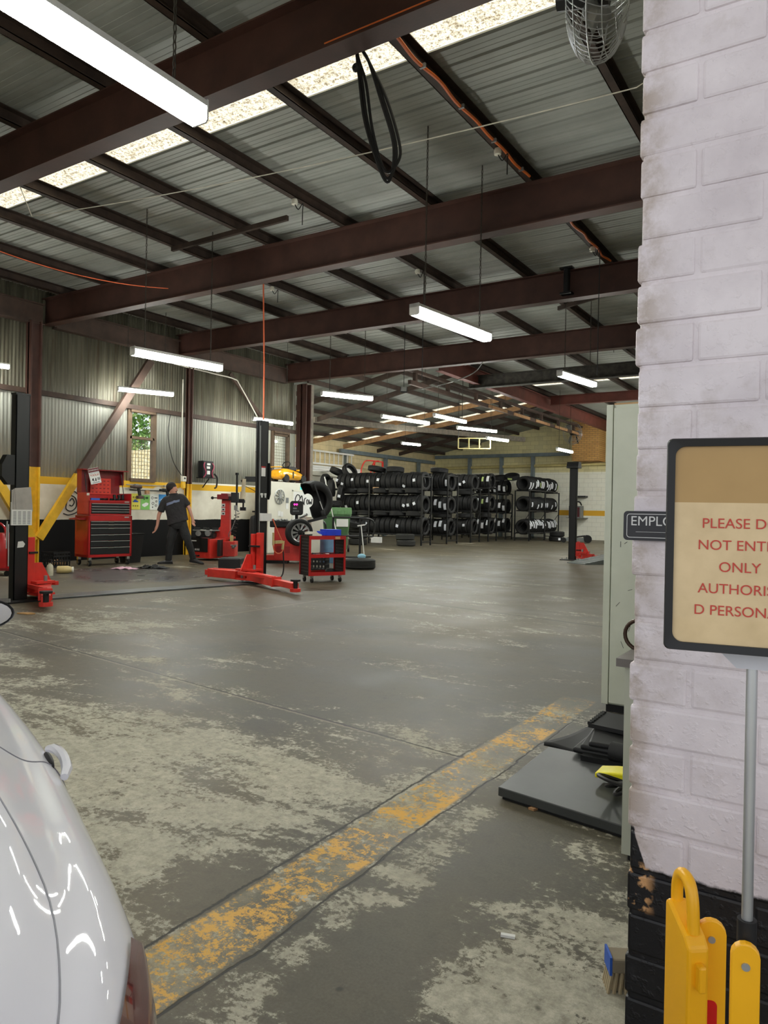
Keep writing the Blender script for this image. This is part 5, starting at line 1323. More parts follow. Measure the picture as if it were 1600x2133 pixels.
def put_tyre(c, axis, face, label, group=None, me=None, lab=None, spin=0.0, laba=0.0, labz=0.0, labrot=0.0):
    o = bpy.data.objects.new('tyre', me or rt.choice(TM)); COL.objects.link(o)
    o.matrix_world = tmat(c, axis, face, spin)
    tag(o, label, 'tyre', group)
    if lab is not None:
        l = bpy.data.objects.new('paper_label', lab); COL.objects.link(l); l.parent = o
        ml = Matrix.Rotation(laba-spin, 4, 'Z') @ Matrix.Translation((.004 if labrot else 0, 0, labz))
        if labrot: ml = ml @ Matrix.Rotation(labrot, 4, 'X')
        l.matrix_local = ml
    return o
def rack(lab, end, axis, length, dep, height, mods, shelves, brace_end=True):
    """end: world point of the front corner of the end frame; axis: direction the rack runs; dep: depth vector"""
    t = thing('tyre_rack', lab, 'tyre rack', end)
    a = Vector(axis).normalized(); d = Vector(dep)
    for i in range(mods+1):
        for q in (Vector((0, 0, 0)), d):
            p = a*(length*i/mods)+q
            B().bar(p, p+Vector((0, 0, height)), .045, .045, up=(1, 0, 0)).obj('post', M['black'], t)
        p = a*(length*i/mods)
        b = B(); b.bar(p+Vector((0, 0, height-.02)), p+d+Vector((0, 0, height-.02)), .03, .03)
        b.bar(p+Vector((0, 0, .12)), p+d+Vector((0, 0, .12)), .03, .03)
        b.bar(p+Vector((0, 0, .25)), p+d+Vector((0, 0, 1.15)), .02, .02)
        b.obj('end_brace', M['black'], t)
    for z in shelves:
        for q in (.12, .88):
            b = B(); b.bar(d*q+Vector((0, 0, z)), d*q+a*length+Vector((0, 0, z)), .035, .05); b.obj('shelf_rail', M['black'], t)
    return t
def row(c0, axis, n, face, label, group, kinds=None, jitter=.012, pitch=.216, lean=0.0):
    a = Vector(axis).normalized(); pos = .11
    for i in range(n):
        kd = kinds(i) if kinds else None
        ax = (a + Vector((rt.uniform(-.03, .03), rt.uniform(-.03, .03), rt.uniform(-.02, .02)))).normalized()
        c = Vector(c0)+a*pos+Vector((0, 0, rt.uniform(-jitter, jitter)))
        lab = laba = None; lz = 0; lr = 0; kw = {}
        if kd: kw = kd
        put_tyre(c, ax, face, label, group, **kw)
        pos += pitch
up45 = lambda f, e: Vector(f)*cos(radians(e))+Vector((0, 0, sin(radians(e))))
F = Vector((0, -1, 0)); E_ = Vector((1, 0, 0))
# rack one: long rack in front, runs to the left; ends at x=-12.35
XE = -12.35
SH = (.36, 1.14, 1.93)
rack('long black tyre rack at the left of the store, nearest the balancer hood', (XE, 21.55, 0), (-1, 0, 0), 4.3, (0, .64, 0), 2.38, 2, SH)
def sq(prob):
    def f(i):
        if rt.random() < prob: return dict(lab=LSQ, laba=radians(rt.uniform(-30, 15)), labz=rt.uniform(-.04, .04), labrot=rt.uniform(-.7, .7))
        return None
    return f
row((XE, 21.87, 2.20), (-1, 0, 0), 17, up45(F, 0), 'dark tyre in the top row of the long left rack', 'top row of the long left rack', sq(.25))
row((XE, 21.87, 1.42), (-1, 0, 0), 16, up45(F, 0), 'dark tyre in the middle row of the long left rack', 'middle row of the long left rack', sq(.3))
row((XE, 21.87, .64), (-1, 0, 0), 15, up45(F, 0), 'dark tyre in the bottom row of the long left rack', 'bottom row of the long left rack', sq(.12))
for i in range(5):
    put_tyre((XE-.45-i*.67, 21.80, 1.865), (0, .05, 1), F, 'tyre lying flat above the middle row of the long left rack', 'tyres lying flat above the middle row of the long left rack', me=TM[2])
for i in range(5):
    put_tyre((XE-.40-i*.68, 21.80, 1.075), (0, .04, 1), F, 'tyre lying flat above the bottom row of the long left rack', 'tyres lying flat above the bottom row of the long left rack', me=TM[2])
for yy, zz, nm in ((23.8, 1.04, 'second'), (25.74, 1.03, 'third'), (27.35, 1.05, 'fourth'), (23.8, 1.86, 'second'), (25.74, 1.93, 'third')):
    put_tyre((XE-.42, yy, zz), (0, .03, 1), F, 'tyre lying flat above the %s row of the %s rack from the left' % ('bottom' if zz < 1.5 else 'middle', nm), me=TM[2])
def big(prob=1.0, g=.12, m=0):
    def f(i):
        if rt.random() < prob: return dict(lab=(LG if rt.random() < g else LM[m]), laba=radians(rt.uniform(-16, 16)), labz=rt.uniform(-.02, .03))
        return None
    return f
def rack_small(name, y, dep, rows_, h, lab, n=5):
    rack(lab, (XE, y, 0), (-1, 0, 0), 2.1, (0, dep, 0), h, 1, tuple(r[1] for r in rows_))
    for zc, zr, kinds, nm, e in rows_:
        row((XE, y+dep/2, zc), (-1, 0, 0), n, up45(F, e), 'tyre in the %s row of %s' % (nm, lab.split(' with ')[0]), '%s row of %s' % (nm, lab.split(' with ')[0]), kinds)
rack_small('b', 23.40, .80, ((2.26, 1.99, big(.8), 'top', -5), (1.42, 1.14, big(1), 'middle', 5), (.60, .33, big(.6), 'bottom', 10)), 2.5, 'the second tyre rack from the left with big white labels')
rack_small('c', 25.35, .78, ((2.32, 2.05, sq(.4), 'top', -5), (1.49, 1.21, None, 'middle', 0), (.60, .33, sq(.6), 'bottom', 10)), 2.10, 'the third tyre rack from the left with plain dark tyres')
rack_small('d', 26.95, .80, ((2.42, 2.15, big(.8, .3), 'top', 5), (1.55, 1.27, big(1), 'middle', 10), (.62, .35, big(1, .5), 'bottom', 20)), 2.2, 'the fourth tyre rack from the left with green and white labels', 4)
# low rack behind, seen between the fourth and the right rack
rack('the low tyre rack set back behind the right-hand rack', (-12.75, 29.6, 0), (-1, 0, 0), 2.1, (0, .7, 0), 2.0, 1, (.33, 1.16, 2.0))
for zc, nm, e in ((2.27, 'top', -8), (1.45, 'middle', 0), (.62, 'bottom', 25)):
    row((-12.75, 29.93, zc), (-1, 0, 0), 7, up45(F, e), 'white-labelled tyre in the %s row of the set-back rack' % nm, '%s row of the set-back rack' % nm, big(.9, .1))
# right-hand rack runs away from the camera along y
rack('right-hand tyre rack running back to the end wall', (-12.03, 28.9, 0), (0, 1, 0), 3.6, (.64, 0, 0), 2.12, 2, (.33, 1.27, 2.14))
for zc, nm, e, k in ((2.42, 'top', -8, big(.75, .03, 2)), (1.55, 'middle', -3, big(.6, .0, 1)), (.60, 'bottom', 25, big(.95, .0, 2))):
    row((-11.71, 28.92, zc), (0, 1, 0), 16, up45(E_, e), 'tyre in the %s row of the right-hand rack' % nm, '%s row of the right-hand rack' % nm, k)
# tyres on top and loose tyres
put_tyre((-15.7, 22.0, 2.60), (.85, -.15, .5), F, 'tyre tipped on top of the pile at the left end of the racks', me=TM[1])
put_tyre((-16.25, 22.0, 2.58), (.25, .3, .95), F, 'tyre lying flat at the top left end of the racks', me=TM[1])
put_tyre((-16.6, 21.75, 2.18), (1, .15, .1), F, 'leftmost tyre standing at the far left end of the long rack', me=TM[0])
put_tyre((-16.0, 21.3, 1.95), (.9, .5, .1), F, 'tyre slipped forward off the left end of the long rack, upper one', me=TM[1])
put_tyre((-15.55, 21.25, 1.75), (.85, .45, -.15), F, 'tyre slipped forward off the left end of the long rack, lower one', me=TM[0], lab=LSQ, laba=.2)
put_tyre((-14.5, 22.0, 2.66), (.1, .12, .98), F, 'tyre lying tilted on top of the long rack left of centre', me=TM[2])
put_tyre((-13.75, 22.05, 2.63), (0, .05, 1), F, 'flat tyre on top behind the tilted one on the long rack', me=TM[0])
put_tyre((-12.95, 23.85, 2.69), (.05, .05, 1), F, 'flat tyre on top near the right end of the long rack', me=TM[2])
put_tyre((-13.2, 30.0, 2.72), (0, -.15, 1), F, 'flat tyre on top of the set-back rack', me=TM[1])
put_tyre((-12.65, 30.0, 2.76), (.1, -.35, .94), F, 'tilted tyre with green label on top of the set-back rack', me=TM[0], lab=LG, laba=.1)
def stack(x, y, n, lab, group, me=TMW, R=0.01):
    for i in range(n):
        put_tyre((x+rt.uniform(-.03, .03), y+rt.uniform(-.03, .03), .105+i*.212), (0, 0, 1), F, lab, group, me=me)
put_tyre((-12.62, 21.0, .102), (0, 0, 1), F, 'lower tyre of the stack of two in front of the long rack', me=TMW)
put_tyre((-12.67, 21.02, .305), (0, 0, 1), F, 'upper tyre of the stack of two in front of the long rack', me=TMW)
put_tyre((-10.62, 30.1, .102), (0, 0, 1), F, 'lower tyre lying beside the right-hand rack, with a white label', me=TM[0], lab=LSQ, laba=.7)
put_tyre((-10.60, 30.1, .312), (0, 0, 1), F, 'upper tyre lying beside the right-hand rack', me=TM[1])
put_tyre((-8.40, 12.18, .102), (0, 0, 1), F, 'single tyre lying on the floor beside the red trolley', me=TMW)
stack(-14.9, 19.9, 7, 'tyre in the tall stack behind the green bin', 'tall tyre stack behind the green bin', TM[1])
stack(-14.15, 20.35, 3, 'tyre in the short stack behind the curved black rail', 'short tyre stack behind the black rail', TMW)
put_tyre((-14.05, 20.1, .78), (.35, -.25, .9), F, 'tyre tilted on top of the short stack behind the black rail', me=TM[0])

# ================================================================ STORE CLUTTER
bt = thing('booth_cabinet', 'cream cabinet with spray-painted writing behind the wheel balancer', 'cabinet', (-13.46, 14.55, 0))
B().bx(0, .46, 0, 2.55, 0, 1.90).obj('carcass', M['cream'], bt, bevel=.005)
b = B(); b.bx(.46, .475, .95, 1.0, .1, 1.69).bx(.46, .475, .95, 2.3, 1.66, 1.71).bx(.46, .475, 2.25, 2.3, .1, 1.66)
b.obj('door_frame', M['cream'], bt)
B().bx(.46, .468, 1.0, 2.25, .1, 1.66).obj('door', M['white'], bt)
mf = frame((.4695, 0, 0), (0, 1, 0), (0, 0, 1))
def stroke(pts, r=.014): 
    q = B().tube([(.472, y, z) for y, z, _ in [(v.x, v.y, 0) for v in smoothpath([(a, c+.27, 0) for a, c in pts], 6)]], r, 5); q.obj('spray_writing', M['spray'], bt, smooth=True)
stroke([(1.12, 1.02), (1.08, 1.18), (1.16, 1.30), (1.26, 1.28), (1.28, 1.18), (1.22, 1.14)]); stroke([(1.28, 1.18), (1.36, 1.28), (1.40, 1.14), (1.46, 1.05)])
stroke([(1.47, 1.02), (1.48, 1.18), (1.55, 1.22)]); stroke([(1.60, 1.05), (1.58, 1.15), (1.64, 1.17), (1.66, 1.07), (1.60, 1.05)]); stroke([(1.70, 1.18), (1.71, 1.05), (1.75, 1.12), (1.79, 1.05), (1.82, 1.2)])
stroke([(1.88, .92), (1.90, 1.24), (1.97, 1.02), (2.0, 1.0), (2.0, 1.26)])
ex = thing('exit_sign', 'small lit green and white exit sign fixed on the cream cabinet', 'exit sign', (-12.985, 16.02, 1.70), -.15)
B().bx(0, .03, -.20, .20, 0, .17).obj('case', M['white'], ex)
b = B(); b.bx(.03, .033, -.18, -.055, .02, .15).bx(.03, .033, .055, .18, .02, .15); b.obj('green_panel', M['exit_green'], ex)
B().bx(.03, .0325, -.055, .055, .02, .15).obj('white_panel', M['exit_white'], ex)
b = B(); b.sph((.034, .012, .115), .010, 8, 6); b.bar((.034, .0, .10), (.034, -.008, .07), .004, .016); b.bar((.034, -.006, .07), (.034, .02, .045), .004, .010); b.bar((.034, -.008, .07), (.034, -.028, .04), .004, .010); b.bar((.034, -.002, .095), (.034, .026, .085), .004, .008); b.obj('running_figure', M['exit_green'], ex)
hc_ = thing('hubcap', 'silver multi-spoke hubcap hung on the cream cabinet', 'hubcap', (-12.99, 14.98, 1.50))
b = B()
for k in range(11):
    a = 2*pi*k/11; b.bar((.01, .04*cos(a), .04*sin(a)), (.01, .19*cos(a), .19*sin(a)), .014, .045, up=(1, 0, 0))
b.obj('spokes', M['alu'], hc_); B().tube([(.005, .195*cos(a), .195*sin(a)) for a in [2*pi*i/40 for i in range(40)]], .012, 6, closed=True).obj('outer_ring', M['alu'], hc_); B().cyl((0, 0, 0), (.03, 0, 0), .045).obj('centre_cap', M['alu'], hc_)
pp = thing('notice_papers', 'small printed sheets taped on the cream cabinet beside the hubcap', 'papers', (-12.995, 15.30, 1.25))
for i, (y, z, c) in enumerate(((0, 0, 'paper'), (.0, .16, 'grey'), (-.32, -.2, 'paper'), (-.22, -.22, 'paper'))): B().bx(0, .004, y-.055, y+.055, z-.07, z+.07).obj('sheet', M[c], pp)
# ride-on toy car on the cabinet
ty = thing('toy_car', 'yellow ride-on toy sports car on top of the cream cabinet', 'toy car', (-13.22, 15.62, 1.90))
KZ = [(-.60, .12, .30, .20), (-.52, .07, .36, .235), (-.30, .06, .40, .25), (-.05, .06, .37, .24), (.20, .06, .33, .235), (.42, .07, .25, .22), (.58, .09, .16, .17)]
rows = []
for y, z0, z1, w in KZ:
    rows.append([Vector((w*cx, y, z0+(z1-z0)*cz)) for cx, cz in ((-.9, 0), (-1, .3), (-.95, .65), (-.75, .95), (-.4, 1), (.4, 1), (.75, .95), (.95, .65), (1, .3), (.9, 0))])
rows2 = []
b = B(); b.grid(rows, closed=True); b.bm.verts.ensure_lookup_table()
b.bm.faces.new([b.bm.verts[i] for i in range(10)][::-1]); b.bm.faces.new([b.bm.verts[i] for i in range(60, 70)])
b.obj('body_shell', mat('glossy_toy_yellow', (238, 172, 32), .25, coat=.6), ty, smooth=True, sub=1)
for y in (-.36, .37):
    for x in (-.19, .19): B().lathe([(0, -.05), (.10, -.05), (.115, -.03), (.115, .03), (.10, .05), (0, .05)], 20, mat=Matrix.Rotation(pi/2, 4, 'Y')).obj('wheel', M['blackm'], ty, smooth=True, loc=(x, y, .115))
b = B(); b.prism([(-.20, .36), (.30, .31), (.16, .42), (.02, .45), (-.14, .44)], -.15, .15, 'yz'); b.obj('cockpit', M['black'], ty, bevel=.01)
B().tube([(.0+.13*cos(a), -.12+.05*cos(a)*0+.09*sin(a)*.4, .50+.08*sin(a)) for a in [2*pi*i/24 for i in range(24)]], .014, 6, closed=True).obj('steering_wheel', M['black'], ty)
B().bx(.18, .25, .10, .15, .33, .37).obj('side_mirror', M['yplastic'], ty); B().bx(-.2, .2, -.62, -.52, .40, .42).obj('spoiler', M['yplastic'], ty)
b = B(); b.cyl((.238, -.42, .2), (.248, -.42, .2), .02); b.bx(.236, .246, -.12, -.08, .12, .30); b.obj('vent_detail', M['black'], ty)
tag(B().bar((-13.38, 15.30, 1.91), (-13.93, 15.05, 2.75), .05, .04).obj('black_bar', M['black']), 'black bar leaning against the mesh window behind the toy car', 'bar')
# cream appliance, rails, mop, bin
tag(B().bx(-10.95, -10.55, 13.30, 13.75, 0, 1.02).obj('cream_box', M['cream'], bevel=.02), 'narrow cream upright box standing right of the wheel balancer', 'box')
rl = camthing('guard_rail', 'black tubular guard rail with rounded end beside the green bin', 'rail', (-10.45, 14.75, 0))
pth = smoothpath([(-.45, 0, .99), (.0, 0, .99), (.42, 0, .97), (.56, 0, .88), (.58, 0, .70), (.54, 0, .58), (.44, 0, .53), (-.45, 0, .55)], 5)
B().tube(pth, .022, 8).obj('rail_loop', M['black'], rl, smooth=True)
for x in (.22, -.45): B().cyl((x, 0, 0), (x, 0, 1.0), .028).obj('post', M['black'], rl)
B().bx(-.55, .32, -.12, .12, 0, .03).obj('foot', M['blackm'], rl)
lp = smoothpath([(-.62, 0, .05), (-.62, 0, .70), (-.66, 0, .86), (-.78, 0, .92), (-.92, 0, .86), (-.96, 0, .7), (-.96, 0, .05)], 5)
B().tube([p+Vector((0, -.15, 0)) for p in lp], .025, 8).obj('hoop', M['black'], rl, smooth=True)
mp_ = camthing('mop', 'white-handled mop with pale blue head leaning by the guard rail', 'mop', (-10.1, 14.55, 0))
B().tube([(.16, -.16, .09), (.07, -.05, .80)], .012, 8).obj('handle', M['white'], mp_); B().bar((-.02, -.05, .80), (.16, -.05, .83), .03, .03).obj('tee_grip', M['white'], mp_)
b = B(); b.sph((.10, -.18, .07), .09, 14, 8, (1.2, .6, .75)); b.obj('mop_head', M['paleblue'], mp_, smooth=True); B().bar((.0, -.18, .05), (.32, -.18, .06), .04, .03).obj('head_bar', M['blackm'], mp_)
gb = camthing('wheelie_bin', 'green wheelie bin with a paper sheet on its front', 'bin', (-12.05, 16.30, 0))
b = B(); b.bm.verts.index_update()
q = [[(-.28, -.30, .08), (.28, -.30, .08), (.28, .30, .08), (-.28, .30, .08)], [(-.36, -.38, .98), (.36, -.38, .98), (.36, .38, .98), (-.36, .38, .98)], [(-.39, -.41, 1.0), (.39, -.41, 1.0), (.39, .41, 1.0), (-.39, .41, 1.0)], [(-.39, -.41, 1.05), (.39, -.41, 1.05), (.39, .41, 1.05), (-.39, .41, 1.05)]]
b.grid(q, closed=True); b.obj('bin_body', M['green'], gb, smooth=False, bevel=.015)
b = B(); b.prism([(-.42, 1.05), (.42, 1.05), (.40, 1.14), (.18, 1.24), (-.40, 1.24)], -.42, .40, 'yz')
for i in range(4): b.bx(-.34+i*.19, -.24+i*.19, -.445, -.41, 1.05, 1.16)
b.obj('lid', mat('lighter_green_plastic', (96, 138, 88), .5), gb, bevel=.01)
B().bx(.02, .34, -.395, -.375, .72, .93).obj('taped_sheet', M['paper'], gb)
for x in (-.3, .3): B().cyl((x, .25, .09), (x+.05, .25, .09), .09).obj('bin_wheel', M['blackm'], gb)
tag(B().tube([(-11.22, 15.40, .014), (-11.85, 15.45, 2.05)], .014, 8).obj('broom_pole', M['white']), 'long white pole leaning in front of the green bin', 'pole')
bd = thing('blue_drum', 'blue plastic drum on the floor behind the red trolley', 'drum', (-9.85, 13.05, 0))
B().lathe([(0, 0), (.19, 0), (.2, .03), (.2, .20), (.21, .22), (.2, .24), (.2, .52), (.18, .56), (0, .56)], 24).obj('drum_body', mat('dull_blue_plastic', (92, 128, 160), .5), bd, smooth=True); B().cyl((0, 0, .56), (0, 0, .60), .10).obj('drum_lid', M['blackm'], bd)
# ladder, boards, frame on the far side
lw = thing('ladder', 'white ladder stored on its side high along the block wall of the store', 'ladder', (-17.95, 21.4, 2.96))
B().bx(-.03, .03, 0, 4.0, 0, .07).obj('lower_rail', M['white'], lw); B().bx(-.03, .03, 0, 4.0, .50, .57).obj('upper_rail', M['white'], lw)
for i in range(13): B().bx(-.018, .018, .12+i*.31, .155+i*.31, .07, .50).obj('rung', M['white'], lw)
sb = thing('white_cupboard', 'long low cream cupboard under the white ladder', 'cupboard', (-18.1, 20.2, 0))
B().bx(0, .75, 0, 4.6, 0, 2.55).obj('carcass', M['cream'], sb); B().bx(-.02, .80, -.02, 4.65, 2.55, 2.60).obj('top_board', M['timber'], sb)
for i, (z, w) in enumerate(((2.66, .0), (2.75, .08), (2.84, .02))):
    tag(B().bx(-18.08, -17.35+w*.3, 20.4+w, 25.2-w*2, z-.055, z+.028).obj('white_plank', M['white'], bevel=.005), ('bottom', 'middle', 'top')[i]+' white plank of the three stacked below the ladder', 'plank')
tag(B().prism([(0, 0), (.7, .02), (.72, .42), (.05, .38)], 0, .012, 'xy').obj('white_panel', M['white'], loc=(-17.4, 22.0, 2.62)), 'loose white sheet lying on the cream cupboard edge', 'sheet')
fr = thing('red_frame', 'red tubular frame with curved bars standing above the tyres at left', 'frame', (-17.0, 24.6, 2.60))
for x in (0, .45):
    B().tube(smoothpath([(x*.4, x, 0), (x*.4, x+.05, .30), (x*.4, x+.28, .58), (x*.4, x+.60, .64)], 5), .028, 8).obj('curved_bar', M['redlift'], fr, smooth=True)
b = B(); b.bar((0, 0, 0), (.18, 1.35, 0), .05, .05).bar((.0, .6, .64), (.18, 1.35, .62), .05, .05).bar((.18, 1.35, 0), (.18, 1.35, .62), .06, .06).bar((.1, .85, 0), (.1, .85, .62), .05, .05); b.obj('straight_bar', M['redlift'], fr)
b = B(); b.bar((.13, .87, .05), (.17, 1.33, .35), .015, .015).bar((.13, .87, .35), (.17, 1.33, .05), .015, .015); b.obj('cross_brace', M['black'], fr)
tag(B().bx(-17.3, -17.0, 20.35, 25.9, 2.45, 2.6).bx(-17.25, -17.15, 20.4, 25.8, 0, 2.45).obj('pallet_shelf', M['cream'], bevel=.01), 'cream shelf behind the left end of the long tyre rack', 'shelf')
for i, (x, y, z) in enumerate(((-14.1, 21.5, .04), (-14.9, 21.6, .04))):
    tag(B().box((x, 21.45, .14), (.34, .2, .2)).obj('white_carton', M['paper']), ('white carton with a purple mark under the long tyre rack', 'plain white carton under the long tyre rack at its middle post')[i], 'carton')
tag(B().bx(-14.2, -14.02, 21.346, 21.352, .08, .19).obj('purple_sticker', mat('purple_print', (120, 50, 110), .6)), 'small purple square printed on the white carton under the rack', 'sticker') if False else None
tag(B().bx(-15.2, -14.62, 21.75, 22.05, 1.78, 2.02).obj('white_box', M['paper'], bevel=.005), 'white box lying above the middle row at the left of the long rack', 'box')
tag(B().bx(-14.40, -14.15, 21.6, 22.0, 1.78, 2.0).obj('brown_box', M['card']), 'brown carton right of the white box on the long rack', 'carton')
# end wall right part: welder, fan, jack, ramp, red jack stand
wd = thing('welder', 'small red and grey machine on a shelf on the cream end wall', 'machine', (-10.9, 32.55, .98))
B().bx(-.1, .72, -.15, .45, 0, .02).obj('shelf', M['grey'], wd); B().bx(0, .55, -.1, .3, .02, .56).obj('case', M['grey'], wd); B().bx(.02, .50, -.105, -.10, .06, .50).obj('front_panel', mat('dark_red_panel', (90, 34, 40), .5), wd); B().tube(smoothpath([(.05, 0, .56), (.15, 0, .72), (.45, 0, .74), (.55, 0, .58)], 4), .03, 6).obj('carry_handle', M['blackm'], wd)
bk = tag(B().bx(-10.9, -10.2, 32.6, 32.98, 1.94, 2.0).obj('wall_bracket', M['black']), 'black bracket sticking out of the cream end wall beside the capped lift post', 'bracket')
rp = thing('steel_ramp', 'grey steel ramp plate resting tilted beside the capped lift post', 'ramp', (-5.26, 16.9, 0))
B().prism([(0, 0), (0, .02), (1.6, .26), (1.6, .0)], -.0, .62, 'xz').obj('ramp_deck', M['greyplate'], rp)
b = B()
for i in range(9): b.bx(.1+i*.16, .11+i*.16, .01, .61, .03+.024*i+.002, .045+.024*i)
b.obj('grip_ridges', M['grey'], rp); rp.rotation_euler = (0, 0, 1.05)
jk = thing('trolley_jack', 'low grey trolley jack near the cream end wall', 'jack', (-9.6, 29.4, 0), .4)
b = B(); b.bx(-.5, .5, -.14, .14, .06, .20); b.obj('chassis', M['grey'], jk)
for x, r in ((-.45, .10), (.5, .16)):
    for y in (-.16, .16): B().cyl((x, y-.03, r), (x, y+.03, r), r).obj('jack_wheel', M['blackm'], jk)
b = B(); b.bar((-.3, 0, .18), (.4, 0, .28), .10, .06); b.obj('lift_arm', M['blackm'], jk)
ax_ = thing('floor_press', 'red and black machine on the floor at the right by the cream end wall', 'machine', (-7.55, 28.6, 0), TH)
B().bx(-.1, .55, -.2, .2, .12, .55).obj('red_base', M['redlift'], ax_, bevel=.02); B().bx(-.08, .52, -.22, .2, .58, 1.05).obj('black_case', M['blackm'], ax_); B().bar((-.1, 0, .42), (-.62, 0, .05), .07, .05).obj('leg', M['blackm'], ax_); b = B(); b.cyl((.0, -.2, .06), (.0, .2, .06), .06); b.cyl((.45, -.2, .06), (.45, .2, .06), .06); b.obj('wheels', M['red'], ax_)
tag(B().tube(smoothpath([(-7.1, 28.7, 1.9), (-7.15, 28.7, 1.5), (-7.05, 28.7, 1.1), (-7.1, 28.7, .95)], 4), .09, 8).obj('black_jacket', M['blackm'], smooth=True), 'black cloth hanging above the red machine beside the white locker', 'cloth') if False else None

# ================================================================ RED TROLLEY (in front of the balancer)
tr = thing('tool_trolley', 'red and black three-shelf tool trolley with a blue box on top', 'trolley', (-7.32, 9.20, 0), radians(64))
L, Dp, zb, zt = .63, .36, .115, .755     # local x along front, local y depth (to the back)
b = B()
for x in (0, L): 
    b.bx(x-.016, x+.016, -.008, .012, zb, zt); b.bx(x-.016, x+.016, Dp-.012, Dp+.008, zb, zt)
b.obj('uprights', M['red'], tr)
for i, z in enumerate((zb, .405, zt-.055)):
    b = B(); b.bx(0, L, 0, Dp, z, z+.008); b.bx(0, L, -.006, 0, z, z+.058); b.bx(0, L, Dp, Dp+.006, z, z+.058)
    b.obj('shelf', M['red'], tr)
for x in (-.004, L-.004):
    b = B(); b.bx(x, x+.008, .012, Dp-.012, zb, zt); o = b.obj('side_panel', M['black'], tr)
    d = B()
    for j in range(11):
        for i in range(5): d.bx(x-.001, x+.009, .07+i*.052, .082+i*.052, zb+.06+j*.052, zb+.075+j*.052)
    d.obj('perforations', M['grey'], o)
for x in (.06, L-.06):
    for y in (.04, Dp-.04):
        o = B().cyl((x-.013, y, .042), (x+.013, y, .042), .042, n=16).obj('caster', M['blackm'], tr); B().bx(x-.02, x+.02, y-.018, y+.018, .06, zb).obj('caster_fork', M['galv'], o)
B().bx(L-.18, L-.09, -.008, -.006, zt-.05, zt-.008).obj('maker_plate', M['card'], tr)
def on_trolley(o):
    o.location = (-7.32, 9.20, 0); o.rotation_euler = (0, 0, radians(64)); return o
tag(on_trolley(B().bx(.33, .60, .08, .32, .762, .86).obj('blue_glove_box', M['bluebox'])), 'bright blue glove box on the right of the trolley top', 'box')
tag(on_trolley(B().bx(.24, .33, .10, .26, .762, .83).obj('small_blue_box', M['bluebox'])), 'small blue carton left of the bright blue box on the trolley', 'box')
tag(on_trolley(B().prism([(.02, .757), (.235, .757), (.235, .78), (.18, .795), (.15, .82), (.03, .82)], .06, .26, 'xz').obj('cream_tray', M['cream'])), 'cream plastic tray on the left of the trolley top', 'tray')
tag(on_trolley(B().bar((-.08, .05, .775), (.05, .1, .775), .09, .02).obj('dark_clipboard', M['black'])), 'dark flat tool sticking out over the left end of the trolley', 'tool')
rg = random.Random(9)
b = B()
for i in range(26): b.box((rg.uniform(.08, .55), rg.uniform(.06, .28), .428+rg.uniform(0, .03)), (rg.uniform(.03, .14), .022, .02), (rg.uniform(-.3, .3), rg.uniform(-.3, .3), rg.uniform(0, 3)))
tag(on_trolley(b.obj('hand_tools', M['blackm'])), 'jumble of dark hand tools on the middle shelf of the trolley', 'tools', kind='stuff')
tag(on_trolley(B().bx(.32, .37, .05, .10, .413, .47).obj('white_cube', M['paper'])), 'small white block on the middle shelf of the trolley', 'block')
tag(on_trolley(B().lathe([(0, 0), (.03, .0), (.075, .02), (.085, .05), (.06, .09), (0, .10)], 16).obj('black_cap', M['blackm'], smooth=True)), 'black round cap on the bottom shelf of the trolley', 'cap'); bpy.data.objects['black_cap'].location = Vector((-7.32, 9.20, .124)) + Matrix.Rotation(radians(64), 3, 'Z') @ Vector((.45, .16, 0))
b = B(); b.prism([(.20, .12), (.30, .09), (.40, .12), (.36, .17), (.31, .20), (.26, .17)], .124, .145, 'xy')
tag(on_trolley(b.obj('yellow_rag', mat('lime_rag', (200, 204, 90), .9))), 'lime yellow rag on the bottom shelf of the trolley', 'rag')
cr = thing('milk_crate', 'black plastic crate standing behind the red trolley', 'crate', (-8.85, 11.35, 0), .4)
def crate(t, w, d, h, m):
    b = B(); b.bx(-w/2, w/2, -d/2, d/2, 0, .02)
    for z in (0, h*.36, h*.68, h-.03):
        for s in (-1, 1): b.bx(-w/2, w/2, s*d/2-.008, s*d/2+.008, z, z+.03); b.bx(s*w/2-.008, s*w/2+.008, -d/2, d/2, z, z+.03)
    n = 6
    for i in range(n+1):
        x = -w/2+w*i/n; y = -d/2+d*i/n
        for s in (-1, 1): b.bx(x-.008, x+.008, s*d/2-.008, s*d/2+.008, 0, h); b.bx(s*w/2-.008, s*w/2+.008, y-.008, y+.008, 0, h)
    return b.obj('crate_body', m, t)
crate(cr, .40, .32, .28, M['blackm'])
# ================================================================ SMALL FLOOR THINGS
c2 = thing('milk_crate', 'black plastic crate on the floor left of the red tool chest', 'crate', (-12.72, 8.28, 0), .1)
crate(c2, .32, .36, .29, M['blackm'])
b = B(); rg = random.Random(2)
for i in range(14): b.sph((-12.72+rg.uniform(-.10, .10), 8.28+rg.uniform(-.12, .12), .06+rg.uniform(0, .06)), .035, 8, 6)
tag(b.obj('crate_bits', M['card'], smooth=True), 'small pale bits lying inside the black crate by the chest', 'bits', kind='stuff')
wbn = thing('waste_bin', 'tall black waste bin between the red chest and the mechanic', 'bin', (-12.75, 10.0, 0), .1)
b = B(); b.grid([[(-.12, -.16, 0), (.12, -.16, 0), (.12, .16, 0), (-.12, .16, 0)], [(-.16, -.22, .60), (.16, -.22, .60), (.16, .22, .60), (-.16, .22, .60)], [(-.15, -.21, .60), (.15, -.21, .60), (.15, .21, .60), (-.15, .21, .60)], [(-.115, -.155, .02), (.115, -.155, .02), (.115, .155, .02), (-.115, .155, .02)]], closed=True); b.quad([(-.12, -.16, .01), (.12, -.16, .01), (.12, .16, .01), (-.12, .16, .01)])
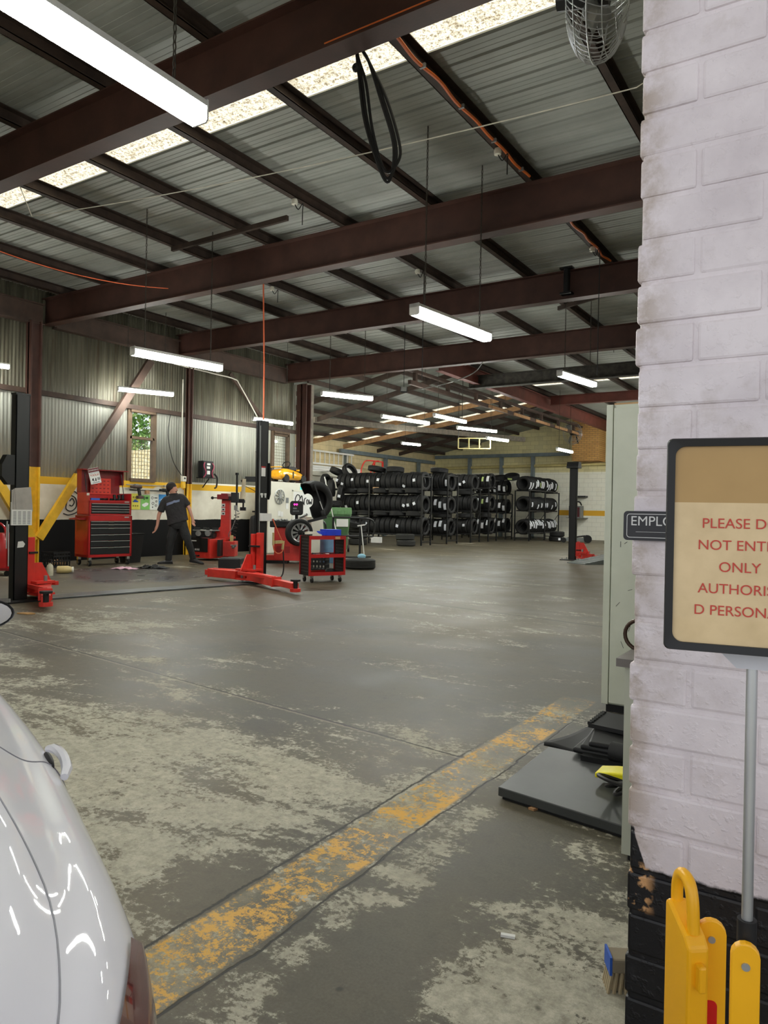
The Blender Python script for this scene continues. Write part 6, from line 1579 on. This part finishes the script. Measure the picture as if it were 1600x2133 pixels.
b.obj('bin_body', M['blackm'], wbn); B().tube([(-.16, -.22, .60), (.16, -.22, .60), (.16, .22, .60), (-.16, .22, .60)], .014, 6, closed=True).obj('rim', M['black'], wbn)
bo = thing('spray_bottle', 'pale spray bottle standing on the floor near the left lift post', 'bottle', (-11.25, 7.22, 0))
B().lathe([(0, 0), (.05, 0), (.052, .01), (.052, .14), (.045, .17), (.018, .20), (.018, .23), (0, .23)], 18).obj('bottle_body', mat('cloudy_bottle', (190, 184, 160), .4), bo, smooth=True); b = B(); b.bx(-.018, .05, -.014, .014, .23, .27); b.bar((.03, 0, .24), (.05, 0, .20), .012, .01); b.cyl((0, 0, .215), (0, 0, .24), .022); b.obj('trigger_head', M['blackm'], bo)
b2 = thing('plastic_jar', 'yellowish jar lying on its side beside the spray bottle', 'jar', (-11.45, 7.62, .065), .9)
B().lathe([(0, -.12), (.055, -.12), (.065, -.10), (.065, .06), (.05, .10), (.045, .12)], 18, mat=Matrix.Rotation(pi/2, 4, 'Y')).obj('jar_body', M['amber'], b2, smooth=True); B().cyl((.12, 0, 0), (.145, 0, 0), .05).obj('jar_lid', M['cream'], b2)
def rag(name, c, w, d, h, m, lab, seed, rz=0):
    rg = random.Random(seed); rows = []
    for i in range(13):
        f = i/12-.5; rows.append([(f*w+.02*sin(k*1.3+seed), (k/8-.5)*d*(1-.8*f*f)+.02*sin(i*1.1), max(.004, h*(.5+.5*sin(i*1.5+k*1.1+seed))*(1-2*abs(f)**1.5)*(1-abs(k/8-.5)))) for k in range(9)])
    return tag(B().grid(rows).obj(name, m, smooth=True, loc=c, rz=rz, solid=.004), lab, 'rag')
rag('pink_rag', (-11.45, 8.85, .003), .45, .22, .06, mat('pink_cloth', (214, 172, 190), .9), 'pink rag on the floor in front of the red chest', 3, TH)
rag('black_rag', (-11.25, 9.35, .003), .55, .26, .09, M['blackm'], 'black cloth on the floor beside the pink rag', 5, TH)
tag(B().prism([(0, 0), (.14, -.02), (.20, .03), (.12, .07), (.03, .06)], .001, .012, 'xy').obj('dry_leaf', mat('dry_leaf', (190, 146, 92), .8), loc=(-7.60, 4.50, 0), rz=.4), 'dry tan leaf on the floor near the left lift arm', 'leaf')
tag(B().prism([(0, 0), (.10, .01), (.12, .03), (.06, .05), (.0, .03)], .001, .006, 'xy').obj('dark_scrap', M['blackm'], loc=(-10.2, 8.15, 0), rz=.6), 'small black scrap on the damp patch', 'scrap')
tag(B().bx(-.02, .02, -.006, .006, .001, .008).obj('paper_scrap', M['paper'], loc=(-.80, 1.93, 0), rz=.3), 'tiny white paper scrap on the dark floor near the brick wall', 'scrap')
bb = camthing('oil_tray', 'black square bucket standing on a black tray left of the centre lift', 'bucket', (-9.28, 9.42, 0))
B().bx(-.19, .20, -.16, .18, .05, .30).obj('bucket', M['blackm'], bb, bevel=.02); B().bx(-.34, .34, -.2, .22, 0, .05).obj('tray', M['black'], bb, bevel=.015); B().bx(-.195, -.19, -.1, .1, .1, .26).obj('side_label', M['grey'], bb); B().bx(-.05, .12, -.166, -.16, .07, .085).obj('grey_edge', M['grey'], bb)
rc = camthing('oil_drainer', 'red wheeled tank with pipes at the left edge behind the lift post', 'drainer', (-11.9, 6.75, 0))
B().lathe([(0, .12), (.20, .12), (.22, .16), (.22, .62), (.18, .70), (0, .70)], 22).obj('tank', M['red'], rc, smooth=True)
B().tube(smoothpath([(-.18, 0, .6), (-.2, 0, .80), (-.05, 0, .86), (.06, 0, .78), (.08, 0, .62)], 4), .02, 7).obj('handle', M['red'], rc, smooth=True)
for i, x in enumerate((.16, .20, .25)): B().cyl((x, -.14, .16 if i == 1 else .45), (x-.02*i+.01, -.14, .90-.05*i), .011).obj('suction_pipe', M['alu'], rc)
B().bx(-.2, .24, -.2, .2, .09, .13).obj('base', M['darkred'], rc)
for x in (-.16, .2): B().cyl((x, -.19, .045), (x, -.15, .045), .045).obj('caster', M['blackm'], rc)

# ================================================================ LEFT WALL THINGS
def drill(y, z, lab, flip=1, m='blackm'):
    t = thing('cordless_drill', lab, 'drill', (-13.80, y, z)); f = flip
    b = B(); b.cyl((0, -.10*f, 0), (0, .10*f, 0), .042, n=14); b.cyl((0, -.19*f, 0), (0, -.10*f, 0), .026, .036, n=12); b.obj('motor_body', M[m], t, smooth=True)
    B().bar((0, .03*f, -.02), (0, .07*f, -.20), .05, .055).obj('grip', M['blackm'], t)
    B().bx(-.045, .045, .07*f-.075, .07*f+.075, -.27, -.20).obj('battery', mat('battery_grey_red', (74, 46, 46), .5) if m != 'blackm' else M['blackm'], t, bevel=.01)
    return t
drill(10.99, 1.62, 'brown-grey cordless drill hanging left below the mesh window', 1, 'brownsteel')
drill(11.82, 1.57, 'black cordless drill hanging right below the mesh window', 1)
rk = thing('tool_rail', 'thin wall rail holding the cordless drills under the window', 'rail', (-13.90, 10.75, 1.66))
B().bx(0, .02, 0, 1.2, 0, .02).obj('upper_rail', M['galv'], rk); B().bx(0, .02, .1, 1.0, -.12, -.10).obj('lower_rail', M['blackm'], rk); B().bx(0, .06, .52, .62, -.19, -.11).obj('wood_block', M['timber'], rk)
b = B()
for y in (.26, 1.10): b.bx(0, .06, y-.04, y+.04, -.01, .03)
b.obj('hook', M['galv'], rk)
for i, (y, col, lab) in enumerate(((11.04, (232, 222, 90), 'yellow poster with small car drawings beside the red chest'), (11.315, (126, 190, 96), 'green poster with a white car outline on the side wall'), (11.575, (226, 230, 222), 'white poster with black diagrams beside the green one'), (11.83, (54, 140, 204), 'blue poster partly hidden by the mechanic'))):
    t = thing('wall_poster', lab, 'poster', (-13.925, y, 1.10))
    B().bx(0, .004, -.125, .125, 0, .37 if i != 1 else .34).obj('sheet', mat('poster_ink_%d' % i, col, .6, var=.04), t)
    b = B()
    if i == 0:
        for q in range(9):
            if q != 4: b.bx(.004, .0055, -.08+.06*(q % 3)+.0, -.045+.06*(q % 3), .07+.10*(q//3), .10+.10*(q//3))
        b.obj('icons', mat('ochre_ink', (140, 120, 40), .7), t)
        bb_ = B(); bb_.prism([(-.06, .17), (.07, .17), (.07, .20), (.03, .205), (.01, .23), (-.03, .23), (-.06, .20)], .004, .006, 'yz'); bb_.obj('car_drawing', M['blue'], t)
    elif i == 1:
        b.prism([(-.09, .09), (-.02, .06), (.08, .11), (.09, .15), (.02, .17), (-.05, .14), (-.09, .13)], .004, .006, 'yz'); b.obj('car_drawing', M['paper'], t)
        B().bx(.004, .0055, -.05, -.02, .23, .31).bx(.004, .0055, 0, .08, .25, .30).obj('icons', mat('dark_green_ink', (40, 90, 40), .7), t)
    elif i == 2:
        for (y_, z_, r_) in ((-.06, .28, .028), (.06, .20, .02), (-.04, .15, .03), (.05, .10, .025), (-.05, .06, .012)):
            b.tube([(.005, y_+r_*cos(a), z_+r_*sin(a)) for a in [2*pi*k/12 for k in range(12)]], .006, 4, closed=True)
        b.bx(.004, .0055, 0, .09, .27, .29); b.obj('diagram', M['blackink'], t)
    else:
        for q in range(6): b.bx(.004, .0055, -.1+.04*q, -.08+.04*q, .22+.02*(q % 3), .24+.02*(q % 3))
        b.obj('marks', M['paper'], t)
def wall_spray(name, strokes, r, lab):
    b = B()
    for st in strokes: b.tube([(-13.926, v.x, v.y) for v in smoothpath([(a, c, 0) for a, c in st], 5)], r, 5)
    return tag(b.obj(name, M['spray'], smooth=True), lab, 'graffiti')
wall_spray('spray_mark', [[(9.30, 1.25), (9.28, 1.10), (9.40, 1.05), (9.52, 1.15), (9.50, 1.32), (9.40, 1.38)], [(9.36, 1.26), (9.42, 1.32), (9.47, 1.24), (9.42, 1.16), (9.36, 1.18)], [(9.22, 1.0), (9.36, .97), (9.56, 1.05), (9.66, 1.25)], [(9.32, 1.42), (9.46, 1.47), (9.54, 1.42)]], .012, 'blurry black spray scribble on the cream wall left of the chest')
jp = thing('jump_starter', 'black battery booster pack with pink leads on a wall shelf', 'booster pack', (-13.78, 13.05, 1.93))
B().bx(-.10, .10, -.17, .17, 0, .42).obj('case', M['blackm'], jp, bevel=.02); B().bx(.10, .104, -.06, .05, .22, .28).bx(.10, .104, -.05, .06, .31, .36).bx(.10, .104, -.05, .05, .08, .17).obj('white_labels', M['paper'], jp)
pk = mat('pink_lead', (186, 70, 100), .5)
for s in (-1, 1): B().tube(smoothpath([(.08, s*.10, .40), (.12, s*.17, .28), (.12, s*.10, .12), (.10, s*.18, -.02)], 5), .012, 6).obj('lead', pk, jp, smooth=True)
b = B(); b.bx(-.12, .14, -.20, .22, -.02, 0); b.bar((-.10, .0, -.25), (.13, .0, -.02), .02, .02); b.obj('shelf_bracket', M['blackm'], jp)
B().tube(smoothpath([(.10, .2, .1), (.12, .28, 0), (.12, .26, -.22), (.12, .20, -.26)], 4), .022, 6).obj('hanging_clamp', M['blackm'], jp)
sw = thing('switch_box', 'cream switch box on the conduit by the thin wall post', 'switch', (-13.80, 12.35, 1.80))
B().bx(-.04, .04, -.06, .06, 0, .13).obj('box_body', M['cream'], sw, bevel=.006); B().cyl((.04, 0, .08), (.055, 0, .08), .022).obj('black_knob', M['blackm'], sw); B().bx(-.04, .02, -.05, .05, -.16, 0).obj('yellow_back_plate', M['yellow'], sw)
tag(B().tube([(-13.86, 12.33, 1.93), (-13.86, 12.33, 4.3)], .016, 7).obj('cream_conduit', M['cream']), 'cream conduit running up beside the thin wall post', 'conduit')
tag(B().tube(smoothpath([(-13.82, 12.0, 4.62), (-13.82, 13.3, 4.60), (-13.82, 14.05, 4.58), (-13.82, 14.3, 4.4), (-13.82, 15.3, 3.3)], 5), .016, 7).obj('cream_conduit', M['cream'], smooth=True), 'cream conduit bending down along the wall behind the right lift post', 'conduit')
tag(B().tube(smoothpath([(-13.88, 11.98, 3.40), (-13.86, 11.9, 2.9), (-13.85, 12.05, 2.3), (-13.84, 12.32, 1.95)], 6), .009, 5).obj('wall_cable', M['cable'], smooth=True), 'thin black cable hanging on the wall right of the mesh window', 'cable')
tag(B().bx(-13.99, -13.93, 12.72, 16.7, 1.755, 1.80).obj('wall_ledge', M['cream']), 'cream ledge on top of the lower wall behind the tyre changer', 'ledge')

# ================================================================ CEILING THINGS
def conduit_on(y0, y1, x, z, r, m, wav=.012):
    pts = []
    n = 24
    for i in range(n+1):
        y = y0+(y1-y0)*i/n; pts.append((x+wav*sin(i*1.1), y, z+wav*.6*cos(i*.8)))
    return smoothpath(pts, 2), r, m
p, r, m_ = conduit_on(5.2, 8.55, -3.46, 5.36, .017, 'orange')
t = thing('orange_conduit', 'orange cable conduit clipped along a purlin near the top centre', 'conduit', (0, 0, 0))
B().tube(p, r, 7).obj('conduit_pipe', M['orange'], t, smooth=True)
for y in (5.9, 6.7, 7.5, 8.3): B().bx(-3.49, -3.43, y-.012, y+.012, 5.335, 5.375).obj('clip', M['galv'], t)
p, r, m_ = conduit_on(9.0, 12.1, -3.46, 5.36, .017, 'orange', .02)
tag(B().tube(p, r, 7).obj('orange_conduit', M['orange'], smooth=True), 'orange conduit continuing past the second roof beam', 'conduit')
tag(B().tube(smoothpath([(-3.6, 4.59, 4.895), (-2.4, 4.59, 4.895), (0, 4.59, 4.895), (3.0, 4.59, 4.895)], 6), .006, 6).obj('orange_cable', M['orange'], smooth=True), 'thin orange cable running along the flange of the largest beam', 'cable')
hk = Vector((-3.47, 4.85, 4.80))
t = thing('cable_coil', 'long black cable coil hanging from the largest roof beam', 'cable', hk)
for k, (dx, dz) in enumerate(((0, 0), (.03, .05), (-.02, -.03))):
    pts = [(0, .0, .55), (.0, .0, .15), (.05+dx, 0, -.12), (.10+dx, 0, -.45), (.20, 0, -.78+dz), (.27, 0, -.90+dz), (.33+dx, 0, -.80+dz), (.33+dx, 0, -.60), (.22+dx, 0, -.25), (.10, 0, .05), (.03, 0, .2), (.02, 0, .55)]
    B().tube(smoothpath([Vector((x*.84, x*.54, z)) for x, _, z in pts], 5), .013, 6).obj('cable_loop', M['cable'], t, smooth=True)
b = B(); b.tube([(.02*cos(a), .0, .02*sin(a)) for a in [2*pi*i/14 for i in range(14)]], .02, 6, closed=True); b.obj('tie', M['cable'], t)
tag(B().tube([(-9.31, 5.45, 5.38)] + sag((-9.1, 5.5, 4.95), (-1.6, 6.3, 4.80), .09, 20) + [(-.62, 6.6, 5.38)], .006, 5).obj('pale_rope', M['rope']), 'thin pale rope strung across under the roof', 'rope')
tag(B().tube(sag((-10.9, 5.4, 5.05), (-10.2, 8.7, 5.02), .16, 18), .007, 5).obj('orange_cord', M['orangecord']), 'orange cord strung under the roof at the upper left', 'cord')
tag(B().tube(smoothpath([(-8.30, 9.05, 5.545), (-8.22, 8.99, 4.6), (-8.10, 8.90, 3.5), (-8.0, 8.80, 2.61)], 6), .012, 6).obj('orange_hose', M['orangecord'], smooth=True), 'orange hose dropping from the roof to the centre lift post', 'hose')
# junction sockets with drop cords
def socket(x, y, z, drop, lab, m='cream'):
    t = thing('ceiling_socket', lab, 'socket', (x, y, z))
    B().lathe([(.0, .0), (.035, .0), (.045, -.03), (.04, -.07), (.0, -.075)], 12).obj('socket_body', M[m], t, smooth=True)
    B().tube(smoothpath([(0, 0, -.06), (.05, .02, -.14), (.10, .05, -.06), (.10, .05, -drop*.5), (.10, .05, -drop)], 5), .007, 5).obj('drop_cord', M['cable'], t)
socket(-6.42, 7.6, 5.37, .35, 'cream ceiling socket under a purlin near the left strip lamp')
socket(-3.50, 7.7, 5.36, .3, 'cream ceiling socket on the orange conduit purlin')
socket(-6.42, 10.9, 5.37, 1.9, 'cream ceiling socket with a long cord, above the store opening')
socket(-3.5, 11.3, 5.36, 2.0, 'cream ceiling socket with a long cord near the white brick wall')
socket(-9.30, 10.4, 5.37, .3, 'cream ceiling socket beside the thin wall post beam')
socket(-5.0, 17.6, 5.37, .3, 'cream ceiling socket in front of the grimy dark beam')
tag(B().bar((-6.9, 8.02, 5.36), (-9.3, 8.0, 5.33), .05, .07).obj('ceiling_bar', M['purlin']), 'dark bar fixed across two purlins at the upper left', 'bar')
tag(B().bar((-3.6, 13.6, 5.34), (-5.1, 14.3, 5.34), .05, .08).obj('ceiling_bar', M['purlin']), 'brown bar fixed across two purlins at the right', 'bar')
# floodlight
fl_ = thing('floodlight', 'small square floodlight hanging beside a strip lamp before the store', 'floodlight', (-8.85, 14.5, 4.0), TH)
B().box((0, 0, 0), (.16, .06, .13), (.3, 0, .2)).obj('lamp_housing', M['black'], fl_, bevel=.01); B().box((.0, -.034, .012), (.13, .006, .10), (.3, 0, .2)).obj('lamp_glass', M['galv'], fl_); B().cyl((0, 0, .05), (0, 0, 1.545), .008).obj('drop_rod', M['black'], fl_)
# pale bracket frame under the store lamp
pf = thing('bracket_frame', 'pale yellow frame hanging under a thin strip lamp in the store', 'frame', (-11.3, 23.3, 3.42))
b = B()
for z in (0, .36): b.bar((-.5, -.2, z), (.5, .3, z), .035, .035)
for f in (0, .33, .66, 1): b.bar((-.5+f, -.2+.5*f, 0), (-.5+f, -.2+.5*f, .36), .035, .035)
b.obj('frame_bars', M['pipeyellow'], pf); b = B(); b.cyl((-.5, -.2, .36), (-.5, -.2, 2.1), .01); b.obj('hanger', M['black'], pf)
# cage fan at the top right
def cage_fan(name, lab, loc, axis, R, depth, nw, arm):
    t = thing(name, lab, 'fan', loc); z = Vector(axis).normalized(); q = z.to_track_quat('Z', 'Y').to_matrix().to_4x4()
    cg = B()
    for k in range(nw):
        a = 2*pi*k/nw; pr = []
        for i in range(9):
            f = i/8; rr = R*sin(pi*(.08+.84*f))**.55; zz = -depth/2*cos(pi*(.08+.84*f))
            pr.append(q @ Vector((rr*cos(a+f*.5), rr*sin(a+f*.5), zz)))
        cg.tube(pr, R*.008, 4)
    for f in (.1, .3, .5, .7, .9):
        rr = R*sin(pi*(.08+.84*f))**.55; zz = -depth/2*cos(pi*(.08+.84*f))
        cg.tube([q @ Vector((rr*cos(2*pi*i/40), rr*sin(2*pi*i/40), zz)) for i in range(40)], R*.014 if f == .5 else R*.009, 5, closed=True)
    cg.obj('wire_cage', M['alu'], t)
    for k in range(3):
        a = 2*pi*k/3; bl = B(); rows = []
        for i in range(6):
            f = .18+.72*i/5; w = .30*R*(.6+.6*sin(pi*f*.8))
            rows.append([q @ (Matrix.Rotation(a, 4, 'Z') @ Vector((R*f, s*w*.5, s*w*.22))) for s in (-1, -.33, .33, 1)])
        bl.grid(rows).obj('blade', M['galv'], t, smooth=True, solid=.003)
    B().cyl(q @ Vector((0, 0, -depth*.75)), q @ Vector((0, 0, depth*.2)), R*.2).obj('motor', M['black'], t)
    B().bar(q @ Vector((0, 0, -depth*.6)), arm, .04, .04).obj('mount_arm', M['black'], t)
    return t
cage_fan('cage_fan', 'wire cage fan hanging at the top right, cut off by the photo edge', (-1.07, 3.48, 3.70), (1, .16, -.12), .30, .26, 56, Vector((.1, .0, 1.86)))
cage_fan('cage_fan', 'wire cage wall fan left of the tan brick pier', (-10.45, 31.4, 4.72), (-.35, -.9, -.1), .50, .34, 28, Vector((0.1, .50, -.4)))
tag(B().tube(smoothpath([(-.62, 3.1, 5.4), (-.66, 2.95, 3.75), (-.64, 2.9, 3.35), (-.55, 2.85, 3.20), (-.42, 2.8, 3.12)], 5), .011, 6).obj('black_cable', M['cable'], smooth=True), 'black cable hanging between the fan and the brick wall at the top right', 'cable')
tag(B().tube(smoothpath([(-3.1, 16.35, 4.85), (-2.6, 16.1, 4.66), (-2.0, 15.9, 4.5)], 4), .03, 7).obj('cream_pipe', M['cream'], smooth=True), 'short cream pipe under the roof beside the brick wall', 'pipe')
tag(B().tube(smoothpath([(-7.7, 16.3, 4.86), (-7.9, 16.22, 4.6), (-8.6, 16.2, 4.4), (-9.4, 16.25, 4.32)], 4), .012, 6).obj('grey_cable', M['galv'], smooth=True), 'pale cable sagging in front of the tyre store beam', 'cable')
